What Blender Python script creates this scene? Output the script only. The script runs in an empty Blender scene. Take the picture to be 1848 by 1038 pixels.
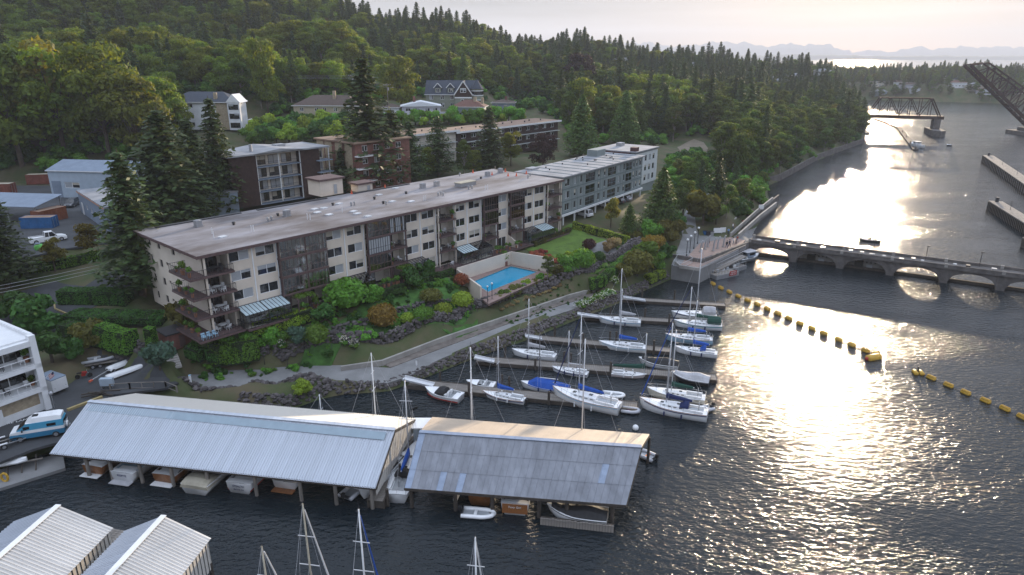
import bpy, bmesh, math, random
import numpy as np
from mathutils import Vector, Matrix
sc = bpy.context.scene
C = sc.collection
R = math.radians
# ---------------------------------------------------------------- camera
PITCH, CAMH, FPX = R(18.8), 44.0, 1232.0
cam = bpy.data.objects.new('camera', bpy.data.cameras.new('camera'))
C.objects.link(cam)
cam.location = (0, 0, CAMH)
cam.rotation_euler = (R(90) - PITCH, 0, 0)
cam.data.sensor_width = 36
cam.data.lens = 36 * FPX / 1848
cam.data.clip_start = 0.5
cam.data.clip_end = 40000
sc.camera = cam
# ---------------------------------------------------------------- sun and sky
SUN = Vector((0.528, 1.108, 0.165)).normalized()
SUN_EL = math.asin(SUN.z)
SUN_AZ = math.atan2(SUN.x, SUN.y)
sl = bpy.data.lights.new('sun', 'SUN')
sl.energy = 4.4
sl.angle = R(0.7)
sl.color = (1.0, 0.80, 0.56)
so = bpy.data.objects.new('sun', sl)
C.objects.link(so)
so.rotation_euler = SUN.to_track_quat('Z', 'Y').to_euler()
so.location = (200, 400, 200)
w = bpy.data.worlds.new('World')
sc.world = w
w.use_nodes = True
nt = w.node_tree
bg = nt.nodes['Background']
sky = nt.nodes.new('ShaderNodeTexSky')
sky.sky_type = 'NISHITA'
sky.sun_disc = False
sky.sun_elevation = SUN_EL
sky.sun_rotation = SUN_AZ
sky.altitude = 50
sky.air_density = 1.0
sky.dust_density = 0.6
sky.ozone_density = 1.6
# thin high overcast all round: brighter overhead than at the horizon (as real overcast is), streaked
tc = nt.nodes.new('ShaderNodeTexCoord')
L = nt.links.new
def mapr(src, a, b, c, d):
 x = nt.nodes.new('ShaderNodeMapRange')
 for n_, v_ in (('From Min', a), ('From Max', b), ('To Min', c), ('To Max', d)): x.inputs[n_].default_value = v_
 L(src, x.inputs['Value'])
 return x.outputs['Result']
def mixc(fac, c1, c2, mode='MIX'):
 x = nt.nodes.new('ShaderNodeMix')
 x.data_type = 'RGBA'
 x.blend_type = mode
 for i_, c_ in ((0, fac), (6, c1), (7, c2)):
  if hasattr(c_, 'links'): L(c_, x.inputs[i_])
  else: x.inputs[i_].default_value = c_
 return x.outputs[2]
sx = nt.nodes.new('ShaderNodeSeparateXYZ')
L(tc.outputs['Generated'], sx.inputs['Vector'])
el = mapr(sx.outputs['Z'], 0, 1, 0, 1)
deck_col = mixc(el, (1.02, 1.02, 1.26, 1), (4.9, 5.6, 6.9, 1))
mp = nt.nodes.new('ShaderNodeMapping')
mp.inputs['Scale'].default_value = (1.5, 1.5, 34)
ns = nt.nodes.new('ShaderNodeTexNoise')
ns.inputs['Scale'].default_value = 1.6
ns.inputs['Detail'].default_value = 5
ns.inputs['Roughness'].default_value = 0.5
L(tc.outputs['Generated'], mp.inputs['Vector'])
L(mp.outputs['Vector'], ns.inputs['Vector'])
streak = mapr(ns.outputs['Fac'], 0.32, 0.68, 0.62, 1.38)
cl = nt.nodes.new('ShaderNodeVectorMath')
cl.operation = 'SCALE'
L(deck_col, cl.inputs[0])
L(streak, cl.inputs['Scale'])
L(mixc(0.93, sky.outputs['Color'], cl.outputs[0]), bg.inputs['Color'])
bg.inputs['Strength'].default_value = 0.15
# ---------------------------------------------------------------- exposure and sampling
sc.view_settings.view_transform = 'Standard'
sc.view_settings.look = 'None'
sc.view_settings.gamma = 1
sc.view_settings.exposure = 1.02
sc.render.engine = 'CYCLES'
cy = sc.cycles
cy.use_denoising = True
cy.max_bounces = 6
cy.diffuse_bounces = 2
cy.glossy_bounces = 3
cy.transmission_bounces = 6
cy.transparent_max_bounces = 12
cy.volume_bounces = 0
cy.sample_clamp_indirect = 4
cy.caustics_reflective = False
cy.caustics_refractive = False

# ================================================================ helpers
rng = random.Random(7)
cp, sp = math.cos(PITCH), math.sin(PITCH)
def at(u, v, z):
 """point of the place seen at photo position (u, v), at height z"""
 xc = (u - 924) / FPX; yc = (519 - v) / FPX
 dz = -sp + yc * cp
 t = (z - CAMH) / dz
 return Vector((t * xc, t * (cp + yc * sp), z))
def pixv(p):
 z = p[2] - CAMH
 f = p[1] * cp - z * sp
 return 924 + FPX * p[0] / f, 519 - FPX * (p[1] * sp + z * cp) / f
def height_for(p, v):
 """height above p whose top shows at photo row v"""
 yc = (519 - v) / FPX
 return CAMH + p[1] * (-sp + yc * cp) / (cp + yc * sp) - p[2]

def tag(o, label=None, cat=None, group=None, kind=None):
 if label: o['label'] = label
 if cat: o['category'] = cat
 if group: o['group'] = group
 if kind: o['kind'] = kind
 return o
def empty(name, loc, rz=0, label=None, cat=None, group=None):
 o = bpy.data.objects.new(name, None)
 o.empty_display_size = 0.3
 C.objects.link(o)
 o.location = loc
 o.rotation_euler = (0, 0, rz)
 return tag(o, label, cat, group)
def link(name, me, parent=None, loc=None, rz=None):
 o = bpy.data.objects.new(name, me)
 C.objects.link(o)
 if parent: o.parent = parent
 if loc is not None: o.location = loc
 if rz is not None: o.rotation_euler = (0, 0, rz)
 return o
def dup(o, loc=None, rz=None, parent=None, scale=None):
 c = o.copy()
 C.objects.link(c)
 if parent: c.parent = parent
 if loc is not None: c.location = loc
 if rz is not None: c.rotation_euler = (0, 0, rz)
 if scale is not None: c.scale = scale if hasattr(scale, '__len__') else (scale,) * 3
 for ch in KIDS.get(o.name, ()) or [x for x in o.children]:
  d = ch.copy(); C.objects.link(d); d.parent = c
  for g in ch.children:
   e = g.copy(); C.objects.link(e); e.parent = d
 return c
KIDS = {}

class G:
 """collects simple solids into one mesh"""
 def __init__(s): s.v = []; s.f = []
 def add(s, vs, fs):
  n = len(s.v)
  s.v += [tuple(a) for a in vs]
  s.f += [tuple(i + n for i in f) for f in fs]
  return s
 def box(s, x0, x1, y0, y1, z0, z1):
  return s.add([(x0,y0,z0),(x1,y0,z0),(x1,y1,z0),(x0,y1,z0),(x0,y0,z1),(x1,y0,z1),(x1,y1,z1),(x0,y1,z1)],
   [(3,2,1,0),(4,5,6,7),(0,1,5,4),(1,2,6,5),(2,3,7,6),(3,0,4,7)])
 def rbox(s, c, size, rz=0, rx=0):
  m = Matrix.Rotation(rz, 3, 'Z') @ Matrix.Rotation(rx, 3, 'X')
  h = [a / 2 for a in size]
  vs = [Vector(c) + m @ Vector((x * h[0], y * h[1], z * h[2])) for z in (-1, 1) for x, y in ((-1,-1),(1,-1),(1,1),(-1,1))]
  return s.add(vs, [(3,2,1,0),(4,5,6,7),(0,1,5,4),(1,2,6,5),(2,3,7,6),(3,0,4,7)])
 def bar(s, p, q, w, h=None, up=(0, 0, 1)):
  p = Vector(p); q = Vector(q); d = (q - p).normalized(); h = h or w
  a = d.cross(Vector(up))
  if a.length < 1e-4: a = Vector((1, 0, 0))
  a.normalize(); b = a.cross(d)
  vs = [e + a * i * w / 2 + b * j * h / 2 for e in (p, q) for i, j in ((-1,-1),(1,-1),(1,1),(-1,1))]
  return s.add(vs, [(3,2,1,0),(4,5,6,7),(0,1,5,4),(1,2,6,5),(2,3,7,6),(3,0,4,7)])
 def tube(s, p, q, r, n=6, r2=None):
  p = Vector(p); q = Vector(q); d = (q - p).normalized(); r2 = r if r2 is None else r2
  a = d.cross(Vector((0, 0, 1)))
  if a.length < 1e-4: a = Vector((1, 0, 0))
  a.normalize(); b = a.cross(d)
  vs = []
  for e, k in ((p, r), (q, r2)):
   for i in range(n):
    t = 2 * math.pi * i / n
    vs.append(e + a * math.cos(t) * k + b * math.sin(t) * k)
  fs = [(i, (i + 1) % n, n + (i + 1) % n, n + i) for i in range(n)]
  return s.add(vs, fs + [tuple(range(n))[::-1], tuple(range(n, 2 * n))])
 def path(s, pts, r, n=5):
  for a, b in zip(pts, pts[1:]): s.tube(a, b, r, n)
  return s
 def prism(s, poly, z0, z1):
  n = len(poly)
  a = sum(poly[i][0] * poly[(i+1) % n][1] - poly[(i+1) % n][0] * poly[i][1] for i in range(n))
  if a < 0: poly = poly[::-1]
  vs = [(p[0], p[1], z0 if len(p) < 3 else p[2]) for p in poly] + [(p[0], p[1], z1) for p in poly]
  return s.add(vs, [(i, (i + 1) % n, n + (i + 1) % n, n + i) for i in range(n)] + [tuple(range(n))[::-1], tuple(range(n, 2 * n))])
 def extrude(s, prof, axis_a, axis_b, along, t0, t1):
  """profile of (a, b) pairs in plane axis_a, axis_b pushed along a third axis"""
  A, B, D = Vector(axis_a), Vector(axis_b), Vector(along)
  n = len(prof)
  vs = [A * a + B * b + D * t for t in (t0, t1) for a, b in prof]
  return s.add(vs, [(i, (i + 1) % n, n + (i + 1) % n, n + i) for i in range(n)] + [tuple(range(n))[::-1], tuple(range(n, 2 * n))])
 def loft(s, secs, cap=True, close=False):
  n = len(secs[0]); vs = [p for r in secs for p in r]; fs = []
  for i in range(len(secs) - 1):
   for j in range(n if close else n - 1):
    k = (j + 1) % n
    fs.append((i*n+j, i*n+k, (i+1)*n+k, (i+1)*n+j))
  if cap: fs += [tuple(range(n))[::-1], tuple(range((len(secs)-1)*n, len(secs)*n))]
  return s.add(vs, fs)
 def ball(s, c, r, n=8, m=5, jit=0, sq=(1, 1, 1)):
  c = Vector(c); vs = [c + Vector((0, 0, -r * sq[2]))]
  for j in range(1, m):
   ph = math.pi * j / m - math.pi / 2
   for i in range(n):
    th = 2 * math.pi * i / n; k = r * (1 + rng.uniform(-jit, jit))
    vs.append(c + Vector((k*sq[0]*math.cos(ph)*math.cos(th), k*sq[1]*math.cos(ph)*math.sin(th), k*sq[2]*math.sin(ph))))
  vs.append(c + Vector((0, 0, r * sq[2])))
  fs = [(0, 1 + (i + 1) % n, 1 + i) for i in range(n)]
  for j in range(m - 2):
   for i in range(n):
    a = 1 + j*n + i; b = 1 + j*n + (i+1) % n
    fs.append((a, b, b + n, a + n))
  t = len(vs) - 1; q = 1 + (m - 2) * n
  fs += [(q + i, q + (i + 1) % n, t) for i in range(n)]
  return s.add(vs, fs)
 def mesh(s, name, m, smooth=False):
  me = bpy.data.meshes.new(name)
  me.from_pydata(s.v, [], s.f)
  me.materials.append(m)
  if smooth: me.polygons.foreach_set('use_smooth', [True] * len(me.polygons))
  me.update()
  return me
 def build(s, name, m, parent=None, loc=None, rz=None, smooth=False):
  if not s.f: return None
  return link(name, s.mesh(name, m, smooth), parent, loc, rz)
def np_mesh(name, V, F, m, smooth=False):
 """V (n,3), F (k,4) arrays -> mesh"""
 me = bpy.data.meshes.new(name)
 V = np.asarray(V, dtype=np.float32); F = np.asarray(F, dtype=np.int32)
 k = F.shape[1]
 me.vertices.add(len(V)); me.vertices.foreach_set('co', V.ravel())
 me.loops.add(F.size); me.loops.foreach_set('vertex_index', F.ravel())
 me.polygons.add(len(F))
 me.polygons.foreach_set('loop_start', np.arange(0, F.size, k, dtype=np.int32))
 me.polygons.foreach_set('loop_total', np.full(len(F), k, dtype=np.int32))
 if smooth: me.polygons.foreach_set('use_smooth', np.ones(len(F), dtype=bool))
 me.update(calc_edges=True)
 me.materials.append(m)
 return me
def letters(txt, size, m, depth=0.01):
 cu = bpy.data.curves.new('lettering', 'FONT')
 cu.body = txt; cu.size = size; cu.extrude = depth; cu.align_x = 'CENTER'; cu.resolution_u = 2
 o = bpy.data.objects.new('lettering', cu); C.objects.link(o)
 dg = bpy.context.evaluated_depsgraph_get()
 me = bpy.data.meshes.new_from_object(o.evaluated_get(dg))
 bpy.data.objects.remove(o); bpy.data.curves.remove(cu)
 me.materials.clear(); me.materials.append(m)
 return me
# ---------------------------------------------------------------- materials
MT = {}
def mk(name, col, rough=0.75, var=0.12, scale=1.5, bump=0.0, bscale=12, metal=0.0, spec=0.4, stretch=None, col2=None, rnd=0.0, detail=4):
 m = bpy.data.materials.new(name); m.use_nodes = True
 t = m.node_tree; b = t.nodes['Principled BSDF']
 b.inputs['Roughness'].default_value = rough
 b.inputs['Metallic'].default_value = metal
 b.inputs['Specular IOR Level'].default_value = spec
 tc = t.nodes.new('ShaderNodeTexCoord')
 src = tc.outputs['Object']
 if stretch:
  mp = t.nodes.new('ShaderNodeMapping'); mp.inputs['Scale'].default_value = stretch
  t.links.new(src, mp.inputs['Vector']); src = mp.outputs['Vector']
 n = t.nodes.new('ShaderNodeTexNoise')
 n.inputs['Scale'].default_value = scale; n.inputs['Detail'].default_value = detail; n.inputs['Roughness'].default_value = 0.62
 t.links.new(src, n.inputs['Vector'])
 r = t.nodes.new('ShaderNodeValToRGB')
 c2 = col2 or tuple(min(1, c * (1 + var)) for c in col)
 c1 = col if col2 else tuple(c * (1 - var) for c in col)
 r.color_ramp.elements[0].position = 0.34; r.color_ramp.elements[0].color = (*c1, 1)
 r.color_ramp.elements[1].position = 0.66; r.color_ramp.elements[1].color = (*c2, 1)
 t.links.new(n.outputs['Fac'], r.inputs['Fac'])
 out = r.outputs['Color']
 if rnd:
  oi = t.nodes.new('ShaderNodeObjectInfo'); mr = t.nodes.new('ShaderNodeMapRange')
  mr.inputs['To Min'].default_value = 1 - rnd; mr.inputs['To Max'].default_value = 1 + rnd
  t.links.new(oi.outputs['Random'], mr.inputs['Value'])
  mx = t.nodes.new('ShaderNodeMix'); mx.data_type = 'RGBA'; mx.blend_type = 'MULTIPLY'; mx.inputs[0].default_value = 1
  t.links.new(out, mx.inputs[6]); t.links.new(mr.outputs['Result'], mx.inputs[7]); out = mx.outputs[2]
 t.links.new(out, b.inputs['Base Color'])
 if bump:
  n2 = t.nodes.new('ShaderNodeTexNoise'); n2.inputs['Scale'].default_value = bscale; n2.inputs['Detail'].default_value = 3
  t.links.new(src, n2.inputs['Vector'])
  bp = t.nodes.new('ShaderNodeBump'); bp.inputs['Strength'].default_value = min(1, bump); bp.inputs['Distance'].default_value = 0.06
  t.links.new(n2.outputs['Fac'], bp.inputs['Height']); t.links.new(bp.outputs['Normal'], b.inputs['Normal'])
 MT[name] = m
 return m
def leafmat(name, col, tr=0.35, var=0.35, hue=0.03, rough=0.6):
 m = bpy.data.materials.new(name); m.use_nodes = True
 t = m.node_tree; b = t.nodes['Principled BSDF']; out = t.nodes['Material Output']
 b.inputs['Roughness'].default_value = rough; b.inputs['Specular IOR Level'].default_value = 0.25
 g = t.nodes.new('ShaderNodeNewGeometry'); oi = t.nodes.new('ShaderNodeObjectInfo')
 tc = t.nodes.new('ShaderNodeTexCoord'); ns = t.nodes.new('ShaderNodeTexNoise'); ns.inputs['Scale'].default_value = 0.35; ns.inputs['Detail'].default_value = 2
 t.links.new(tc.outputs['Object'], ns.inputs['Vector'])
 def mr(src, a, c):
  x = t.nodes.new('ShaderNodeMapRange'); x.inputs['To Min'].default_value = a; x.inputs['To Max'].default_value = c
  t.links.new(src, x.inputs['Value']); return x.outputs['Result']
 def mul(a, c):
  x = t.nodes.new('ShaderNodeMath'); x.operation = 'MULTIPLY'; t.links.new(a, x.inputs[0]); t.links.new(c, x.inputs[1]); return x.outputs[0]
 v = mul(mul(mr(g.outputs['Random Per Island'], 1 - var, 1 + var), mr(oi.outputs['Random'], 0.78, 1.28)), mr(ns.outputs['Fac'], 0.55, 1.45))
 h = t.nodes.new('ShaderNodeHueSaturation'); h.inputs['Color'].default_value = (*col, 1)
 t.links.new(v, h.inputs['Value']); t.links.new(mr(oi.outputs['Random'], 0.5 - hue, 0.5 + hue * 0.5), h.inputs['Hue'])
 tl = t.nodes.new('ShaderNodeBsdfTranslucent')
 w2 = t.nodes.new('ShaderNodeMix'); w2.data_type = 'RGBA'; w2.blend_type = 'MULTIPLY'; w2.inputs[0].default_value = 1
 w2.inputs[7].default_value = (2.1, 1.75, 0.55, 1)
 t.links.new(h.outputs['Color'], w2.inputs[6]); t.links.new(w2.outputs[2], tl.inputs['Color'])
 t.links.new(h.outputs['Color'], b.inputs['Base Color'])
 mx = t.nodes.new('ShaderNodeMixShader'); mx.inputs[0].default_value = tr
 t.links.new(b.outputs[0], mx.inputs[1]); t.links.new(tl.outputs[0], mx.inputs[2]); t.links.new(mx.outputs[0], out.inputs['Surface'])
 MT[name] = m
 return m
def glassmat(name, tint=(0.8, 0.9, 0.9), opac=0.25):
 m = bpy.data.materials.new(name); m.use_nodes = True
 t = m.node_tree; out = t.nodes['Material Output']; t.nodes.remove(t.nodes['Principled BSDF'])
 tr = t.nodes.new('ShaderNodeBsdfTransparent'); tr.inputs[0].default_value = (*tint, 1)
 gl = t.nodes.new('ShaderNodeBsdfGlossy'); gl.inputs['Roughness'].default_value = 0.03
 fr = t.nodes.new('ShaderNodeFresnel'); fr.inputs['IOR'].default_value = 1.6
 ad = t.nodes.new('ShaderNodeMath'); ad.operation = 'ADD'; ad.inputs[1].default_value = opac; ad.use_clamp = True
 mx = t.nodes.new('ShaderNodeMixShader')
 t.links.new(fr.outputs[0], ad.inputs[0]); t.links.new(ad.outputs[0], mx.inputs[0])
 t.links.new(tr.outputs[0], mx.inputs[1]); t.links.new(gl.outputs[0], mx.inputs[2]); t.links.new(mx.outputs[0], out.inputs['Surface'])
 MT[name] = m
 return m
white = mk('white_paint', (0.72, 0.73, 0.74), 0.35, 0.05, 0.8)
gelcoat = mk('gelcoat', (0.76, 0.77, 0.78), 0.22, 0.04, 0.7, spec=0.5)
cream = mk('cream_stucco', (0.63, 0.555, 0.47), 0.85, 0.07, 0.35, bump=0.15, bscale=18)
brown = mk('brown_trim', (0.105, 0.066, 0.064), 0.7, 0.2, 1.5)
dkmetal = mk('dark_metal', (0.035, 0.035, 0.04), 0.5, 0.2, 3)
steel = mk('grey_steel', (0.38, 0.39, 0.41), 0.4, 0.1, 2, metal=0.6)
alu = mk('aluminium', (0.62, 0.63, 0.65), 0.35, 0.06, 2, metal=0.4)
wire = mk('wire_rope', (0.42, 0.42, 0.44), 0.4, 0.05, 2)
pane = mk('window_glass', (0.014, 0.017, 0.02), 0.04, 0.3, 0.6, spec=0.9)
blind = mk('window_blind', (0.34, 0.36, 0.38), 0.15, 0.12, 0.5, spec=0.7)
clear = glassmat('clear_glass', (0.92, 0.96, 0.96), 0.16)
frost = glassmat('roof_glass', (0.45, 0.62, 0.62), 0.32)
asphalt = mk('asphalt', (0.052, 0.055, 0.06), 0.9, 0.22, 0.25, bump=0.2, bscale=8)
asphalt2 = mk('grey_paving', (0.20, 0.20, 0.20), 0.9, 0.16, 0.3, bump=0.15, bscale=6)
gravel = mk('gravel', (0.15, 0.13, 0.115), 0.95, 0.3, 0.8, bump=0.5, bscale=5)
dirt = mk('dry_soil', (0.10, 0.075, 0.06), 0.95, 0.3, 0.6, bump=0.5, bscale=4)
concrete = mk('concrete', (0.30, 0.285, 0.265), 0.9, 0.2, 0.4, bump=0.2, bscale=6)
rock = mk('rock', (0.085, 0.075, 0.075), 0.9, 0.3, 1.1, bump=0.6, bscale=3, rnd=0.45)
deckwood = mk('grey_planks', (0.20, 0.18, 0.16), 0.9, 0.3, 0.5, bump=0.3, bscale=9, stretch=(1, 8, 1))
darkwood = mk('dark_timber', (0.06, 0.05, 0.042), 0.9, 0.3, 1.5, bump=0.4, bscale=6)
teak = mk('varnished_wood', (0.26, 0.105, 0.035), 0.3, 0.2, 1.2, stretch=(1, 6, 6), spec=0.5)
rust = mk('rust_red_steel', (0.16, 0.05, 0.035), 0.8, 0.25, 0.8)
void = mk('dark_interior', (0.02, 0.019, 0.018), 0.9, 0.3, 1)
blue = mk('blue_canvas', (0.012, 0.075, 0.36), 0.75, 0.15, 1.2, bump=0.3, bscale=4)
navy = mk('navy_canvas', (0.012, 0.022, 0.09), 0.75, 0.15, 1.2)
green = mk('green_canvas', (0.01, 0.055, 0.04), 0.75, 0.15, 1.2)
tan = mk('tan_canvas', (0.36, 0.33, 0.26), 0.8, 0.15, 1.5, bump=0.4, bscale=4)
greyc = mk('grey_canvas', (0.38, 0.38, 0.40), 0.75, 0.12, 1.5, bump=0.5, bscale=3)
blackc = mk('black_canvas', (0.016, 0.016, 0.018), 0.7, 0.2, 1.5)
redp = mk('red_paint', (0.36, 0.03, 0.025), 0.4, 0.1, 1)
yellow = mk('yellow_float', (0.50, 0.30, 0.035), 0.5, 0.12, 1.2)
ltblue = mk('pale_blue_paint', (0.30, 0.46, 0.58), 0.35, 0.06, 1)
rubber = mk('black_rubber', (0.02, 0.02, 0.02), 0.8, 0.2, 3)
# ================================================================ terrain, water, paving
OA = Vector((-42.1, 87.5, 0)); DA = Vector((0.667, 0.745, 0)).normalized(); NA = Vector((-DA.y, DA.x, 0))
ANG = math.atan2(DA.y, DA.x)
def fr(s, t, z=0):
 """point in the long building's frame: s along its water front, t inland"""
 p = OA + DA * s + NA * t
 return Vector((p.x, p.y, z))
def P2(pts, z): return [at(u, v, z).xy for u, v in pts]
SHORE = [Vector(p) for p in ((-2500, 8), (-400, 10), (-95, 52))] + P2([(0, 850), (60, 826), (110, 812), (150, 782), (200, 744), (330, 732), (450, 741), (522, 742),
 (560, 728), (600, 715), (640, 712), (700, 706), (744, 691), (846, 651), (952, 613), (1040, 577), (1105, 552), (1145, 534), (1212, 503), (1262, 500), (1345, 468), (1353, 440), (1360, 415),
 (1396, 372), (1384, 348), (1388, 334), (1402, 329), (1475, 289), (1555, 259), (1562, 243), (1548, 225), (1535, 205), (1522, 191), (1535, 179), (1700, 184), (1850, 188), (2100, 195)], 0) + \
 [Vector(p) for p in ((1300, 760), (2500, 1000), (2500, 1750), (-2500, 1750))]
LANDX = np.array([p.x for p in SHORE]); LANDY = np.array([p.y for p in SHORE])
def px_pts(lst):
 o = []
 for u, v, z in lst:
  p = at(u, v, z); o.append((p.x, p.y, z))
 return o
def polar(u, d, z):
 x = (u - 924) / FPX; k = math.hypot(x, cp); return (d * x / k, d * cp / k, z)
CTRL = px_pts([(60, 800, 2.4), (150, 760, 2.4), (100, 720, 2.4), (200, 670, 2.5), (230, 690, 2.4), (60, 650, 2.6), (-100, 760, 2.4), (-100, 640, 3.5), (270, 665, 2.2), (150, 640, 3.4), (220, 625, 4.2),
 (370, 680, 0.9), (500, 690, 0.9), (650, 680, 0.9), (480, 665, 1.0), (850, 600, 1.0), (1000, 555, 1.0), (760, 640, 0.9), (920, 575, 1.0), (1060, 540, 1.0),
 (480, 657, 1.4), (700, 628, 1.8), (900, 566, 2.0), (1000, 534, 2.0), (1080, 508, 2.4), (330, 655, 2.6),
 (640, 607, 4.2), (760, 577, 4.2), (850, 547, 4.3), (560, 628, 4.0), (920, 525, 4.3),
 (560, 572, 6.0), (650, 540, 6.1), (750, 510, 6.4), (800, 505, 6.2), (440, 615, 5.4), (370, 625, 4.2), (500, 600, 5.5),
 (985, 445, 6.4), (1040, 430, 6.5), (1100, 430, 6.5), (1080, 462, 6.0), (1060, 485, 5.2), (1010, 470, 6.0), (1150, 445, 5.2), (1110, 480, 3.6), (1150, 470, 3.8), (1175, 455, 4.2), (1150, 500, 2.0), (1200, 480, 2.2), (1190, 455, 3.5),
 (90, 435, 11.0), (180, 400, 11.0), (250, 420, 10.6), (60, 470, 10.5), (200, 465, 10.0), (130, 360, 11.3), (60, 340, 11.5), (230, 350, 11.3), (-150, 420, 12), (-200, 500, 8),
 (150, 545, 7.2), (230, 530, 7.4), (60, 545, 7.0), (180, 590, 5.6), (250, 590, 5.6), (300, 600, 5.2), (300, 640, 3.8), (150, 600, 5.2), (100, 600, 4.6), (310, 560, 6.5),
 (400, 345, 12), (620, 325, 12), (700, 292, 13), (900, 282, 12), (1000, 275, 11), (480, 262, 17), (560, 258, 17.5), (640, 250, 18),
 (400, 232, 21), (340, 240, 20), (580, 220, 22), (700, 210, 22), (830, 200, 23.5), (760, 218, 20), (900, 215, 20), (950, 215, 18), (1050, 215, 14), (1150, 225, 11),
 (1250, 260, 8), (1225, 400, 5.2), (1245, 380, 5.5), (1255, 355, 6), (1235, 430, 3.6), (1250, 450, 3.1), (1300, 430, 3.1), (1220, 310, 8), (1300, 345, 5), (1350, 340, 4.5), (1400, 295, 4.5), (1480, 262, 3.5), (1520, 240, 4), (1500, 220, 6), (1400, 240, 8), (1350, 205, 11), (1200, 172, 19), (1100, 180, 20)])
for s_, z_ in ((-8, 8.5), (0, 6.6), (20, 6.6), (40, 6.6), (60, 6.7), (79, 7.0)):
 CTRL += [tuple(fr(s_, t_, z_ if t_ < 15 else z_ + 1)) for t_ in (1, 10, 20)]
for s_ in (0, 25, 50, 75, 100, 125): CTRL += [tuple(fr(s_, 27, 10)), tuple(fr(s_, 33, 10.2))]
for s_ in (84, 100, 118): CTRL += [tuple(fr(s_, 2, 7.8)), tuple(fr(s_, 14, 8.2))]
CTRL += [polar(*a) for a in ((-400, 200, 16), (-400, 300, 40), (-400, 450, 68), (0, 235, 15), (0, 300, 33), (0, 450, 66), (250, 260, 22), (300, 330, 38), (300, 470, 67), (450, 490, 68), (400, 560, 68), (150, 225, 13), (450, 300, 32), (600, 300, 28), (600, 380, 42), (600, 520, 65),
 (800, 380, 30), (800, 460, 41), (800, 560, 54), (950, 330, 21), (1000, 420, 27), (1000, 600, 40), (1200, 420, 16), (1200, 650, 30), (1300, 500, 15), (1400, 480, 8), (1400, 700, 24), (1450, 600, 12),
 (1500, 560, 4), (1550, 860, 14), (1700, 800, 9), (1850, 800, 10), (1550, 930, 19), (1700, 920, 19), (1850, 930, 20), (2000, 900, 18), (1600, 1200, 12), (1300, 1300, 10), (900, 1300, 20), (500, 1300, 30), (-300, 1300, 40), (0, 800, 55), (600, 800, 48), (1000, 850, 34), (2000, 1200, 10))]
CA = np.array(CTRL)
PADS = []      # (polygon, height): levelled ground
PADS.append((P2([(0, 745), (90, 705), (165, 655), (240, 660), (315, 690), (205, 715), (110, 800), (60, 812), (0, 836), (-200, 850), (-200, 720)], 2.4), 2.3))
PADS.append(([fr(s, t).xy for s, t in ((-0.5, -.3), (80, -.3), (80, 22.5), (-0.5, 22.5))], 6.2))
DECK_Z = 4.4
PADS.append(([fr(45.3, -.9).xy, fr(60.6, -.9).xy] + P2([(998, 493), (985, 502), (880, 547), (866, 538)], DECK_Z), 2.9))
PADS.append((P2([(-60, 500), (0, 478), (110, 450), (270, 430), (300, 400), (140, 330), (0, 320), (-200, 330), (-200, 470)], 11), 10.85))
PADS.append((P2([(1212, 478), (1240, 420), (1275, 424), (1300, 428), (1330, 420), (1350, 455), (1262, 488)], 3.1), 2.95))
PADS.append((P2([(330, 671), (480, 661), (600, 655), (690, 655), (800, 611), (920, 571), (1030, 535), (1075, 523), (1100, 531), (1045, 558), (960, 585), (860, 624), (790, 653), (735, 684), (700, 694), (600, 692), (520, 691), (440, 706), (380, 712), (320, 694)], 0.95), 0.78))
def inpoly(X, Y, poly):
 px = [p[0] for p in poly]; py = [p[1] for p in poly]; r = np.zeros(X.shape, bool); j = len(px) - 1
 for i in range(len(px)):
  c = (py[i] > Y) != (py[j] > Y)
  d = (py[j] - py[i]) if py[j] != py[i] else 1e-9
  r ^= c & (X < (px[j] - px[i]) * (Y - py[i]) / d + px[i]); j = i
 return r
def segdist(X, Y, xs, ys):
 D = np.full(X.shape, 1e9); n = len(xs)
 for i in range(n):
  ax, ay, bx, by = xs[i], ys[i], xs[(i + 1) % n], ys[(i + 1) % n]
  dx, dy = bx - ax, by - ay; l = dx * dx + dy * dy + 1e-9
  t = np.clip(((X - ax) * dx + (Y - ay) * dy) / l, 0, 1)
  D = np.minimum(D, np.hypot(X - ax - t * dx, Y - ay - t * dy))
 return D
def gz_arr(X, Y, pads=True):
 X = np.asarray(X, float); Y = np.asarray(Y, float)
 W = np.zeros(X.shape); S = np.zeros(X.shape)
 for x, y, z in CA:
  w_ = ((X - x) ** 2 + (Y - y) ** 2 + 9.0) ** -1.7
  W += w_; S += w_ * z
 h = S / W
 far = np.clip((np.hypot(X, Y) - 230) / 200, 0, 1)
 h = h + far * (2.2 * np.sin(X * 0.031 + 1.3) * np.cos(Y * 0.027) + 1.2 * np.sin(X * 0.083 + Y * 0.06))
 if pads:
  for poly, z in PADS: h = np.where(inpoly(X, Y, poly), z, h)
 D = segdist(X, Y, LANDX, LANDY)
 ins = inpoly(X, Y, list(zip(LANDX, LANDY)))
 return np.where(ins, np.minimum(h, 0.15 + 0.85 * D), -0.3 - np.minimum(4, 0.8 * D))
def gz(x, y): return float(gzm(np.array([[x, y]]))[0])
def gp(u, v, z=0):
 """ground point seen at photo point (u, v): first meeting of the view ray with the terrain"""
 xc = (u - 924) / FPX; yc = (519 - v) / FPX; D_ = np.array((xc, cp + yc * sp, -sp + yc * cp))
 T_ = np.concatenate([np.arange(45, 330, .4), np.arange(330, 1500, 2.0)]); Q = T_[:, None] * D_ + np.array((0, 0, CAMH))
 hit = np.nonzero(Q[:, 2] <= np.maximum(gzm(Q[:, :2]), 0))[0]; q = Q[hit[0]] if len(hit) else Q[-1]
 return Vector((q[0], q[1], gz(q[0], q[1])))
def axis(parts):
 o = []
 for a, b, st in parts: o += list(np.arange(a, b, st))
 return np.array(o)
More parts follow.
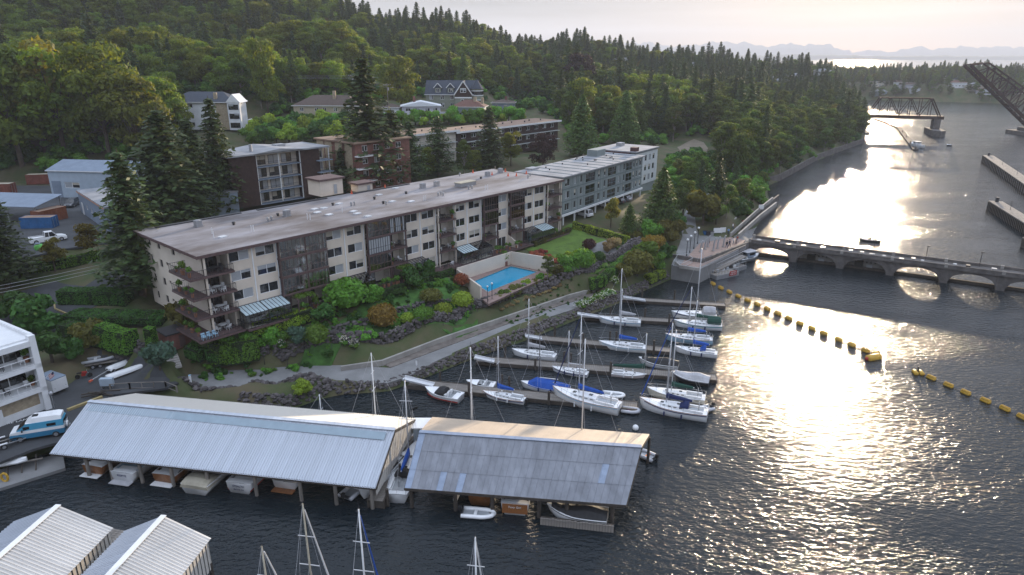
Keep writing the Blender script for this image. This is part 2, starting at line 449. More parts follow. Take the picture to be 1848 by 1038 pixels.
def gzm(P):
 """height of the terrain mesh itself at points P (n,2)"""
 ix = np.clip(np.searchsorted(gx, P[:, 0]) - 1, 0, nx - 2); iy = np.clip(np.searchsorted(gy, P[:, 1]) - 1, 0, ny - 2)
 a = np.clip((P[:, 0] - gx[ix]) / (gx[ix + 1] - gx[ix]), 0, 1); b = np.clip((P[:, 1] - gy[iy]) / (gy[iy + 1] - gy[iy]), 0, 1)
 return ZZ[iy, ix] * (1-a) * (1-b) + ZZ[iy, ix+1] * a * (1-b) + ZZ[iy+1, ix] * (1-a) * b + ZZ[iy+1, ix+1] * a * b
gx = axis([(-2500, -700, 150), (-700, -150, 14), (-150, -110, 4), (-110, 100, 1.5), (100, 250, 5), (250, 900, 14), (900, 2600, 150)])
gy = axis([(8, 40, 6), (40, 190, 1.5), (190, 300, 4), (300, 960, 12), (960, 1800, 70)])
XX, YY = np.meshgrid(gx, gy)
ZZ = gz_arr(XX, YY)
nx, ny = len(gx), len(gy)
idx = np.arange(nx * ny).reshape(ny, nx)
Fq = np.stack([idx[:-1, :-1], idx[:-1, 1:], idx[1:, 1:], idx[1:, :-1]], -1).reshape(-1, 4)
# drop what lies deep under water
zq = ZZ.ravel()[Fq].max(1)
Fq = Fq[zq > -3.9]
def groundmat():
 m = mk('ground_cover', (0.040, 0.068, 0.018), 0.95, 0.3, 0.16, bump=0.7, bscale=0.9, col2=(0.105, 0.085, 0.050), detail=8)
 return m
ground = link('ground', np_mesh('ground', np.stack([XX, YY, ZZ], -1).reshape(-1, 3), Fq, groundmat(), True))
tag(ground, 'green and brown sloping ground rising from the shore', None, None, 'structure')
def watermat(name, col, d1, d2, rough):
 m = bpy.data.materials.new(name); m.use_nodes = True
 t = m.node_tree; b = t.nodes['Principled BSDF']
 b.inputs['Base Color'].default_value = (*col, 1); b.inputs['Roughness'].default_value = rough; b.inputs['IOR'].default_value = 1.33
 tc = t.nodes.new('ShaderNodeTexCoord')
 prev = None
 ln = t.nodes.new('ShaderNodeTexNoise'); ln.inputs['Scale'].default_value = .035; ln.inputs['Detail'].default_value = 2; lm = t.nodes.new('ShaderNodeMapping'); lm.inputs['Scale'].default_value = (1, 2.2, 1); lm.inputs['Rotation'].default_value = (0, 0, .5)
 lr = t.nodes.new('ShaderNodeMapRange'); lr.inputs['From Min'].default_value = .36; lr.inputs['From Max'].default_value = .6; lr.inputs['To Min'].default_value = .45
 t.links.new(tc.outputs['Object'], lm.inputs['Vector']); t.links.new(lm.outputs[0], ln.inputs['Vector']); t.links.new(ln.outputs['Fac'], lr.inputs['Value'])
 for sc_, rot, st, dist in ((0.8, 0.6, (1.0, 2.2, 1), d1), (2.3, 1.0, (1.0, 1.8, 1), d2), (0.06, 0.3, (1, 1.5, 1), d1 * 2.0)):
  mp = t.nodes.new('ShaderNodeMapping'); mp.inputs['Rotation'].default_value = (0, 0, rot); mp.inputs['Scale'].default_value = st
  n = t.nodes.new('ShaderNodeTexNoise'); n.inputs['Scale'].default_value = sc_; n.inputs['Detail'].default_value = 3; n.inputs['Roughness'].default_value = 0.5
  bp = t.nodes.new('ShaderNodeBump'); bp.inputs['Strength'].default_value = 1; bp.inputs['Distance'].default_value = dist
  t.links.new(tc.outputs['Object'], mp.inputs['Vector']); t.links.new(mp.outputs[0], n.inputs['Vector']); t.links.new(n.outputs['Fac'], bp.inputs['Height'])
  t.links.new(lr.outputs['Result'], bp.inputs['Strength'])
  if prev: t.links.new(prev, bp.inputs['Normal'])
  prev = bp.outputs['Normal']
 t.links.new(prev, b.inputs['Normal'])
 b2 = t.nodes.new('ShaderNodeBsdfPrincipled'); b2.inputs['Base Color'].default_value = (*col, 1); b2.inputs['Roughness'].default_value = .34; b2.inputs['IOR'].default_value = 1.33
 mx = t.nodes.new('ShaderNodeMixShader'); mx.inputs[0].default_value = .13
 t.links.new(prev, b2.inputs['Normal']); t.links.new(b.outputs[0], mx.inputs[1]); t.links.new(b2.outputs[0], mx.inputs[2]); t.links.new(mx.outputs[0], t.nodes['Material Output'].inputs['Surface'])
 return m
wg = G()
wg.add([(-12000, -300, 0), (12000, -300, 0), (12000, 12000, 0), (-12000, 12000, 0)], [(0, 1, 2, 3)])
water = wg.build('water', watermat('harbour_water', (0.006, 0.011, 0.015), 0.25, 0.095, 0.07))
tag(water, 'rippled dark harbour water with a low sun glittering on it', None, None, 'structure')

def drape(name, poly, m, dz=0.1, z=None, step=1.5, thick=0.3, label=None):
 """paved or planted sheet that follows the ground"""
 bm = bmesh.new()
 vs = [bm.verts.new((p[0], p[1], 0)) for p in poly]
 bm.faces.new(vs)
 xs = [p[0] for p in poly]; ys = [p[1] for p in poly]
 if z is None:
  for a, b, nrm in ((min(xs), max(xs), (1, 0, 0)), (min(ys), max(ys), (0, 1, 0))):
   k = a + step
   while k < b:
    co = (k, 0, 0) if nrm[0] else (0, k, 0)
    bmesh.ops.bisect_plane(bm, geom=bm.verts[:] + bm.edges[:] + bm.faces[:], plane_co=co, plane_no=nrm)
    k += step
  P = np.array([v.co[:2] for v in bm.verts]); H = gzm(P)
  for v, h in zip(bm.verts, H): v.co.z = h + dz
 else:
  for v in bm.verts: v.co.z = z
 bmesh.ops.triangulate(bm, faces=[f for f in bm.faces if len(f.verts) > 4])
 bmesh.ops.recalc_face_normals(bm, faces=bm.faces)
 if bm.faces and sum(f.normal.z for f in bm.faces) < 0: bmesh.ops.reverse_faces(bm, faces=bm.faces)
 ex = bmesh.ops.extrude_face_region(bm, geom=bm.faces[:])
 for v in ex['geom']:
  if isinstance(v, bmesh.types.BMVert): v.co.z -= thick
 bmesh.ops.recalc_face_normals(bm, faces=bm.faces)
 me = bpy.data.meshes.new(name); bm.to_mesh(me); bm.free(); me.materials.append(m)
 o = link(name, me)
 return tag(o, label, None, None, 'structure')
lawnm = mk('lawn_grass', (0.085, 0.15, 0.022), 0.9, 0.25, 0.5, bump=0.5, bscale=6)
ivym = mk('ground_ivy', (0.045, 0.115, 0.02), 0.9, 0.35, 0.9, bump=0.9, bscale=3)
drape('promenade', P2([(335, 672), (480, 664), (600, 658), (705, 664), (800, 628), (900, 591), (1010, 552), (1060, 537), (1092, 534), (1042, 556), (960, 582), (860, 621), (790, 650), (735, 680), (700, 691), (600, 690), (520, 688), (440, 702), (380, 708), (322, 692)], 0.95), asphalt2, z=0.95, label='pale grey waterfront path above the rock edge')
drape('gravel_strip', P2([(690, 656), (800, 612), (920, 572), (1030, 536), (1075, 524), (1095, 531), (1060, 536), (1010, 551), (900, 590), (800, 627), (705, 663)], 0.92), gravel, z=0.91, label='brown gravel strip between path and low wall')
drape('boat_yard', P2([(-200, 850), (0, 834), (60, 810), (108, 797), (160, 740), (205, 712), (300, 700), (322, 690), (240, 662), (165, 657), (90, 706), (0, 746), (-200, 720)], 2.4), asphalt, z=2.4, label='dark asphalt boat yard beside the long boathouse')
drape('parking_lot', P2([(-150, 500), (0, 477), (110, 450), (270, 428), (300, 400), (140, 335), (0, 335), (-200, 340)], 11), asphalt, z=11.0, label='dark asphalt lot between the blue shed and the containers')
drape('driveway', P2([(40, 540), (105, 528), (200, 545), (98, 556), (110, 575), (190, 596), (245, 612), (300, 640), (280, 645), (200, 615), (120, 600), (70, 570)], 6.3), asphalt, 0.12, label='dark curving driveway between clipped hedges')
drape('back_street', [fr(s, t).xy for s, t in ((-30, 25), (60, 24.5), (135, 25), (135, 32), (60, 32), (-30, 33))], asphalt, 0.1, label='street behind the long apartment block')
drape('garden_lawn', P2([(945, 447), (1000, 424), (1036, 411), (1060, 424), (1135, 440), (1130, 452), (1085, 462), (1050, 458), (1000, 462), (965, 456)], 6.45), lawnm, 0.08, label='mown garden lawn inside a clipped hedge')
drape('lower_lawn', P2([(1040, 470), (1095, 462), (1098, 470), (1062, 482), (1036, 480)], 5.6), lawnm, 0.1, label='small patch of lawn round dark round shrubs')
drape('garden_path', P2([(1060, 444), (1098, 436), (1118, 447), (1080, 458), (1052, 462), (1040, 474), (1030, 472), (1040, 455)], 5.9), asphalt2, 0.14, label='grey curving path through the garden')
drape('ivy_bank', P2([(690, 520), (790, 492), (862, 538), (860, 555), (800, 560), (700, 570), (560, 615), (500, 620), (640, 560)], 5.8), ivym, 0.12, label='bright green ivy bank beside the pool wall')
drape('park_path', P2([(1212, 478), (1222, 445), (1232, 420), (1228, 408), (1240, 382), (1258, 362), (1285, 350), (1290, 354), (1262, 372), (1252, 390), (1256, 410), (1278, 424), (1260, 450), (1240, 480)], 4.5), asphalt2, 0.14, label='pale path winding up from the plaza into the trees')
drape('sand_clearing', P2([(1222, 266), (1236, 258), (1252, 254), (1270, 258), (1278, 266), (1272, 276), (1256, 284), (1240, 282), (1228, 276)], 8), mk('pale_sand', (0.19, 0.16, 0.12), 0.95, 0.15, 0.3), 0.15, step=4, label='pale sandy clearing beyond the teal building')
# ================================================================ buildings
cache = {}; inner_b = mk('cream_blind', (0.42, 0.39, 0.33), .6, .08, 1)
def win(parent, x, z, w, h, y=0, face='front', frame=None, kinds=None, cols=2, fw=0.07, sill=False):
 """a window (frame > panes) in a wall of its building; x, z = lower left corner"""
 frame = frame or white
 key = ('w', round(w, 2), round(h, 2), frame.name, cols, fw)
 if key not in cache:
  g = G(); d = 0.09
  for a in (0, w - fw): g.box(a, a + fw, -0.02, d, 0, h)
  g.box(fw, w - fw, -0.02, d, 0, fw); g.box(fw, w - fw, -0.02, d, h - fw, h)
  for i in range(1, cols): g.box(w * i / cols - fw * 0.6, w * i / cols + fw * 0.6, -0.015, d, fw, h - fw)
  cache[key] = g.mesh('window', frame)
  pw = w / cols - fw * 1.3
  p = G(); p.box(0, pw, 0.03, 0.06, 0, h - 2 * fw)
  cache[key + ('p',)] = p.mesh('pane', pane)
  p = G(); p.box(0, pw, 0.03, 0.06, 0, h - 2 * fw)
  cache[key + ('b',)] = p.mesh('pane', blind)
 rz = {'front': 0, 'right': R(90), 'left': R(-90), 'back': R(180)}[face]
 loc = {'front': (x, y, z), 'right': (y, x, z), 'left': (y, x, z), 'back': (x, y, z)}[face]
 o = link('window', cache[key], parent, loc, rz)
 for i in range(cols):
  k = 'b' if (kinds or 'ppppb')[rng.randrange(len(kinds or 'ppppb'))] == 'b' else 'p'
  link('pane', cache[key + (k,)], o, (w * i / cols + fw * (1 if i == 0 else 0.65), 0, fw))
  if k == 'p' and rng.random() < .3:
   f_ = rng.choice((.3, .45, .6)); kk = key + (f_,)
   if kk not in cache: cache[kk] = G().box(0, w / cols - fw * 1.3, 0.018, 0.028, (h - 2 * fw) * (1 - f_), h - 2 * fw).mesh('roller_blind', rng.choice((blind, inner_b)))
   link('roller_blind', cache[kk], o, (w * i / cols + fw * (1 if i == 0 else 0.65), 0, fw))
 return o
def wall_open(L, H, ops, y=0, d=0.25, x0=0, z0=0):
 """wall face in the plane y with openings (xa, xb, za, zb) that have real reveals"""
 g = G()
 xs = sorted({x0, x0 + L, *[o[0] for o in ops], *[o[1] for o in ops]}); zs = sorted({z0, z0 + H, *[o[2] for o in ops], *[o[3] for o in ops]})
 for a, b in zip(xs, xs[1:]):
  run = None
  for c, e in zip(zs, zs[1:]):
   mx, mz = (a + b) / 2, (c + e) / 2
   if any(o[0] < mx < o[1] and o[2] < mz < o[3] for o in ops):
    if run is not None: g.add([(a, y, run), (b, y, run), (b, y, c), (a, y, c)], [(0, 1, 2, 3)]); run = None
   elif run is None: run = c
  if run is not None: g.add([(a, y, run), (b, y, run), (b, y, z0 + H), (a, y, z0 + H)], [(0, 1, 2, 3)])
 for a, b, c, e in ops:
  q = [(a, c), (b, c), (b, e), (a, e)]
  for i in range(4):
   (x1, z1), (x2, z2) = q[i], q[(i + 1) % 4]
   g.add([(x1, y, z1), (x1, y + d, z1), (x2, y + d, z2), (x2, y, z2)], [(0, 1, 2, 3)])
 return g
def railing(pts, h=1.0, gap=0.28, top=0.05, n=4, bal=0.022):
 g = G()
 for a, b in zip(pts, pts[1:]):
  a = Vector(a); b = Vector(b); l = (b - a).length; k = max(1, round(l / gap))
  g.bar(a + Vector((0, 0, h)), b + Vector((0, 0, h)), top); g.bar(a + Vector((0, 0, 0.1)), b + Vector((0, 0, 0.1)), top * 0.8)
  for i in range(k + 1):
   p = a.lerp(b, i / k); g.bar(p, p + Vector((0, 0, h)), bal * (2 if i in (0, k) else 1))
 return g
# ---------------------------------------------------------------- long cream apartment block
FH = 2.85; A_LEN = 80.0; A_DEP = 21.5; RZ = 11.45
A = empty('apartment_block', fr(0, 0, 7.0), ANG, 'long cream four storey apartment block with flat roof and brown balconies above the pool', 'apartment building')
roofm = mk('membrane_roof', (0.10, 0.082, 0.075), 0.9, 0.28, 0.11, bump=0.15, bscale=3, col2=(0.30, 0.29, 0.305), detail=10, stretch=(.6, 1.5, 1))
WINS = [(4.8, 7.8), (8.8, 11.8), (20.5, 23.4), (24.5, 27.4), (36.4, 39.3), (40.3, 43.2), (48.2, 50.9), (52.0, 54.9), (59.7, 62.6), (67.6, 70.5), (71.4, 74.4)]
BAYS = [(12.1, 16.3, 'ggg'), (16.5, 20.1, 'ggg'), (28.0, 32.4, 'gGg'), (32.6, 36.0, 'ooG'), (43.7, 47.8, 'ooo'), (55.5, 59.3, 'ogg'), (63.1, 67.2, 'ogg'), (75.0, 79.6, 'ooo')]
ops = []
for a, b in WINS:
 for f in range(1, 4): ops.append((a, b, f * FH + 0.85, f * FH + 2.3))
for a, b, k in BAYS:
 ops.append((a, b, 0.0, RZ - 0.3))
ops.append((1.0, 4.6, 0.0, RZ - 0.3))
for a, b in ((8.5, 11.5), (24.5, 27.4), (40.3, 43.2), (48.4, 50.8), (60, 62.4), (68, 70.3), (72, 74)): ops.append((a, b, 0.1, 2.2))
wall_open(79, RZ - 0.05, ops, y=1.0, x0=1.0).build('wall', cream, A)
# left end wall, back, right
lw = []
for f in range(4):
 for y, w_, h in ((7.4, 0.9, 0.5), (9.6, 1.0, 1.2), (12.6, 0.7, 0.5), (14.6, 1.0, 1.2), (18.0, 0.9, 1.2)): lw.append((y, y + w_, f * FH + 2.25 - h, f * FH + 2.25))
g = wall_open(19.5, RZ - 0.05, lw, y=0, x0=1.0)
g.v = [(1.0 + v[1], 21.5 - v[0] + 0.0 if False else v[0], v[2]) for v in g.v]; g.f = [f[::-1] for f in g.f]
g.build('wall', cream, A)
for a, b, c, e in lw:
 win(A, b, c, b - a, e - c, 1.16, 'left', dkmetal, 'ppp', cols=1)
G().add([(80, 1, 0), (80, 20.5, 0), (80, 20.5, RZ - 0.05), (80, 1, RZ - 0.05), (1, 20.5, 0), (1, 20.5, RZ - 0.05)], [(0, 1, 2, 3), (1, 4, 5, 2)]).build('wall', cream, A)
for a, b in WINS:
 for f in range(1, 4): win(A, a, f * FH + 0.85, b - a, 1.45, 1.1, kinds='pppppppb')
for a, b in ((8.5, 11.5), (24.5, 27.4), (40.3, 43.2), (48.4, 50.8), (60, 62.4), (68, 70.3), (72, 74)): win(A, a, 0.1, b - a, 2.1, 1.1, kinds='ppb')
# pilasters between window pairs
for x in (8.25, 12.0, 20.25, 23.95, 27.7, 36.2, 39.8, 43.5, 48.0, 51.45, 55.25, 59.5, 67.4, 70.95, 74.7): G().box(x - 0.09, x + 0.09, 0.93, 0.997, 0.3, RZ - 0.3).build('downpipe', white, A)
# roof slab, fascia, parapet details
G().box(0, A_LEN, 0, A_DEP, RZ, RZ + 0.12).build('roof', roofm, A)
fg = G(); fg.box(-0.06, A_LEN + 0.06, -0.06, 0.0, RZ - 0.32, RZ + 0.1); fg.box(-0.06, 0, 0, A_DEP, RZ - 0.32, RZ + 0.1); fg.box(A_LEN, A_LEN + 0.06, 0, A_DEP, RZ - 0.32, RZ + 0.1); fg.box(0, A_LEN, A_DEP, A_DEP + 0.06, RZ - 0.32, RZ + 0.1)
fg.box(0, A_LEN, 0, A_DEP, RZ - 0.3, RZ - 0.02)
fg.build('fascia', brown, A)
for x0 in (3, 20, 40): G().rbox((x0 + 7, 20.6, RZ + 0.2), (14, 0.7, 0.16)).build('duct', dkmetal, A)
inner = mk('balcony_wall', (0.60, 0.55, 0.48), 0.9, 0.1, 1)
def chair_mesh(m, s=1.0):
 g = G(); g.box(-.26*s, .26*s, -.26*s, .26*s, .38*s, .44*s); g.rbox((0, .27*s, .66*s), (.52*s, .05*s, .5*s), rx=R(-10))
 for x in (-.23, .23):
  for y in (-.23, .23): g.bar((x*s, y*s, 0), (x*s, y*s, .38*s), .05*s)
  g.bar((x*s, -.25*s, .58*s), (x*s, .25*s, .6*s), .05*s, .03*s)
  g.bar((x*s, -.23*s, .4*s), (x*s, -.23*s, .6*s), .04*s)
 return g
CHAIRS = {k: chair_mesh(m).mesh('patio_chair', m) for k, m in (('white', white), ('dark', dkmetal), ('blue', ltblue), ('tan', tan))}
tb = G(); tb.tube((0, 0, .70), (0, 0, .74), .6, 14)
for i in range(4): tb.bar((.12*math.cos(i*1.57), .12*math.sin(i*1.57), .7), (.42*math.cos(i*1.57), .42*math.sin(i*1.57), 0), .05)
TABLES = {'white': tb.mesh('patio_table', white), 'dark': tb.mesh('patio_table', dkmetal)}
leafA = leafmat('garden_leaf', (0.09, 0.195, 0.03), 0.3)
potm = mk('terracotta', (0.30, 0.14, 0.08), 0.8, 0.15, 2)
def leaf_quads(C0, N, size, r, asp=0.6, up=0.0):
 """rhombic leaves at points C0 facing N (with scatter)"""
 n = len(C0)
 N = N + r.normal(0, 0.55, (n, 3)); N[:, 2] += up
 N /= np.linalg.norm(N, axis=1)[:, None] + 1e-9
 T = np.cross(N, r.normal(0, 1, (n, 3))); T /= np.linalg.norm(T, axis=1)[:, None] + 1e-9
 B = np.cross(N, T)
 s_ = (size * r.uniform(0.65, 1.35, n))[:, None]
 V = np.stack([C0 - T * s_, C0 - B * s_ * asp, C0 + T * s_, C0 + B * s_ * asp], 1).reshape(-1, 3)
 return V, np.arange(4 * n).reshape(-1, 4)
def blob_leaves(cs, rad, n, size, seed, shell=0.8):
 """leaves over a set of clumps: cs centres, rad radii (3-vectors)"""
 r = np.random.RandomState(seed); vs = []; fs = []; k = 0
 for c_, q in zip(cs, rad):
  d = r.normal(0, 1, (n, 3)); d /= np.linalg.norm(d, axis=1)[:, None]
  d[:, 2] = np.where(d[:, 2] < -0.35, -d[:, 2], d[:, 2])
  rr = r.uniform(shell, 1.06, n)[:, None]
  P_ = np.array(c_) + d * rr * np.array(q)
  V, F = leaf_quads(P_, d, size, r)
  vs.append(V); fs.append(F + k); k += len(V)
 return np.concatenate(vs), np.concatenate(fs)
V_, F_ = blob_leaves([(0, 0, .62)], [(.34, .34, .34)], 160, .10, 3, 0.3)
PLANT = np_mesh('foliage', V_, F_, leafA)
pg = G(); pg.tube((0, 0, 0), (0, 0, .36), .15, 9, .2); POT = pg.mesh('pot', potm)
def furn(kind, p, rz, label, group, z=None, col=None):
 p = Vector(p)
 if kind == 'chair': o = link('patio_chair', CHAIRS[col or 'white'], None, p, rz); tag(o, label, 'chair', group)
 elif kind == 'table': o = link('patio_table', TABLES[col or 'white'], None, p, rz); tag(o, label, 'table', group)
 else:
  o = empty('potted_plant', p, rz, label, 'potted plant', group); link('foliage', PLANT, o); link('pot', POT, o)
  k = rng.uniform(0.9, 1.7); o.scale = (k, k, k * rng.uniform(.9, 1.3))
 return o
def Aw(x, y, z): return fr(x, y, 7.0 + z)
mull = mk('bronze_frame', (0.15, 0.105, 0.095), 0.5, 0.15, 2)
FLOORW = ('second', 'third', 'top')
def bay(a, b, kinds, bi):
 for f in range(4):
  z = f * FH
  # recess: back wall with sliding door, side walls, ceiling
  g = G(); g.add([(a, 2.5, z), (b, 2.5, z), (b, 2.5, z + FH), (a, 2.5, z + FH), (a, 1.0, z), (a, 1.0, z + FH), (b, 1.0, z), (b, 1.0, z + FH)], [(0, 1, 2, 3), (4, 0, 3, 5), (1, 6, 7, 2)])
  g.build('balcony_wall', inner, A)
  win(A, a + 0.5, z + 0.15, (b - a) * 0.45, 2.1, 2.42, kinds='ppb', frame=mull)
  if f == 0: continue
  k = kinds[f - 1]
  G().box(a - 0.1, b + 0.1, 0.12, 3.2, z - 0.26, z).build('balcony_slab', brown, A)
  if k == 'o':
   railing([(a - 0.02, 0.9, z), (a - 0.02, 0.2, z), (b + 0.02, 0.2, z), (b + 0.02, 0.9, z)]).build('railing', dkmetal, A)
  else:
   h = FH - 0.28; n = 9 if k == 'G' else 6; g = G(); w_ = (b - a) / n
   th = 0.09 if k == 'G' else 0.05
   for i in range(n + 1): g.box(a + w_ * i - th / 2, a + w_ * i + th / 2, 0.14, 0.22, z, z + h)
   for zz in (z + 0.03, z + 0.95, z + h - 0.05): g.box(a, b, 0.145, 0.215, zz - 0.03, zz + 0.03)
   fo = g.build('glazing_frame', dkmetal if k == 'G' else mull, A)
   q = G(); q.box(0, w_ - th - 0.01, 0, 0.012, 0, h - 0.16); me = q.mesh('pane', clear)
   q = G(); q.box(0, w_ - th - 0.01, 0, 0.012, 0, h - 0.16); mb = q.mesh('pane', blind)
   for i in range(n): link('pane', mb if k == 'G' and rng.random() < 0.75 else me, fo, (a + w_ * i + th / 2 + 0.005, 0.175, z + 0.08))
   railing([(a + 0.05, 0.3, z), (b - 0.05, 0.3, z)]).build('railing', dkmetal, A)
  wh = f'on the {FLOORW[f - 1]} floor balcony beside the {["second","third","fourth","fifth","sixth","seventh","eighth","last"][bi]} column of recesses'
  if k != 'G':
   m = (a + b) / 2
   furn('table', Aw(m + rng.uniform(-.6, .6), 1.7, z), 0, f'small round patio table on a recessed cream block balcony', 'tables on the recessed balconies', col=rng.choice(('dark', 'white')))
   for j in range(2): furn('chair', Aw(m + (-1.0 if j else 1.0) + rng.uniform(-.3, .3), 1.6 + rng.uniform(-.4, .4), z), ANG + rng.uniform(-2, 2), 'patio chair on a recessed balcony of the cream block', 'chairs on the recessed balconies', col=rng.choice(('dark', 'white', 'tan')))
   furn('plant', Aw(rng.choice((a + 0.4, b - 0.4)), 0.7, z), rng.uniform(0, 6), 'potted plant behind the railing of a recessed cream block balcony', 'pots on the recessed balconies')
 for x in (a, b): G().box(x - 0.11, x + 0.11, 0.3, 0.52, 0, RZ - 0.3).build('balcony_post', brown if 'g' in kinds or 'G' in kinds else cream, A)
for i, (a, b, k) in enumerate(BAYS): bay(a, b, k, i)
# corner balconies wrapping the near end
for f in range(4):
 z = f * FH
 g = G(); g.add([(1.0, 3.4, z), (4.6, 3.4, z), (4.6, 3.4, z + FH), (1.0, 3.4, z + FH), (4.6, 1.0, z), (4.6, 1.0, z + FH)], [(0, 1, 2, 3), (1, 4, 5, 2)])
 g.build('balcony_wall', inner, A)
 win(A, 1.5, z + 0.15, 2.6, 2.1, 3.3, frame=mull, kinds='ppp')
 e = 0.5 if f else 1.6
 G().prism([(-1.2 - e * .3, -e + 0.35), (4.9, -e + 0.35), (4.9, 3.3), (1.0, 3.3), (1.0, 6.6), (-1.2 - e * .3, 6.6)], z - 0.28, z).build('balcony_slab', brown, A)
 pts = [(1.0, 6.5, z), (-1.12 - e * .3, 6.5, z), (-1.12 - e * .3, -e + 0.45, z), (4.8, -e + 0.45, z), (4.8, 0.9, z)]
 railing(pts).build('railing', dkmetal, A)
 G().box(0.9, 1.15, 0.25, 0.5, z, z + FH - 0.28 if f < 3 else RZ - 0.3).build('balcony_post', cream, A)
 lab = ('ground floor', 'second floor', 'third floor', 'top floor')[f] + ' wraparound balcony of the cream block'
 furn('table', Aw(2.7, 1.3, z), 0, 'round table on the ' + lab, None, col='white' if f != 3 else 'dark')
 for j in range(4): furn('chair', Aw(2.7 + 1.05 * math.cos(j * 1.57 + .5), 1.3 + 1.0 * math.sin(j * 1.57 + .5), z), ANG + j * 1.57 + .5 - 1.57, 'chair round the table on the ' + lab, 'chairs on the ' + lab, col='white' if f != 3 else 'dark')
 for j in range(3): furn('plant', Aw(-0.8, 1.2 + j * 2.0, z), j, 'potted plant on the ' + lab, 'pots on the ' + lab)
for j in range(3): furn('chair', Aw(-0.9 + j * .8, -0.6, 0), ANG + .2 * j, 'pale blue chair in the corner of the ground floor deck', 'pale blue deck chairs', col='blue')
# ground floor terrace deck with railing
G().box(4.95, A_LEN, -1.9, 1.0, -0.3, -0.02).build('terrace_deck', brown, A)
railing([(5.0, -1.8, 0), (A_LEN, -1.8, 0)], gap=0.5).build('railing', dkmetal, A)
def sunroom(s0, s1, roofmat, label, peak=2.75, low=2.05, dep=2.6):
 o = empty('sunroom', Aw(s0, 1.0, 0), ANG, label, 'sunroom'); L_ = s1 - s0; n = max(3, round(L_ / 0.62)); w_ = L_ / n
 g = G()
 for i in range(n + 1):
  x = w_ * i; g.bar((x, -0.02, peak), (x, -dep, low), 0.06, 0.09); g.bar((x, -dep, 0), (x, -dep, low), 0.05)
 for z in (0.04, 0.85, low - 0.03): g.bar((0, -dep, z), (L_, -dep, z), 0.06)
 for x in (0, L_):
  for y in (-dep / 3, -2 * dep / 3): g.bar((x, y, 0), (x, y, low + (peak - low) * (1 + y / dep)), 0.05)
  g.bar((x, 0, 0.85), (x, -dep, 0.85), 0.05)
 g.bar((0, -0.05, peak), (L_, -0.05, peak), 0.1)
 g.build('frame', dkmetal, o)
 d = Vector((0, -dep, low - peak))
 q = G(); e1 = 0.06; q.add([(e1, -0.1, peak - 0.02), (w_ - e1 + .02, -0.1, peak - 0.02), (w_ - e1 + .02, -dep + .05, low + .02), (e1, -dep + .05, low + .02)], [(3, 2, 1, 0)]); q.add([(e1, -0.1, peak - 0.05), (w_ - e1 + .02, -0.1, peak - 0.05), (w_ - e1 + .02, -dep + .05, low - .01), (e1, -dep + .05, low - .01)], [(0, 1, 2, 3)])
 rm = q.mesh('roof_pane', roofmat)
 q = G(); q.box(0.04, w_ - 0.04, -dep - .006, -dep + .006, 0.9, low - .08); fm = q.mesh('pane', clear)
 for i in range(n): link('roof_pane', rm, o, (w_ * i, 0, 0)); link('pane', fm, o, (w_ * i, 0, 0))
 for x in (0, L_): q = G(); q.add([(x, 0, .05), (x, -dep, .05), (x, -dep, low - .06), (x, 0, peak - .06)], [(0, 1, 2, 3)]); q.build('pane', clear, o)
 G().box(0.05, L_ - .05, -dep + .05, -.05, -0.02, 0.02).build('floor', inner, o)
 return o
shade = mk('roof_blind', (0.42, 0.52, 0.55), 0.4, 0.08, 1.5)
for s0, s1, rm, lb in ((4.9, 8.4, shade, 'glazed sunroom with pale slatted roof next to the wraparound ground floor deck'), (8.5, 12.0, shade, 'glazed sunroom with pale slatted roof between two window columns near the corner deck'),
 (20.2, 23.8, frost, 'greenish glass roofed sunroom beside a white side panel'), (23.9, 27.6, frost, 'greenish glass roofed sunroom next to the terrace with many pots'),
 (36.2, 40.0, frost, 'dark green glass sunroom beside the vine covered pergola'), (47.9, 51.8, shade, 'sunroom with striped pale roof above the pool wall'), (52.0, 55.6, frost, 'brown framed sunroom with dull roof above the pool wall'),
 (67.4, 70.9, frost, 'sunroom with greenish roof beside the lawn'), (71.0, 75.0, shade, 'sunroom with pale slatted roof beside the lawn hedge')):
 so_ = sunroom(s0, s1, rm, lb)
 furn('table', Aw((s0 + s1) / 2, -0.4, 0.02), 0, 'small table inside a ground floor sunroom', 'sunroom tables', col='white')
 for j in range(2): furn('chair', Aw((s0 + s1) / 2 + (1 if j else -1), -0.4, 0.02), ANG + j * 3 - 1.5, 'chair inside a ground floor sunroom', 'sunroom chairs', col=rng.choice(('white', 'blue', 'tan')))
 for j in range(3): furn('chair', Aw(s0 + 0.7 + j * 1.1, -2.25 + .5, 0) if False else Aw(s0 + 0.6 + j * 1.2, 0.2, 0.02), ANG, 'chair against the wall inside a ground floor sunroom', 'sunroom wall chairs', col=rng.choice(('dark', 'tan')))
# privacy walls on the terrace
for x in (20.0, 36.0, 63.0): G().extrude([(1.0, 0), (-1.7, 0), (-1.7, 1.1), (1.0, 2.4)], (0, 1, 0), (0, 0, 1), (1, 0, 0), x - 0.08, x + 0.08).build('privacy_wall', cream, A)
for x in (14.0, 16.5, 29, 30.5, 33, 34.5, 44, 46, 57, 58.5, 60, 61.5, 64, 65.5, 76.5, 78):
 furn('chair' if rng.random() < .6 else 'plant', Aw(x, -0.3 + rng.uniform(-.8, .4), 0), rng.uniform(0, 6), 'item of outdoor furniture on the long ground floor terrace', 'furniture along the ground floor terrace', col=rng.choice(('white', 'dark')))
for i in range(26):
 x = rng.choice((13, 15, 17, 18.5, 29, 31, 33, 35, 45, 57, 60, 62, 64.5, 76, 79)) + rng.uniform(-1, 1)
 furn('plant', Aw(x, rng.uniform(-1.5, -1.0), 0), rng.uniform(0, 6), 'potted plant along the railing of the long ground floor terrace', 'pots along the ground floor terrace')
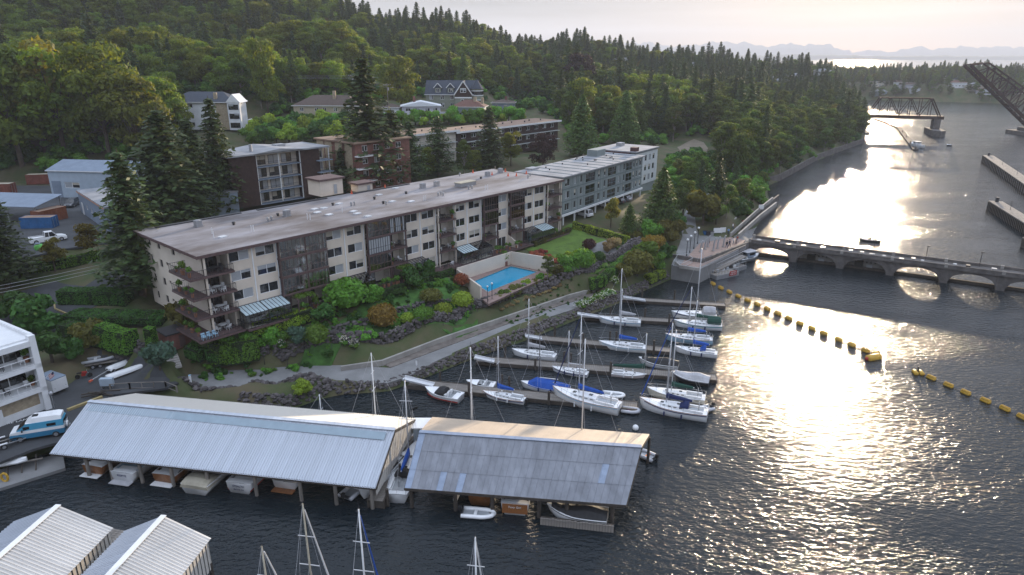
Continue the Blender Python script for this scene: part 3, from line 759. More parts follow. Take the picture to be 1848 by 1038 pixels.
# roof furniture (bolted to the roof: parts)
def Al(u, v, z=18.57):
 p = at(u, v, z) - OA; return p.x * DA.x + p.y * DA.y, p.x * NA.x + p.y * NA.y
RT = RZ + 0.12
sg = G(); sg.box(-.55, .55, -.45, .45, 0, .14); sky_m = sg.mesh('skylight', mk('skylight_dome', (0.62, 0.64, 0.66), 0.2, 0.05, 1))
vg = G(); vg.tube((0, 0, 0), (0, 0, .55), .14, 8); vg.tube((0, 0, .5), (0, 0, .72), .24, 8, .2); vent_m = vg.mesh('roof_vent', steel)
vg = G(); vg.tube((0, 0, 0), (0, 0, .3), .2, 8); vg.tube((0, 0, .28), (0, 0, .5), .3, 8, .26); vent_d = vg.mesh('roof_vent', dkmetal)
vg = G(); vg.tube((0, 0, 0), (0, 0, 1.0), .06, 6); pipe_m = vg.mesh('vent_pipe', white)
ag = G(); ag.box(-.5, .5, -.4, .4, .12, 1.0); ag.box(-.6, .6, -.5, .5, 0, .12); ag.tube((0, 0, 1.0), (0, 0, 1.06), .36, 12); ac_m = ag.mesh('air_conditioner', steel)
cg = G(); cg.tube((0, 0, .05), (0, 0, .75), .2, 8, .06); cg.box(-.24, .24, -.24, .24, 0, .05); cone_m = cg.mesh('traffic_cone', mk('cone_orange', (0.62, 0.11, 0.05), 0.6, 0.1, 2))
for me, lst in ((sky_m, [(402, 428), (568, 378), (573, 384), (585, 376), (594, 388), (612, 368), (638, 382), (645, 386), (664, 391), (708, 364), (742, 364), (684, 352), (714, 340)]),
 (vent_d, [(422, 406), (502, 390), (601, 371), (676, 360), (733, 350), (692, 368), (868, 323)]), (vent_m, [(484, 400), (490, 398), (634, 372), (640, 371), (697, 370), (791, 354), (796, 352), (800, 354), (852, 341), (846, 342), (830, 318), (953, 322), (957, 318)]),
 (pipe_m, [(383, 422), (386, 430), (454, 418), (458, 418), (555, 396), (560, 397), (618, 384), (768, 362), (765, 363), (880, 342), (876, 343)]),
 (ac_m, [(358, 409), (518, 390), (763, 340), (788, 336), (880, 318), (903, 312)])):
 for u, v in lst:
  x, y = Al(u, v)
  if 0.6 < x < 79.5 and 0.6 < y < 21: link(me.name.split('.')[0], me, A, (x, y, RT), rng.uniform(0, .2))
for u, v in ((626, 348), (695, 340), (888, 316), (912, 310), (917, 318), (932, 318), (950, 314), (852, 312)):
 x, y = Al(u, v)
 o = link('traffic_cone', cone_m, None, Aw(x, min(y, 20.8), RT), 0); tag(o, 'orange marker cone standing on the flat roof of the cream block', 'traffic cone', 'cones on the flat roof')
# roof penthouses
for u, v, w_, d_, h_ in ((600, 352, 5.0, 4.2, 2.9), (660, 345, 3.4, 2.4, 1.4)):
 x, y = Al(u, v)
 o = G().box(x - w_ / 2, x + w_ / 2, y, y + d_, RT, RT + h_).build('penthouse', cream, A)
 G().box(x - w_ / 2 - .35, x + w_ / 2 + .35, y - .35, y + d_ + .35, RT + h_ + .002, RT + h_ + .35).build('penthouse_roof', brown, o)
 win(o, x + .3, RT + .05, .9, min(2, h_ - .3), y - .05, frame=cream, kinds='b', cols=1)
x, y = Al(840, 335); o = G().box(x - 2.2, x + 2.2, y - .9, y + .9, RT, RT + .7).build('roof_hatch', steel, A); G().box(x - 2.3, x + 2.3, y - 1, y + 1, RT + .702, RT + .85).build('hatch_lid', tan, o)
# ---------------------------------------------------------------- teal block over a car park
teal = mk('teal_panel', (0.205, 0.24, 0.24), 0.8, 0.08, 0.5); tealt = mk('teal_trim', (0.10, 0.135, 0.145), 0.7, 0.1, 1); palet = mk('pale_trim', (0.5, 0.53, 0.53), 0.7, 0.06, 1)
B0 = at(1018, 321, 18.5); B1 = at(1164, 282, 18.5); BA = math.atan2(B1.y - B0.y, B1.x - B0.x); BL = (B1 - B0).length
BZ = 10.1
B = empty('teal_apartment_block', (B0.x, B0.y, BZ - 2.4), BA, 'teal three storey apartment block raised on posts over parked cars', 'apartment building')
bh = 2.75; ops = []; wins = []
def bcol(x, w, kind): wins.append((x, w, kind))
k = BL / 41.8
for x, w_, kd in ((1.6, 2.0, 'w'), (5.6, 1.0, 'w'), (8.4, 1.0, 'w'), (10.9, 4.4, 'r'), (17.0, 1.0, 'w'), (20.0, 1.0, 'w'), (22.0, 4.3, 'r'), (27.6, 1.0, 'w'), (30.6, 1.0, 'w'), (32.0, 3.4, 'r'), (36.2, .9, 'w'), (38.0, .9, 'w'), (39.8, 1.5, 'w')):
 bcol(x * k, w_ * k, kd)
for x, w_, kd in wins:
 for f in range(3):
  z = 2.4 + f * bh
  ops.append((x, x + w_, z + (0.6 if kd == 'w' else 0.25), z + 2.2))
wall_open(BL, 3 * bh, ops, y=0.6, z0=2.4, d=0.3).build('wall', teal, B)
for x, w_, kd in wins:
 for f in range(3):
  z = 2.4 + f * bh
  if kd == 'w': win(B, x, z + .6, w_, 1.6, .75, frame=palet, cols=1 if w_ < 1.4 else 2, kinds='ppppb')
  else:
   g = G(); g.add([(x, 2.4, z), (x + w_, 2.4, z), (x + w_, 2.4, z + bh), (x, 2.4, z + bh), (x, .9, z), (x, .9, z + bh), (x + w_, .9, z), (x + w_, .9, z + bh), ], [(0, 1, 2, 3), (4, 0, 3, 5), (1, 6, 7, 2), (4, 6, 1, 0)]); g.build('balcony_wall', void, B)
   g = G(); n = 2
   for i in range(n + 1): g.box(x + w_ * i / n - .06, x + w_ * i / n + .06, .6, .68, z + .25, z + 2.2)
   g.bar((x, .64, z + 1.1), (x + w_, .64, z + 1.1), .07); fo = g.build('glazing_frame', tealt, B)
   for i in range(n): G().box(x + w_ * i / n + .07, x + w_ * (i + 1) / n - .07, .66, .675, z + .27, z + 1.07).build('pane', pane, fo); G().box(x + w_ * i / n + .07, x + w_ * (i + 1) / n - .07, .70, .71, z + 1.14, z + 2.18).build('pane', clear, fo)
g = G()
for f in range(3): g.box(0, BL, .55, .597, 2.4 + f * bh - .08, 2.4 + f * bh + .12)
for x in np.arange(0.5, BL, 1.35): 
 if not any(a - .1 < x < a + b + .1 for a, b, _ in wins): g.box(x - .04, x + .04, .57, .597, 2.5, 2.4 + 3 * bh)
g.build('trim', tealt, B)
TH = 2.4 + 3 * bh
broof = mk('grey_membrane', (0.19, 0.20, 0.22), 0.85, 0.2, 0.25, col2=(0.31, 0.32, 0.34))
G().box(-.2, BL + .3, 0, 13.2, TH + .02, TH + .3).build('roof', broof, B)
G().box(0, BL, .65, 12.8, 2.1, 2.38).build('floor_slab', palet, B)
G().box(-.1, BL + .2, .2, .6, 1.9, 2.35).build('edge_beam', white, B)
G().add([(0, .6, 2.4), (0, 12.8, 2.4), (0, 12.8, TH), (0, .6, TH), (BL, .6, 2.4), (BL, 12.8, 2.4), (BL, 12.8, TH), (BL, .6, TH)], [(0, 3, 2, 1), (4, 5, 6, 7), (1, 2, 6, 5)]).build('wall', teal, B)
for i, x in enumerate(np.linspace(1, BL - .5, 9)):
 G().box(x - .14, x + .14, .45, .73, -1.2, 2.1).build('post', white, B)
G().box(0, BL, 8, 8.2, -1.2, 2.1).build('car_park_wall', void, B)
for x in np.linspace(4, BL - 2, 10): G().bar((x, .3, TH + .33), (x + .2, 13, TH + .33), .35, .06).build('roof_seam', tealt, B)
for i in range(16): link('roof_vent', vent_d, B, (rng.uniform(2, BL - 2), rng.uniform(3, 12), TH + .3), 0).scale = (.7, .7, .7)
G().box(BL - 9, BL - 4.5, 9.5, 12.6, TH + .3, TH + 1.9).build('penthouse', teal, B)
G().rbox((5, 11.8, TH + .5), (3, 2, .4)).build('roof_hatch', steel, B)
# end block beyond it
maroon = mk('maroon_panel', (0.07, 0.028, 0.028), 0.8, 0.15, 1)
C0 = empty('end_apartment_block', (B0.x, B0.y, BZ - 2.4), BA, 'small teal end block with maroon recess behind the long teal block', 'apartment building')
x0, x1, y0, y1 = BL + 1.2, BL + 15.5, 3.2, 16
ops = [(x1 + 0, 0, 0, 0)][:0]
fx = [(x0 + 3.2 + i * 2.6, x0 + 4.5 + i * 2.6, 2.4 + f * bh + .5, 2.4 + f * bh + 2.1) for f in range(3) for i in range(4)]
wall_open(x1 - x0, 3 * bh + .6, fx, y=y0, x0=x0, z0=2.0).build('wall', palet, C0)
for a, b, c, e in fx: win(C0, a, c, b - a, e - c, y0 + .12, frame=tealt, cols=1, kinds='pppb')
G().box(x0 - .5, x0 + 2.0, y0 + 1.6, y1, -1, TH + .6).build('recess_wall', maroon, C0)
for f in range(3): G().box(x0 - 1.4, x0 + 1.8, y0 + .2, y0 + 1.6, 2.2 + f * bh, 2.4 + f * bh).build('balcony_slab', palet, C0); railing([(x0 - 1.3, y0 + .3, 2.4 + f * bh), (x0 + 1.7, y0 + .3, 2.4 + f * bh)], gap=.4).build('railing', dkmetal, C0)
G().box(x0 + .1, x1 - .05, y0 + .31, y1 - .05, -1.5, TH + .5).build('wall', teal, C0)
G().box(x0 - .3, x1 + .3, y0 - .3, y1 + .2, TH + .62, TH + .9).build('roof', broof, C0)
G().box(x1 - 6, x1 - 3.5, y1 - 4, y1 - 2.5, TH + .9, TH + 1.8).build('chimney', steel, C0)
G().box(x0 + .4, x0 + 2.4, y0 + .3, y0 + 2.0, TH + .9, TH + 1.9).build('chimney', maroon, C0)
# ---------------------------------------------------------------- blocks and houses behind
def house(name, label, loc, rz, W, D, H, wallm, roofmt, roof='hip', rh=2.6, storeys=2, wf=(), wr=(), wl=(), over=.5, chim=None, cat='house', ww=1.3, wh=1.2, frame=None):
 """house with its front along local x (towards the camera), parts: wall, roof (> chimney), windows (> pane), eaves"""
 o = empty(name, loc, rz, label, cat); sh = H / storeys
 rows = lambda f: f * sh + sh * .36
 of = [(x, x + ww, rows(f), rows(f) + wh) for f in range(storeys) for x in wf]
 wall_open(W, H, of, y=0, d=.2).build('wall', wallm, o)
 for a, b, c, e in of: win(o, a, c, b - a, e - c, .08, frame=frame or white, kinds='ppppb', fw=.09)
 G().add([(0, 0, 0), (0, D, 0), (0, D, H), (0, 0, H), (W, 0, 0), (W, D, 0), (W, D, H), (W, 0, H)], [(0, 3, 2, 1), (4, 5, 6, 7), (1, 2, 6, 5)]).build('wall', wallm, o)
 for f in range(storeys):
  for y in wr: win(o, y, rows(f), ww, wh, W + .02, 'right', frame=frame or white, fw=.09)
  for y in wl: win(o, y + ww, rows(f), ww, wh, -.02, 'left', frame=frame or white, fw=.09)
 e = over; g = G(); b = [(-e, -e, H), (W + e, -e, H), (W + e, D + e, H), (-e, D + e, H)]
 if roof == 'hip':
  i = min(W, D) / 2; t = [(i, D / 2, H + rh), (W - i, D / 2, H + rh)] if W >= D else [(W / 2, i, H + rh), (W / 2, D - i, H + rh)]
  if W >= D: g.add(b + t, [(0, 1, 5, 4), (1, 2, 5), (2, 3, 4, 5), (3, 0, 4), (3, 2, 1, 0)])
  else: g.add(b + t, [(0, 1, 4), (1, 2, 5, 4), (2, 3, 5), (3, 0, 4, 5), (3, 2, 1, 0)])
 elif roof == 'gable':
  t = [(-e, D / 2, H + rh), (W + e, D / 2, H + rh)]
  g.add(b + t, [(0, 1, 5, 4), (2, 3, 4, 5), (1, 2, 5), (3, 0, 4), (3, 2, 1, 0)])
 elif roof == 'gablex':
  t = [(W / 2, -e, H + rh), (W / 2, D + e, H + rh)]
  g.add(b + t, [(0, 1, 4), (1, 2, 5, 4), (2, 3, 5), (3, 0, 4, 5), (3, 2, 1, 0)])
 else: g.box(-e, W + e, -e, D + e, H, H + .35)
 r_ = g.build('roof', roofmt, o)
 if roof != 'flat':
  q = G()
  for a_, b_ in zip(b, b[1:] + b[:1]): q.bar(Vector(a_) - Vector((0, 0, .1)), Vector(b_) - Vector((0, 0, .1)), .12, .2)
  q.build('gutter', white, o)
 for cx, cy, ch, cm in (chim or []): G().box(cx - .5, cx + .5, cy - .4, cy + .4, H, ch).build('chimney', cm, r_)
 return o
slate = mk('slate_shingle', (0.045, 0.055, 0.075), 0.85, 0.2, 2, bump=.3, bscale=5); brownsh = mk('brown_shingle', (0.085, 0.062, 0.052), 0.85, 0.2, 2, bump=.3, bscale=5)
redsh = mk('russet_shingle', (0.13, 0.065, 0.05), 0.85, 0.2, 2, bump=.3, bscale=5); beige = mk('beige_siding', (0.40, 0.35, 0.26), 0.85, 0.08, .8); lilac = mk('lilac_siding', (0.5, 0.5, 0.56), 0.8, 0.06, .8)
sage = mk('sage_siding', (0.22, 0.235, 0.19), 0.85, 0.08, .8); whites = mk('white_siding', (0.68, 0.70, 0.73), 0.8, 0.06, .8); stone = mk('tan_brick', (0.34, 0.28, 0.2), 0.9, 0.2, 2)
shing = mk('dark_shingle_wall', (0.040, 0.022, 0.019), 0.85, 0.3, 1.5, bump=.4, bscale=7); brick = mk('red_brick', (0.17, 0.075, 0.06), 0.9, 0.2, 2); tanroof = mk('tan_gravel_roof', (0.24, 0.165, 0.12), 0.9, 0.2, .3)
blueg = mk('blue_grey_siding', (0.19, 0.235, 0.30), 0.7, 0.1, .6); bluew = mk('pale_blue_siding', (0.36, 0.43, 0.50), 0.7, 0.08, .6)
# white three storey house on the hill
p = at(428, 232, 21.3)
o = house('white_house', 'white three storey house with dark blue roof and tan brick stack on the wooded slope', (p.x - 21.5, p.y, 21.0), R(-3), 21.5, 10, 8.7, whites, slate, 'hip', 3.0, 3, (1.2, 6.0, 14.8), (2.5, 6.2), (), chim=[(15.5, 1.4, 11.6, stone)], ww=2.2, wh=1.3)
G().box(15.8, 19.6, -.12, -.02, 0, 8.6).build('brick_panel', stone, o)
G().box(2.6, 4.6, -.1, -.02, 0, 8.6).build('panel', blind, o)
g = G(); g.add([(19.6, -1.0, 8.6), (24.4, -1.0, 8.6), (22.0, -1.0, 11.2), (19.6, 5, 8.6), (24.4, 5, 8.6), (22.0, 5, 11.2)], [(0, 1, 2), (1, 4, 5, 2), (3, 0, 2, 5)]); g.build('gable', white, o)
g = G(); g.box(20.0, 24.0, -.8, .0, 0, 8.6); w2 = g.build('bay_window', whites, o)
for f in range(3): win(w2, 20.4, f * 2.85 + .7, 3.2, 1.6, -.88, frame=dkmetal, kinds='p')
# carport terrace beside it
p = at(470, 226, 21)
o = empty('terrace_canopy', (p.x, p.y, gz(p.x, p.y)), 0, 'white canopy with arches over a terrace beside the white three storey house', 'canopy')
G().box(-4, 4, -2, 3, 2.7, 2.9).build('roof', white, o)
for x in (-3.8, -1.2, 1.2, 3.8): G().box(x - .12, x + .12, -1.9, -1.66, -1, 2.7).build('post', white, o)
p = at(553, 220, 22.2)
house('beige_house', 'beige two storey house with brown hip roof above the hedge bank', (p.x - 4, p.y, 21.8), R(-4), 23, 11, 5.9, beige, brownsh, 'hip', 3.2, 2, (2.2, 7.4, 10.2, 14.0, 18.6), (2, 6), chim=[(13.5, 3.5, 10.6, stone)])
p = at(700, 207, 22.2)
o = house('lilac_house', 'low pale lilac house with white gable roof beside a retaining wall', (p.x + 5, p.y + 3, 22.0), R(8), 15, 9, 3.2, lilac, whites, 'gablex', 1.7, 1, (1.5, 5, 9, 12), (2, 5), ww=1.9, chim=[(5, 6, 6.6, brick)])
house('white_garage', 'white single garage beside the low lilac house', (p.x - 2, p.y + 2, 22.0), R(2), 6, 6, 2.8, whites, brownsh, 'hip', 1.3, 1, (), (), cat='garage')
G().box(0, 24, -.2, .2, -2, 1.9).build('retaining_wall', lilac, None, (p.x + 4, p.y - 4, 21.6), R(2)); tag(bpy.context.scene.objects['retaining_wall'], 'long grey retaining wall below the low lilac house', 'wall')
p = at(768, 190, 24)
o = house('craftsman_house', 'large sage and white gabled house with dormers and corner turret', (p.x + 1, p.y - 6, 22.5), R(-2), 21, 12, 6.2, sage, slate, 'gable', 5.4, 2, (1.5, 6, 10, 16.5), (3, 8), ww=1.5, wh=1.7)
for x in (5.0, 10.2):
 d = G().box(x - 1.2, x + 1.2, .4, 4, 6.2, 9.0).build('dormer', sage, o); win(d, x - .7, 7.0, 1.4, 1.5, .35, kinds='p')
 g = G(); g.add([(x - 1.7, .1, 8.8), (x + 1.7, .1, 8.8), (x, .1, 10.6), (x - 1.7, 4.6, 8.8), (x + 1.7, 4.6, 8.8), (x, 4.6, 10.6)], [(0, 1, 2), (1, 4, 5, 2), (3, 0, 2, 5)]); g.build('dormer_roof', slate, d)
 q = G(); q.bar((x - 1.75, .0, 8.75), (x, .0, 10.65), .1, .25); q.bar((x + 1.75, .0, 8.75), (x, .0, 10.65), .1, .25); q.build('bargeboard', white, d)
d = G(); d.add([(12.2, -1.4, 0), (19, -1.4, 0), (19, -1.4, 6.4), (15.6, -1.4, 11.2), (12.2, -1.4, 6.4), (12.2, 4, 0), (19, 4, 0), (19, 4, 6.4), (15.6, 4, 11.2), (12.2, 4, 6.4)], [(0, 1, 2, 3, 4), (1, 6, 7, 2), (5, 0, 4, 9)]); d = d.build('gable', shing, o)
G().box(12.15, 19.05, -1.48, -1.41, 0, 4.6).build('lower_wall', sage, d)
win(d, 14.4, 7.0, 2.4, 1.7, -1.5, kinds='p', fw=.14); win(d, 14.6, 2.2, 1.2, 2.2, -1.6, kinds='p', cols=1, fw=.14)
q = G(); q.bar((11.8, -1.6, 6.0), (15.6, -1.6, 11.5), .12, .4); q.bar((19.4, -1.6, 6.0), (15.6, -1.6, 11.5), .12, .4); q.bar((12.1, -1.6, 5.0), (19.2, -1.6, 5.0), .12, .5); q.build('bargeboard', white, d)
g = G(); g.add([(11.7, -1.7, 6.1), (15.6, -1.7, 11.6), (15.6, 6, 11.6), (11.7, 6, 6.1), (19.5, -1.7, 6.1), (19.5, 6, 6.1)], [(0, 1, 2, 3), (1, 4, 5, 2)]); g.build('gable_roof', slate, d)
tu = G(); tu.tube((21, 1.5, 0), (21, 1.5, 8.4), 2.5, 8); tu = tu.build('turret', sage, o)
G().tube((21, 1.5, 8.4), (21, 1.5, 12.2), 2.9, 8, .05).build('turret_roof', slate, tu)
for z in (2.4, 6.0): G().tube((21, 1.5, z), (21, 1.5, z + 1.5), 2.54, 8).build('window_band', pane, tu); G().tube((21, 1.5, z + 1.5), (21, 1.5, z + 1.8), 2.62, 8).build('trim', white, tu); G().tube((21, 1.5, z - .3), (21, 1.5, z), 2.62, 8).build('trim', white, tu)
p = at(817, 212, 22)
house('pale_cottage', 'pale cottage with russet hip roof in front of the big gabled house', (p.x, p.y, 21.3), R(-6), 11.5, 8, 4.6, bluew, redsh, 'hip', 2.3, 1, (1.5, 6.0), (2,), ww=2.0, wh=1.3, over=.8, chim=[(8, 3, 7.9, stone), (10.5, 5, 7.6, stone)])
p = at(888, 196, 21)
house('grey_bungalow', 'small blue grey bungalow with flat brown roof behind a street lamp', (p.x, p.y, 20.2), R(-5), 10, 8, 3.4, blueg, brownsh, 'hip', 1.2, 1, (1.5, 5.5), (2,), chim=[(6, 4, 6.0, brick)])
# dark shingled apartment house
Dd = empty('shingled_apartment_house', fr(32.8, 55.4, 11.6), ANG, 'dark brown shingled apartment house with pale flat roof and stacked balconies behind the conifers', 'apartment building')
Hd = 11.3
G().box(0, 6.4, 0, 11, 0, Hd).build('wall', shing, Dd); G().box(17.6, 22.6, -.1, 11, 0, Hd).build('wall', shing, Dd); G().box(6.4, 17.6, 1.9, 11, 0, Hd).build('wall', inner, Dd); G().box(22.6, 24.6, 1.6, 11, 0, Hd).build('wall', inner, Dd)
for f in range(4):
 z = f * 2.8 + .1
 for x in (7.0, 10.3, 13.6): win(Dd, x, z + .25, 2.6, 2.0, 1.82, frame=dkmetal, kinds='ppb')
 win(Dd, 22.8, z + .3, 1.6, 1.8, 1.52, frame=white, kinds='ppb')
 G().box(6.4, 17.6, .1, 1.9, z - .2, z).build('balcony_slab', blueg, Dd); railing([(6.5, .18, z), (17.5, .18, z)], gap=.35).build('railing', dkmetal, Dd)
 G().box(21.6, 25.6, -1.2, 1.6, z - .2, z).build('balcony_slab', blueg, Dd); railing([(22.6, -1.1, z), (25.5, -1.1, z), (25.5, 1.5, z)], gap=.35).build('railing', dkmetal, Dd)
for x in (6.5, 12.0, 17.5, 25.4): G().box(x - .1, x + .1, .12, .32, 0, Hd).build('post', white, Dd)
g = G(); g.prism([(-.6, -.6), (25.4, -.6), (25.4, 11.6), (-.6, 11.6)], Hd + .01, Hd + .35); Dr = g.build('roof', broof, Dd)
g = G(); g.add([(6, -1, Hd + .36), (18, -1, Hd + .36), (12, -1, Hd + 1.0), (6, 11.4, Hd + .36), (18, 11.4, Hd + .36), (12, 11.4, Hd + 1.0)], [(0, 1, 2), (1, 4, 5, 2), (3, 0, 2, 5)]); g.build('raised_roof', broof, Dr)
G().tube((7, 3, Hd + .3), (7, 3, Hd + 2.0), .35, 10).build('chimney', steel, Dr); G().box(15, 17.5, 6, 8, Hd + .36, Hd + 1.0).build('skylight', steel, Dr)
Fb = house('brick_apartment_house', 'red brick apartment house with white window bands and rounded balconies beside the tall conifer', fr(62.2, 50.2, 11.4), ANG, 17, 16.5, 12.2, brick, tanroof, 'flat', 0, 4, (2, 5.5, 9, 12.5), (3, 8), (2, 6, 10.5, 14), ww=1.6, wh=1.4, over=.5, cat='apartment building')
for y in (1.3, 5.3, 9.8, 13.3): G().box(-.08, -.02, y, y + 3, .3, 12).build('panel', stone, Fb)
for f in range(4):
 G().box(-.3, 5, -1.6, 0, f * 3.05 - .05, f * 3.05 + .2).build('balcony_slab', white, Fb); railing([(-.2, -1.5, f * 3.05 + .2), (4.9, -1.5, f * 3.05 + .2)], gap=.4).build('railing', dkmetal, Fb)
for (s0, s1, zb, hh, nm) in ((84, 112, 12.6, 9.2, 'near'), (112.3, 165, 12.0, 9.2, 'far')):
 L_ = s1 - s0
 Eb = house('long_brown_roofed_block', f'long low brown roofed apartment block {"behind the row of conifers" if nm == "near" else "with dark walls behind the purple leaved tree"}', fr(s0, 67.2, zb), ANG + R(0 if nm == 'near' else 1.5), L_, 10.5, hh, shing if nm == 'far' else inner, tanroof, 'flat', 0, 3, tuple(np.arange(2, L_ - 3, 4.6)), (3,), ww=2.2, wh=1.3, over=.9, cat='apartment building')
 G().box(-.9, L_ + .9, -.98, -.9, hh - .2, hh + .38).build('eave', white, Eb)
 for f in range(1, 3):
  G().box(.5, L_ - .5, -1.3, 0, f * 3.05 - .15, f * 3.05).build('balcony_slab', palet, Eb); railing([(.5, -1.25, f * 3.05), (L_ - .5, -1.25, f * 3.05)], gap=.5).build('railing', dkmetal, Eb)
 for x in np.arange(3, L_, 5): link('roof_vent', vent_d, Eb, (x, 3 + 3 * rng.random(), hh + .35), 0)
# blue shed, workshop and containers at the left
p = at(147, 383, 11)
o = house('blue_workshop', 'pale blue workshop with white flat roof at the edge of the asphalt lot', (p.x, p.y, 11.0), R(-48), 24, 26, 4.6, blueg, broof, 'flat', 0, 1, (6.5, 10.5, 14, 17.5), (), over=.15, cat='workshop', ww=1.4, wh=1.0)
G().box(2.2, 3.7, -.08, -.01, 0, 2.6).build('door', white, o)
g = G(); g.box(-.2, 24.2, -.22, -.16, 4.5, 4.72); g.build('fascia', mk('orange_trim', (0.4, 0.2, 0.12), 0.7), o)
o2 = house('white_shed', 'tall white shed with pitched blue grey roof behind the blue workshop', (p.x - 17.2, p.y + 17, 11.0), R(-8), 30, 12, 6.6, bluew, blueg, 'gable', 1.8, 1, (4, 14), (), (3,), over=.3, cat='shed', ww=4, wh=1.4)
G().box(.6, 3.0, -.08, -.01, 0, 4).build('door', blueg, o2)
contm = {}
def container(loc, rz, m, label, L_=12.2, H=2.6):
 o = empty('shipping_container', loc, rz, label, 'container')
 g = G(); n = int(L_ / .28); d = .05; pr = []
 for i in range(n + 1):
  x = L_ * i / n; y = 0 if i % 2 else d; pr.append((x, y))
 W_ = 2.44
 for i in range(n):
  (xa, ya), (xb, yb) = pr[i], pr[i + 1]
  g.add([(xa, ya, .15), (xb, yb, .15), (xb, yb, H - .12), (xa, ya, H - .12), (xa, W_ - ya, .15), (xb, W_ - yb, .15), (xb, W_ - yb, H - .12), (xa, W_ - ya, H - .12)], [(0, 1, 2, 3), (5, 4, 7, 6)])
 g.box(0.02, .08, .05, W_ - .05, .1, H - .1); g.build('side_wall', m, o)
 q = G()
 for x in (0, L_ - .12):
  for y in (-.02, W_ - .1): q.box(x, x + .12, y, y + .12, 0, H)
 for z in (0, H - .12):
  for y in (-.02, W_ - .1): q.box(.12, L_ - .12, y, y + .12, z, z + .12)
  for x in (0, L_ - .12): q.box(x, x + .12, .1, W_ - .1, z, z + .12)
 q.build('frame', m, o)
 G().box(.06, L_ - .06, .06, W_ - .06, H - .06, H - .02).build('roof', tanroof if m is not rust else tan, o)
 for y in (.15, 1.25): d = G().box(L_ - .03, L_ + .03, y, y + 1.05, .14, H - .14).build('door', m, o); G().tube((L_ + .06, y + .35, .2), (L_ + .06, y + .35, H - .2), .03, 5).build('lock_bar', steel, d)
 return o
orange = mk('orange_steel', (0.20, 0.065, 0.03), 0.75, 0.2, .8); bluest = mk('blue_steel', (0.02, 0.10, 0.25), 0.6, 0.2, .8)
p = at(30, 352, 11); container((p.x - 14, p.y, 11), R(4), rust, 'rust red container with tan roof nearest the grey canopy')
p = at(62, 341, 11); container((p.x - 6, p.y + 6, 11), R(14), rust, 'rust red container, middle one of the row leading to the white shed')
p = at(110, 330, 11); container((p.x - 8, p.y + 9, 11), R(14), rust, 'rust red container touching the white shed')
p = at(74, 405, 11); container((p.x, p.y, 11), R(70), orange, 'short orange container with its end facing the white pickup', 6.1)
p = at(38, 413, 11); container((p.x, p.y, 11), R(5), bluest, 'short bright blue container behind the white pickup', 6.1, 2.2)
p = at(20, 395, 11)
o = empty('grey_canopy', (p.x, p.y, 11), R(-8), 'open canopy with sloping grey metal roof over the container yard', 'canopy')
G().add([(-6, -3, 3.4), (9, -3, 3.4), (9, 5, 4.6), (-6, 5, 4.6), (-6, -3, 3.3), (9, -3, 3.3), (9, 5, 4.5), (-6, 5, 4.5)], [(0, 1, 2, 3), (7, 6, 5, 4), (0, 4, 5, 1), (1, 5, 6, 2)]).build('roof', blueg, o)
for x in (-5, 2, 8.5):
 for y in (-2.5, 4.5): G().box(x - .1, x + .1, y - .1, y + .1, 0, 3.4 + (y > 0) * .9).build('post', steel, o)
# white waterside building at the left edge
Wz = 2.4; p = at(91, 735, Wz)
wang = math.atan2((at(91, 735, Wz) - at(0, 770, Wz)).y, (at(91, 735, Wz) - at(0, 770, Wz)).x)
o = empty('white_waterfront_building', p, wang, 'white three storey waterfront building with railed balconies and flags', 'building')
WL, WD = 16.0, 11.0; wst = 3.1
for f in range(3):
 z = f * wst
 if f == 0:
  wall_open(WL, wst, [(-5.6, -.9, .9, 2.6), (-12, -6.8, .9, 2.6)], y=0, x0=-WL, z0=0, d=.12).build('wall', white, o)
  for a, b in ((-5.6, -.9), (-12, -6.8)): G().box(a, b, .1, .15, .9, 2.6).build('wood_panel', stone, o)
  G().box(-6.6, -5.0, -.1, -.01, 0, 2.0).build('door', white, o)
 else:
  wall_open(WL, wst, [(-4.8, -.9, .5, 2.6), (-9.6, -5.2, .5, 2.6), (-14.5, -10, .5, 2.6)], y=2.0, x0=-WL, z0=z, d=.15).build('wall', white, o) if False else None
  g = wall_open(WL, wst - .02, [(-4.8, -.9, z + .35, z + 2.6), (-9.6, -5.2, z + .35, z + 2.6), (-14.5, -10, z + .35, z + 2.6)], y=2.0, x0=-WL, z0=z, d=.15); g.build('wall', white, o)
  for a, w_ in ((-4.8, 3.9), (-9.6, 4.4), (-14.5, 4.5)): win(o, a, z + .35, w_, 2.25, 2.1, kinds='p', cols=2)
  G().box(-WL, .0, -.5, 2.0, z - .5, z).build('balcony_slab', white, o)
  railing([(-WL, -.4, z), (-.2, -.4, z)], gap=1.4, top=.08, bal=.05).build('railing', white, o)
  for j in range(4): furn('chair', p + Matrix.Rotation(wang, 3, 'Z') @ Vector((-1.5 - j * 2.2, .9, z)), wang + j, f'chair on the {("","middle","upper")[f]} balcony of the white waterfront building', f'chairs on the {("","middle","upper")[f]} white balcony', col=('white', 'dark', 'tan', 'dark')[j])
  furn('plant', p + Matrix.Rotation(wang, 3, 'Z') @ Vector((-.8, 1.2, z)), 0, f'tall potted plant on the {("","middle","upper")[f]} balcony of the white waterfront building', None)
G().add([(0, 0, 0), (0, WD, 0), (0, WD, 9.6), (0, 0, 9.6)], [(0, 1, 2, 3)]).build('wall', white, o)
G().box(-.7, .0, -.5, .3, 0.01, 9.9).build('pier', white, o); G().box(-WL, 0, -.45, .2, 8.6, 9.3).build('fascia', white, o)
G().box(-WL, .02, .2, WD, 9.2, 9.5).build('roof', broof if False else white, o); G().box(-.35, .05, .2, WD, 9.5, 9.95).build('parapet', white, o)
G().rbox((-4.2, 3.0, 9.6), (1.6, .5, .25)).build('roof_vent', dkmetal, o)
rotw = Matrix.Rotation(wang, 3, 'Z')
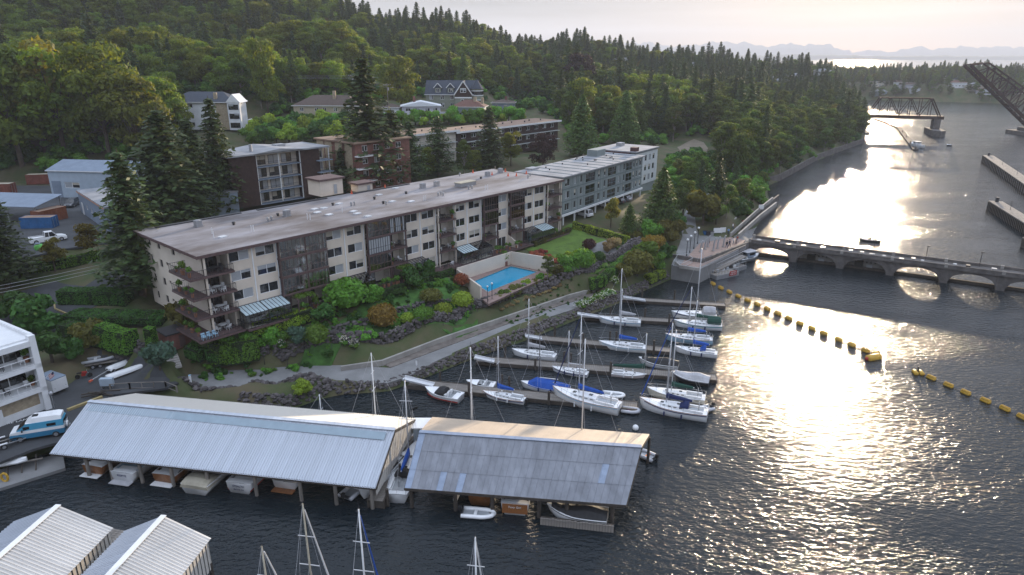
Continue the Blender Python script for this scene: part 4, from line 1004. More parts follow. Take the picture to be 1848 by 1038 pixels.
def flag(base, tip, label, kind):
 f = empty('flag', base, 0, label, 'flag'); d = tip - base
 G().tube((0, 0, 0), d, .025, 6).build('pole', white, f)
 dn = d.normalized(); side = Vector((d.x, d.y, 0)).normalized() * .0 + Vector((0, 0, -1)); L2 = 1.1; n = 8; hh = .62
 u_ = -dn
 def pt(a, b): return d + u_ * a * L2 + side * b * hh + Vector((0, .06 * math.sin(a * 6 + b), 0))
 def strip(a0, a1, b0, b1, m, nm):
  g = G(); secs = [[pt(a0 + (a1 - a0) * i / n, b) + Vector((0, k, 0)) for b in (b0, b1)] for i in range(n + 1) for k in (0,)]
  g.loft(secs, cap=False); return g.build(nm, m, f)
 if kind == 'maple':
  strip(0, .25, 0, 1, redp, 'red_band'); strip(.75, 1, 0, 1, redp, 'red_band'); strip(.25, .75, 0, 1, white, 'white_field')
  lf = [(0, .45), (.1, .25), (.22, .3), (.18, .1), (.4, .12), (.34, 0), (.42, -.06), (.16, -.24), (.2, -.34), (.02, -.3), (.02, -.48)]
  lf = lf + [(-x, y) for x, y in lf[::-1]]
  for sgn in (-.012, .012):
   g = G(); g.add([pt(.5 + x * .5, .5 - y * .85) + Vector((0, sgn, 0)) for x, y in lf], [tuple(range(len(lf)))]); g.build('maple_leaf', redp, f)
 else:
  for i in range(7): strip(0, 1, i / 7, (i + 1) / 7, redp if i % 2 == 0 else white, 'stripe')
  g = G(); secs = [[pt(.0 + .4 * i / 4, b) + Vector((0, -.015, 0)) for b in (0, .55)] for i in range(5)]; g.loft(secs, cap=False); g.build('blue_canton', navy, f)
q = p + rotw @ Vector((-6.5, -.4, 2 * wst + .9)); flag(q, q + Vector((.9, -.7, 1.3)), 'red and white maple leaf flag on the upper white balcony', 'maple')
q = p + rotw @ Vector((.0, -.3, wst + .9)); flag(q, q + Vector((1.5, -.3, 1.2)), 'small striped flag on a pole at the corner of the white building', 'stripes')
# ================================================================ boathouses, docks, boats
metal_b = mk('blue_white_sheet', (0.46, 0.495, 0.55), 0.5, 0.13, 0.9, metal=0.15, stretch=(2, .15, 1), rnd=.045)
metal_g = mk('weathered_grey_sheet', (0.20, 0.21, 0.235), 0.7, 0.2, 0.9, stretch=(1, .12, 1), rnd=0.06)
metal_w = mk('sunlit_cream_sheet', (0.60, 0.57, 0.52), 0.5, 0.06, 0.5, stretch=(1, .2, 1))  # warm sunlight on the long boathouse's back slope is put into this cream
metal_n = mk('light_patch_sheet', (0.24, 0.29, 0.38), 0.55, 0.12, 1.2)
def ribbed(w, l, ribs, h, m, name='roof_sheet', flat=False):
 """one sheet of ribbed metal: width w along x, length l along y, ribs along y"""
 g = G(); pr = []
 if flat: pr = [(0, 0), (.03, .03), (.06, 0), (w, 0)]
 else:
  st = w / ribs
  for i in range(ribs): x = i * st; pr += [(x, 0), (x + st * .45, 0), (x + st * .58, h), (x + st * .80, h), (x + st * .93, 0)]
  pr.append((w, 0))
 g.loft([[(x, y, z) for x, z in pr] for y in (0, l)], cap=False)
 g.loft([[(x, y, z - .03) for x, z in pr] for y in (l, 0)], cap=False)
 return g.mesh(name, m)
def slope(parent, a, b, d, e, n, rows, m, ribs, h, pick=None, flat=False, lap=.12):
 """roof plane of sheets: ridge a->b, eave d->e (d below a); each sheet its own part"""
 a, b, d, e = map(Vector, (a, b, d, e)); X = (b - a); L_ = X.length / n; X.normalize()
 Y = (d - a); l = Y.length / rows; Y.normalize(); Z = X.cross(Y)
 if Z.z < 0: Z = -Z
 ms = {}
 if flat:
  for r_ in range(rows):
   for i in range(n):
    mm = pick(i, r_) if pick else m
    def bl(x, y): return a.lerp(b, x).lerp(d.lerp(e, x), y) + Z * (.03 * (rows - r_))
    y1 = (r_ + 1) / rows + (.015 if r_ < rows - 1 else 0); w_ = .05 / L_ / n
    xs_ = [(i / n, 0), (i / n + w_, .035 if rows > 1 else .008), (i / n + 2 * w_, 0), ((i + 1) / n, 0)]
    g = G()
    for k in (0, -.03):
     g.loft([[bl(x, y) + Z * (h_ + k) for x, h_ in xs_] for y in ((r_ / rows, y1) if k == 0 else (y1, r_ / rows))], cap=False)
    g.build('roof_sheet', mm, parent)
  return
 for r_ in range(rows):
  sk = ((e - d).length - (b - a).length)
  for i in range(n):
   mm = pick(i, r_) if pick else m
   if mm.name not in ms: ms[mm.name] = ribbed(L_, l + lap, ribs, h, mm, flat=flat)
   o = link('roof_sheet', ms[mm.name], parent)
   off = (d - a - Y * (d - a).length).dot(X)
   M4 = Matrix((X, Y, Z)).transposed().to_4x4()
   M4.translation = a + X * L_ * i + Y * (l * r_) + Z * (.03 * (rows - r_) + .002 * (i % 2))
   if M4.determinant() < 0: pass
   o.matrix_local = M4
def boathouse(label, rl, rr, eL, eR, bL, bR, n, ribs, fm, bm_, rows, flat=False, pick=None, over=0.3):
 base = (Vector(rl) + Vector(rr)) / 2; base.z = 0
 o = empty('boathouse', base, 0, label, 'boathouse'); T = lambda p: Vector(p) - base
 rl, rr, eL, eR, bL, bR = map(T, (rl, rr, eL, eR, bL, bR))
 slope(o, rl, rr, eL, eR, n, rows, fm, ribs, .065, pick, flat)
 slope(o, rr, rl, bR, bL, n, 1, bm_, ribs, .05, None, flat)
 cap = G(); cap.bar(rl + Vector((0, 0, .1)), rr + Vector((0, 0, .1)), .55, .06); cap.build('ridge_cap', fm if not flat else metal_n, o)
 return o, (rl, rr, eL, eR, bL, bR)
# geometry shared by both: ridge along X', square ends
def bh_pts(rl, rr, fw, fz, bw, bz):
 rl = Vector(rl); rr = Vector(rr); X = (rr - rl).normalized(); N = Vector((X.y, -X.x, 0)).normalized()   # towards the camera
 return [rl, rr, rl + N * fw + Vector((0, 0, fz - rl.z)), rr + N * fw + Vector((0, 0, fz - rr.z)), rl - N * bw + Vector((0, 0, bz - rl.z)), rr - N * bw + Vector((0, 0, bz - rr.z))], X, N
pile = G(); pile.tube((0, 0, -2.5), (0, 0, 0), .17, 8); 
def add_piles(o, pts, top, m=None, r=.16):
 for p in pts: G().tube((p[0], p[1], -2.5), (p[0], p[1], top), r, 8).build('pile', m or darkwood, o)
# --- long blue-white boathouse
pts1, X1, N1 = bh_pts(at(160, 725, 5.7), at(713, 776, 5.7), 6.4, 2.8, 7.2, 3.0)
o1, q1 = boathouse('long boathouse with ribbed blue white metal roof and sunlit cream back slope', *pts1, 44, 3, metal_b, metal_w, 1)
rl, rr, eL, eR, bL, bR = q1
g = G(); g.add([rr + Vector((0, 0, -.1)), bR + Vector((0, 0, -.1)), bR + Vector((0, 0, -1.0)), eR + Vector((0, 0, -1.0)), eR + Vector((0, 0, -.1))], [(0, 1, 2, 3, 4), (4, 3, 2, 1, 0)]); 
gw = g
pr = G(); n = 26
for i in range(n):
 a = eR.lerp(bR, i / n); b = eR.lerp(bR, (i + .8) / n)
 def top(p):
  k = (p - eR).length / (bR - eR).length; kr = 6.4 / 13.6
  return eR.z + (rr.z - eR.z) * (k / kr) if k < kr else rr.z + (bR.z - rr.z) * ((k - kr) / (1 - kr))
 pr.add([(a.x, a.y, 1.9), (b.x, b.y, 1.9), (b.x, b.y, top(b) - .15), (a.x, a.y, top(a) - .15)], [(0, 1, 2, 3)])
 pr.add([(b.x + .03, b.y, 1.9), (a.x + .03, a.y, 1.9), (a.x + .03, a.y, top(a) - .15), (b.x + .03, b.y, top(b) - .15)], [(0, 1, 2, 3)])
pr.build('end_wall', metal_w, o1)
# translucent strip under the ridge
strip = G(); a = rl + (eL - rl) * .06 + Vector((.6, 0, .12)); b = rr + (eR - rr) * .06 + Vector((-.8, 0, .12)); dn = (eL - rl) * .14
strip.add([a, b, b + dn, a + dn], [(0, 3, 2, 1)]); strip.build('skylight_strip', mk('translucent_sheet', (0.25, 0.32, 0.37), 0.5, 0.08, .8), o1)
fr_e = G(); fr_e.bar(eL + Vector((0, 0, -.12)), eR + Vector((0, 0, -.12)), .12, .3); fr_e.bar(bL + Vector((0, 0, -.12)), bR + Vector((0, 0, -.12)), .12, .3)
for i in range(10):
 a = eL.lerp(eR, i / 9); b = bL.lerp(bR, i / 9); c_ = rl.lerp(rr, i / 9); fr_e.bar(a + Vector((0, 0, -.2)), c_ + Vector((0, 0, -.2)), .12, .25); fr_e.bar(b + Vector((0, 0, -.2)), c_ + Vector((0, 0, -.2)), .12, .25)
fr_e.build('roof_frame', darkwood, o1)
POST1 = [eL.lerp(eR, (u - 87) / (678 - 87)) for u in (150, 196, 253, 312, 378, 465, 545, 606, 668)]
add_piles(o1, [p - N1 * .35 for p in POST1], 2.75, concrete if False else deckwood, .2)
add_piles(o1, [bL.lerp(bR, i / 8) + N1 * .4 for i in range(9)], 2.8)
base1 = Vector(o1.location)
# --- grey boathouse
pts2, X2, N2 = bh_pts(at(757, 780, 5.5), at(1158, 807, 5.5), 5.9, 2.5, 5.8, 3.6)
pts2[2:] = [at(730, 881, 2.5), at(1130, 912, 2.5), at(780, 753, 3.6), at(1172, 784, 3.6)]
o2_, q2 = boathouse('weathered grey boathouse with panelled roof and sunlit tan back slope', *pts2, 34, 1, metal_g, mk('sunlit_tan_sheet', (0.46, 0.37, 0.28), .6, .08, .5), 3, flat=True, pick=lambda i, r_: metal_n if (i, r_) in ((29, 1), (5, 2), (8, 2)) or i == 0 else metal_g)  # back sheets tan: the sun's warmth on that slope is put into their colour
rl2, rr2, eL2, eR2, bL2, bR2 = q2
fr_e = G(); fr_e.bar(eL2 + Vector((0, 0, -.12)), eR2 + Vector((0, 0, -.12)), .12, .3); fr_e.bar(bL2 + Vector((0, 0, -.12)), bR2 + Vector((0, 0, -.12)), .12, .3)
for i in range(8):
 a = eL2.lerp(eR2, i / 7); b = bL2.lerp(bR2, i / 7); c_ = rl2.lerp(rr2, i / 7); fr_e.bar(a + Vector((0, 0, -.2)), c_ + Vector((0, 0, -.2)), .12, .25); fr_e.bar(b + Vector((0, 0, -.2)), c_ + Vector((0, 0, -.2)), .12, .25)
fr_e.build('roof_frame', darkwood, o2_)
add_piles(o2_, [eL2.lerp(eR2, (u - 730) / 398) - N2 * .4 for u in (740, 822, 890, 975, 1025, 1105)], 2.4, r=.2)
add_piles(o2_, [bL2.lerp(bR2, i / 6) + N2 * .3 for i in range(7)], 3.4)
# --- two white ribbed sheds in the foreground
def shed(label, ridge_far, ridge_near, w, rz, ez, fm, n):
 rf, rn = Vector(ridge_far), Vector(ridge_near); X = (rn - rf).normalized(); N = Vector((-X.y, X.x, 0))
 base = (rf + rn) / 2; base.z = 0; o = empty('boathouse', base, 0, label, 'boathouse')
 if N.x < 0: N = -N
 for sg_, mm in ((1, metal_w2), (-1, metal_b)):
  a, b = rf - base, rn - base
  d = a + N * w * sg_ + Vector((0, 0, ez - rf.z)); e = b + N * w * sg_ + Vector((0, 0, ez - rn.z))
  if sg_ > 0: slope(o, a, b, d, e, n, 1, mm, 2, .09)
  else: slope(o, b, a, e, d, n, 1, mm, 2, .09)
  wl = G(); m_ = int((b - a).length / .5)
  for i in range(m_):
   p, q = d.lerp(e, i / m_), d.lerp(e, (i + .62) / m_); k = N * (-.3 * sg_)
   wl.add([(p.x + k.x, p.y + k.y, 1), (q.x + k.x, q.y + k.y, 1), (q.x + k.x, q.y + k.y, ez), (p.x + k.x, p.y + k.y, ez)], [(0, 1, 2, 3)])
   r1 = d.lerp(e, (i + 1) / m_); k2 = N * (-.38 * sg_)
   wl.add([(q.x + k2.x, q.y + k2.y, 1), (r1.x + k2.x, r1.y + k2.y, 1), (r1.x + k2.x, r1.y + k2.y, ez), (q.x + k2.x, q.y + k2.y, ez)], [(0, 1, 2, 3)])
  wl.build('side_wall', metal_w, o)
 a = rf - base
 g = G(); g.add([a + Vector((0, 0, -.12)), a + N * w * .94 + Vector((0, 0, ez - rf.z - .1)), a + N * w * .94 + Vector((0, 0, 1 - rf.z)), a - N * w * .94 + Vector((0, 0, 1 - rf.z)), a - N * w * .94 + Vector((0, 0, ez - rf.z - .1))], [(0, 1, 2, 3, 4)])
 g.build('end_wall', metal_w, o)
 c_ = G(); c_.bar(rf - base + Vector((0, 0, .12)), rn - base + Vector((0, 0, .12)), .5, .08); c_.build('ridge_cap', white, o)
 for i in range(5):
  for sg_ in (1, -1): p = a.lerp(rn - base, i / 4) + N * w * .9 * sg_; G().tube((p.x, p.y, -2.5), (p.x, p.y, 1.6), .18, 8).build('pile', darkwood, o)
 return o
metal_w2 = mk('white_ribbed_sheet', (0.58, 0.56, 0.53), 0.5, 0.16, 0.9, stretch=(2, .2, 1), rnd=.05)
rz_ = 6.2
a = at(106, 913, rz_); b = at(-80, 1075, rz_)
shed('white ribbed metal boathouse beside the plank walkway, its ridge running under the long blue roof', a, a + (b - a).normalized() * 22, 4.6, 0, 4.2, metal_w2, 34)
a = at(296, 932, rz_); b = at(150, 1090, rz_)
shed('white ribbed metal boathouse with sunlit cream side wall standing at the end of the row', a, a + (b - a).normalized() * 20, 3.9, 0, 4.3, metal_w2, 32)
# ---------------------------------------------------------------- docks
def dock(a, b, wd, label, z=.45, name='floating_dock', plank=.28, cat='dock', piles=()):
 a = Vector(a); b = Vector(b); d = (b - a); L_ = d.length; rz = math.atan2(d.y, d.x)
 o = empty(name, (a.x, a.y, 0), rz, label, cat)
 n = max(2, int(L_ / plank)); g = G(); g.box(0, plank - .025, -wd / 2, wd / 2, z - .05, z); me = g.mesh('plank', deckwood)
 if n <= 110:
  for i in range(n): link('plank', me, o, (i * L_ / n, 0, rng.uniform(-.008, .008)))
 else:
  q = G()
  for i in range(n): x = i * L_ / n; q.box(x, x + plank - .025, -wd / 2, wd / 2, z - .05, z)
  q.build('deck_boards', deckwood, o)
 q = G()
 for s in (-1, 1): q.box(-.05, L_ + .05, s * (wd / 2 + .03) - .08, s * (wd / 2 + .03) + .08, -.25, z + .06)
 q.build('side_beam', darkwood, o)
 G().box(0, L_, -wd / 2 + .1, wd / 2 - .1, -.35, z - .06).build('float', darkwood, o)
 for x, s in piles:
  G().tube((x, s * (wd / 2 + .3), -2.5), (x, s * (wd / 2 + .3), 2.0 + rng.uniform(-.2, .4)), .17, 8).build('pile', darkwood, o)
 return o
DK = [((1110, 538), (1308, 550), 1.7, 'empty floating plank dock closest to the clipped green hedge'), ((1050, 570), (1215, 579), 1.7, 'floating dock beside the flowering white bushes, sailboats moored on both sides'), ((955, 608), (1212, 632), 1.8, 'floating dock serving the sailboat with bright blue sail cover'),
 ((862, 648), (1292, 681), 2.0, 'floating dock with a silver covered boat at its outer end'), ((740, 690), (1150, 733), 2.1, 'long floating dock with the red striped runabout at its landward end')]
for (a, b, w_, lb) in DK:
 pa, pb = at(*a, .45), at(*b, .45)
 dock(pa, pb, w_, lb, piles=[(4, 1), (9, -1), (13, 1), (14, 1), (20, -1)] if (pb - pa).length > 22 else [(5, 1), (11, 1), (15, -1)])
# gangways from the shore
for (a, b, lb) in (((1125, 537), (1165, 543), 'grey gangway by the hedge dock'), ((1042, 567), (1090, 574), 'pale metal gangway by the white bushes'), ((948, 607), (978, 612), 'short pale metal gangway at the blue cover sailboat dock'), ((856, 645), (892, 653), 'short pale gangway at the dock under the white sailboat'), ((728, 683), (782, 696), 'pale gangway beside the red striped runabout')):
 p, q = at(*a, 1.3), at(*b, .7); d = q - p; o = empty('gangway', p, math.atan2(d.y, d.x), lb + ', sloping from the shore', 'gangway'); l = Vector((d.x, d.y)).length
 g = G(); g.bar((0, 0, 0), (l, 0, q.z - p.z), 1.1, .12); g.build('deck', alu, o)
 for s in (-.55, .55):
  G().bar((0, s, .12), (l, s, q.z - p.z + .12), .08, .2).build('side_beam', alu, o)
# walkways by the boathouses
p = at(678, 905, .8); q = at(748, 770, .8); dock(p, q, 1.6, 'dark plank walkway between the two big boathouses', z=.9, piles=[(.5, -1), (5, -1), (9, 1)])
p = at(10, 1005, 1.2); q = at(215, 955, 1.2); dock(at(60, 1085, 1.2), at(212, 958, 1.2), 2.6, 'plank walkway between the two white ribbed boathouses', z=1.4)
p = at(975, 940, .4); q = at(1108, 955, .4)
o = empty('timber_breakwater', (p.x, p.y, 0), math.atan2(q.y - p.y, q.x - p.x), 'floating wall of upright grey planks in front of the dark covered speedboat', 'breakwater')
l = (q - p).length; n = 26; g = G(); g.box(0, l / n - .03, -.08, .08, -.6, .75); me = g.mesh('plank', deckwood)
for i in range(n): link('plank', me, o, (i * l / n, rng.uniform(-.02, .02), rng.uniform(-.05, .05)))
G().box(0, l, .1, .5, -.3, .6).build('beam', darkwood, o)
# low concrete landing at the left edge
p = [at(0, 882, .3), at(118, 845, .3), at(112, 815, .5), at(0, 845, .5)]
o = G().prism([(a.x, a.y) for a in p] + [(p[3].x - 20, p[3].y - 3), (p[0].x - 20, p[0].y - 3)], -1.5, .35).build('landing', asphalt2); tag(o, 'low grey concrete landing at the water below the boat yard', None, None, 'structure')
# ---------------------------------------------------------------- boats
def hull_secs(L_, B_, fb, bow=.35, tr=.75, sheer=.25, n=13, deep=.3):
 """stations from stern (x=0) to bow (x=L): half breadth and sheer height"""
 out = []
 for i in range(n):
  t = i / (n - 1); x = L_ * t
  hb = B_ / 2 * (tr + (1 - tr) * math.sin(min(1, t / .45) * math.pi / 2)) * (1 - max(0, (t - .45) / .55) ** 2.2) if t < 1 else .0
  hb = max(hb, .02); z = fb * (1 + sheer * (2 * t - .7) ** 2 * (1 if t > .35 else .35))
  out.append((x, hb, z))
 return out
def hull(g, S, deep=.35, L_=8, rake=.6):
 """closed hull skin; bottom narrower than the sheer"""
 secs = []
 for x, hb, z in S:
  t = x / L_; r = rake * max(0, t - .7) / .3
  row = [(x, hb, z), (x - r * .3, hb * .94, z * .45), (x - r * .8, hb * .72, -.05), (x - r, hb * .3, -deep), (x - r, -hb * .3, -deep), (x - r * .8, -hb * .72, -.05), (x - r * .3, -hb * .94, z * .45), (x, -hb, z)]
  secs.append(row)
 g.loft(secs)
 return g
def deck(g, S, inset=.0, dz=0.0, x0=0, x1=99):
 rows = [[(x, hb - inset, z + dz), (x, 0, z + dz + .06), (x, -hb + inset, z + dz)] for x, hb, z in S if x0 <= x <= x1]
 g.loft(rows, cap=False); g.f = [f[::-1] for f in g.f]
 return g
def ring(S, off, r, x0=0, x1=99, dz=0):
 g = G()
 for s in (-1, 1):
  pts = [(x, s * (hb + off), z + dz) for x, hb, z in S if x0 <= x <= x1]
  for a, b in zip(pts, pts[1:]): g.bar(a, b, r, r)
 return g
def canopy(pts_w, m, name, parent, xs, h, w_, z0):
 g = G(); secs = []
 for x, k in xs: secs.append([(x, w_ * math.cos(a) * (1 if abs(math.cos(a)) > .9 else .92), z0 + h * k * math.sin(a)) for a in np.linspace(0, math.pi, 9)])
 g.loft(secs, cap=True); return g.build(name, m, parent, smooth=False)
MASTREF = []
def sailboat(label, stern, bow, hullm=None, stripe=None, cover=None, mast=12.0, mastx=.58, B_=None, fb=1.0, dodger=None, bimini=None, hatch=True, group=None, boomlen=.38, furl=None, rail=True, name='sailboat', tarp=None, mastm=None, cover_on='boom', lean=0, ob=False):
 s = Vector((stern[0], stern[1], 0)); b = Vector((bow[0], bow[1], 0)); d = b - s; L_ = d.length
 B_ = B_ or L_ * .29
 o = empty(name, s, math.atan2(d.y, d.x), label, 'sailboat', group)
 S = hull_secs(L_, B_, fb * L_ / 9.5)
 hull(G(), S, .35, L_, .08 * L_).build('hull', hullm or gelcoat, o, smooth=True)
 deck(G(), S).build('deck', gelcoat, o)
 ring(S, .01, .05).build('toe_rail', teak if rng.random() < .4 else alu, o)
 if stripe:
  g = G()
  for sg_ in (-1, 1):
   pts = [(x, sg_ * (hb + .012), z - .16) for x, hb, z in S[:-1]]
   g = G()
   for a, c_ in zip(pts, pts[1:]): g.bar(a, c_, .02, .1)
   g.build('stripe', stripe, o)
 zd = S[6][2]
 # cabin trunk with windows
 cab = []
 for t, w_, h in ((.32, .30, .02), (.325, .30, .42), (.45, .31, .46), (.60, .27, .40), (.70, .17, .26), (.745, .10, .02)):
  z = zd + .03; hb = B_ * w_; cab.append([(L_ * t, hb, z), (L_ * t, hb * .88, z + h * .85 * L_ / 9), (L_ * t, 0, z + h * L_ / 9), (L_ * t, -hb * .88, z + h * .85 * L_ / 9), (L_ * t, -hb, z)])
 c_ = G().loft(cab, cap=True).build('cabin', gelcoat, o)
 for sg_ in (-1, 1):
  for t in (.38, .46, .54, .62): 
   hb = B_ * (.305 if t < .5 else .285 if t < .6 else .245); G().rbox((L_ * t, sg_ * hb * .965, zd + .24 * L_ / 9), (L_ * .045, .05, .11 * L_ / 9)).build('port_light', pane, c_)
 for t in (.42, .66): G().rbox((L_ * t, 0, zd + .48 * L_ / 9 if t < .6 else zd + .36 * L_ / 9), (L_ * .05, L_ * .05, .06)).build('hatch', pane, c_)
 # cockpit
 g = G(); z = zd + .06; w_ = B_ * .22
 g.box(L_ * .06, L_ * .31, -w_, w_, z - .02, z + .012); g.build('cockpit_sole', blind, o)
 g = G()
 for sg_ in (-1, 1): g.box(L_ * .06, L_ * .33, sg_ * B_ * .30 - .12, sg_ * B_ * .30 + .12, z, z + .24)
 g.build('coaming', gelcoat, o)
 g = G(); cx = L_ * .13; g.tube((cx, 0, z), (cx, 0, z + .8), .06, 6)
 for i in range(10): a1, a2 = i * .628, (i + 1) * .628; g.bar((cx, .36 * math.cos(a1), z + .85 + .36 * math.sin(a1)), (cx, .36 * math.cos(a2), z + .85 + .36 * math.sin(a2)), .04)
 if L_ > 7.5: g.build('wheel', steel, o)
 # mast, boom, rigging
 mx = L_ * mastx; mz = zd + .4
 if mast:
  q = G(); q.tube((mx, 0, zd), (mx, 0, mast), .085 if L_ > 7 else .06, 8, .06); q.build('mast', mastm or alu, o, smooth=True)
  q = G(); q.bar((mx, -B_ * .3, mast * .58), (mx, B_ * .3, mast * .58), .05)
  if mast > 11: q.bar((mx, -B_ * .24, mast * .78), (mx, B_ * .24, mast * .78), .05)
  q.build('spreader', alu, o)
  q = G()
  bowz = S[-1][2]; sz = S[0][2]
  q.tube((mx, 0, mast), (.1, 0, sz), .014, 4); q.tube((mx, 0, mast), (L_ * .98, 0, bowz), .014, 4)
  for sg_ in (-1, 1): q.tube((mx, 0, mast), (mx, sg_ * B_ * .3, mast * .58), .012, 4); q.tube((mx, sg_ * B_ * .3, mast * .58), (mx, sg_ * B_ * .46, zd), .012, 4); q.tube((mx, 0, mast * .58), (mx - .5, sg_ * B_ * .45, zd), .012, 4)
  q.build('rigging', wire, o)
  if furl: q = G(); q.tube((mx + (L_ * .98 - mx) * .06, 0, mast * .94 + bowz * .06), (L_ * .97, 0, bowz + .4), .05, 6, .09); q.build('furled_jib', furl, o)
  q = G(); q.tube((mx, 0, mast), (mx, 0, mast + .7), .015, 4); q.rbox((mx - .15, 0, mast + .1), (.5, .03, .03)); q.build('masthead_gear', dkmetal, o)
  bz = zd + 1.15; bl = L_ * boomlen
  q = G(); q.tube((mx, 0, bz), (mx - bl, 0, bz + .05), .06, 6); q.build('boom', alu, o)
  if cover and cover_on == 'boom':
   q = G(); secs = []
   for t, h, w_ in ((0, .95, .10), (.06, .62, .2), (.3, .46, .24), (.7, .34, .2), (1.0, .18, .08)):
    x = mx + .1 - bl * t; zt = bz + .02 * t; secs.append([(x, w_, zt - .08), (x, w_ * .8, zt + h * .6), (x, 0, zt + h), (x, -w_ * .8, zt + h * .6), (x, -w_, zt - .08), (x, 0, zt - .16)])
   q.loft(secs, cap=True, close=True); q.build('sail_cover', cover, o)
 if dodger: canopy(None, dodger, 'dodger', o, ((L_ * .27, 1), (L_ * .33, 1), (L_ * .40, .35)), .95, B_ * .30, zd + .25)
 if bimini: canopy(None, bimini, 'bimini', o, ((L_ * .03, .9), (L_ * .10, 1), (L_ * .24, 1), (L_ * .30, .85)), 1.25, B_ * .36, zd + .25)
 if tarp:
  q = G(); secs = []
  for x, hb, z in S[0:-2]: t = x / L_; h = 1.15 * (.55 + .45 * math.sin(min(1, t / .62) * 1.57)) * (1 if t < .66 else max(.12, 1 - (t - .66) / .22)); secs.append([(x + .05, hb + .05, z - .1), (x + .05, hb * .55, z + h * .6), (x + .05, 0, z + h), (x + .05, -hb * .55, z + h * .6), (x + .05, -hb - .05, z - .1)])
  q.loft(secs, cap=True); q.build('tarpaulin', tarp, o)
 if rail:
  q = G(); hr = .55
  for sg_ in (-1, 1):
   pts = [(x, sg_ * (hb - .08), z) for x, hb, z in S[0:-1]]
   for a, c2 in zip(pts, pts[1:]): q.bar((a[0], a[1], a[2] + hr), (c2[0], c2[1], c2[2] + hr), .02)
   for a in pts[::2]: q.bar(a, (a[0], a[1], a[2] + hr), .025)
  x, hb, z = S[-2]; q.bar((x, hb - .08, z + hr), (L_ * 1.0, 0, S[-1][2] + hr), .03); q.bar((x, -hb + .08, z + hr), (L_ * 1.0, 0, S[-1][2] + hr), .03)
  x, hb, z = S[0]; q.bar((x, hb - .08, z + hr), (x, -hb + .08, z + hr), .03)
  q.build('guard_rail', steel, o)
 if ob: q = G(); q.rbox((-.35, .3, .55), (.35, .3, .5)); q.bar((-.35, .3, .4), (-.35, .3, -.4), .12); q.build('outboard', blackc, o)
 q = G()
 for sg_ in (-1, 1):
  for t in (.35, .6): hb = [s_[1] for s_ in S][int(t * 12)]; q.tube((L_ * t, sg_ * (hb + .12), .2), (L_ * t, sg_ * (hb + .12), .75), .1, 7)
 q.build('fender', white if rng.random() < .5 else navy, o)
 return o
def mh(base_px, top_v):
 """mast height for a mast whose foot stands near photo point base_px and tip shows at row top_v"""
 p = at(base_px[0], base_px[1], .8); return height_for(Vector((p.x, p.y, 0)), top_v)
def W(u, v, z=.0): return at(u, v, z)
sailboat('white sailboat with green deck cover, moored on the dock by the flowering white bushes', W(1156, 588), W(1079, 581), stripe=ltblue, mast=mh((1113, 572), 481), mastx=.5, cover=greyc)
sailboat('pale hulled sailboat with dark boom, moored behind the one with the green hood', W(1292, 576), W(1211, 572), mast=0, stripe=navy, B_=2.6, bimini=greyc)
sailboat('sailboat with green canvas hood over its cockpit', W(1302, 595), W(1215, 588), stripe=mk('teal_paint', (0.05, 0.25, 0.28), 0.4), mast=mh((1254, 585), 450), mastx=.55, bimini=green, cover=green)
sailboat('pale blue hulled sailboat with furled navy jib and blue sail cover', W(1285, 620), W(1199, 613), hullm=ltblue, mast=mh((1240, 606), 516), mastx=.52, cover=blue, furl=navy)
sailboat('white sailboat with low blue sail cover and blue hood tied beside the pale blue hull', W(1294, 645), W(1217, 634), mast=mh((1250, 628), 540), mastx=.57, cover=blue, dodger=blue)
sailboat('white sailboat with tall bright blue sail cover and white stripe of deck', W(1165, 635), W(1080, 626), mast=mh((1117, 620), 520), mastx=.56, cover=blue, stripe=ltblue)
sailboat('old white sailboat with rails all round on the dock with two leaning gangways', W(1003, 650), W(924, 640), mast=mh((955, 636), 540), mastx=.62, cover=greyc)
sailboat('small white sailboat with navy boot stripe tied bow to shore', W(1061, 680), W(996, 669), stripe=navy, mast=mh((1026, 668), 600), mastx=.55, fb=.9)
sailboat('small pinkish open sailboat with green sail along its boom', W(1103, 677), W(1167, 682), hullm=mk('pale_pink_hull', (0.55, 0.5, 0.5), 0.35), mast=mh((1163, 676), 605), mastx=.92, cover=green, boomlen=.9, rail=False, fb=.8)
sailboat('small white sailboat with short blue sail cover on the inner dock', W(947, 728), W(871, 714), stripe=navy, mast=mh((899, 716), 612), mastx=.62, cover=blue, fb=.85, ob=True)
sailboat('boat shrouded in a bright blue tarpaulin on the inner dock', W(1028, 710), W(940, 698), mast=mh((968, 695), 602), mastx=.62, tarp=blue, cover=None, rail=False, mastm=dkmetal, fb=.9)
sailboat('large white sailboat with blue sail cover and furled navy jib, beside the purple dinghy', W(1118, 746), W(997, 716), stripe=ltblue, mast=mh((1043, 722), 570), mastx=.6, cover=blue, furl=navy, fb=1.15)
sailboat('tan decked sailboat with green sail cover, rafted inside a larger white one', W(1272, 728), W(1167, 712), hullm=mk('cream_hull', (0.62, 0.6, 0.52), 0.35), mast=mh((1212, 714), 600), mastx=.58, cover=green)
sailboat('large white sailboat with navy hood, outermost of a rafted pair', W(1276, 758), W(1153, 735), mast=mh((1203, 738), 586), mastx=.6, cover=navy, dodger=navy, stripe=navy, fb=1.15, furl=blue)
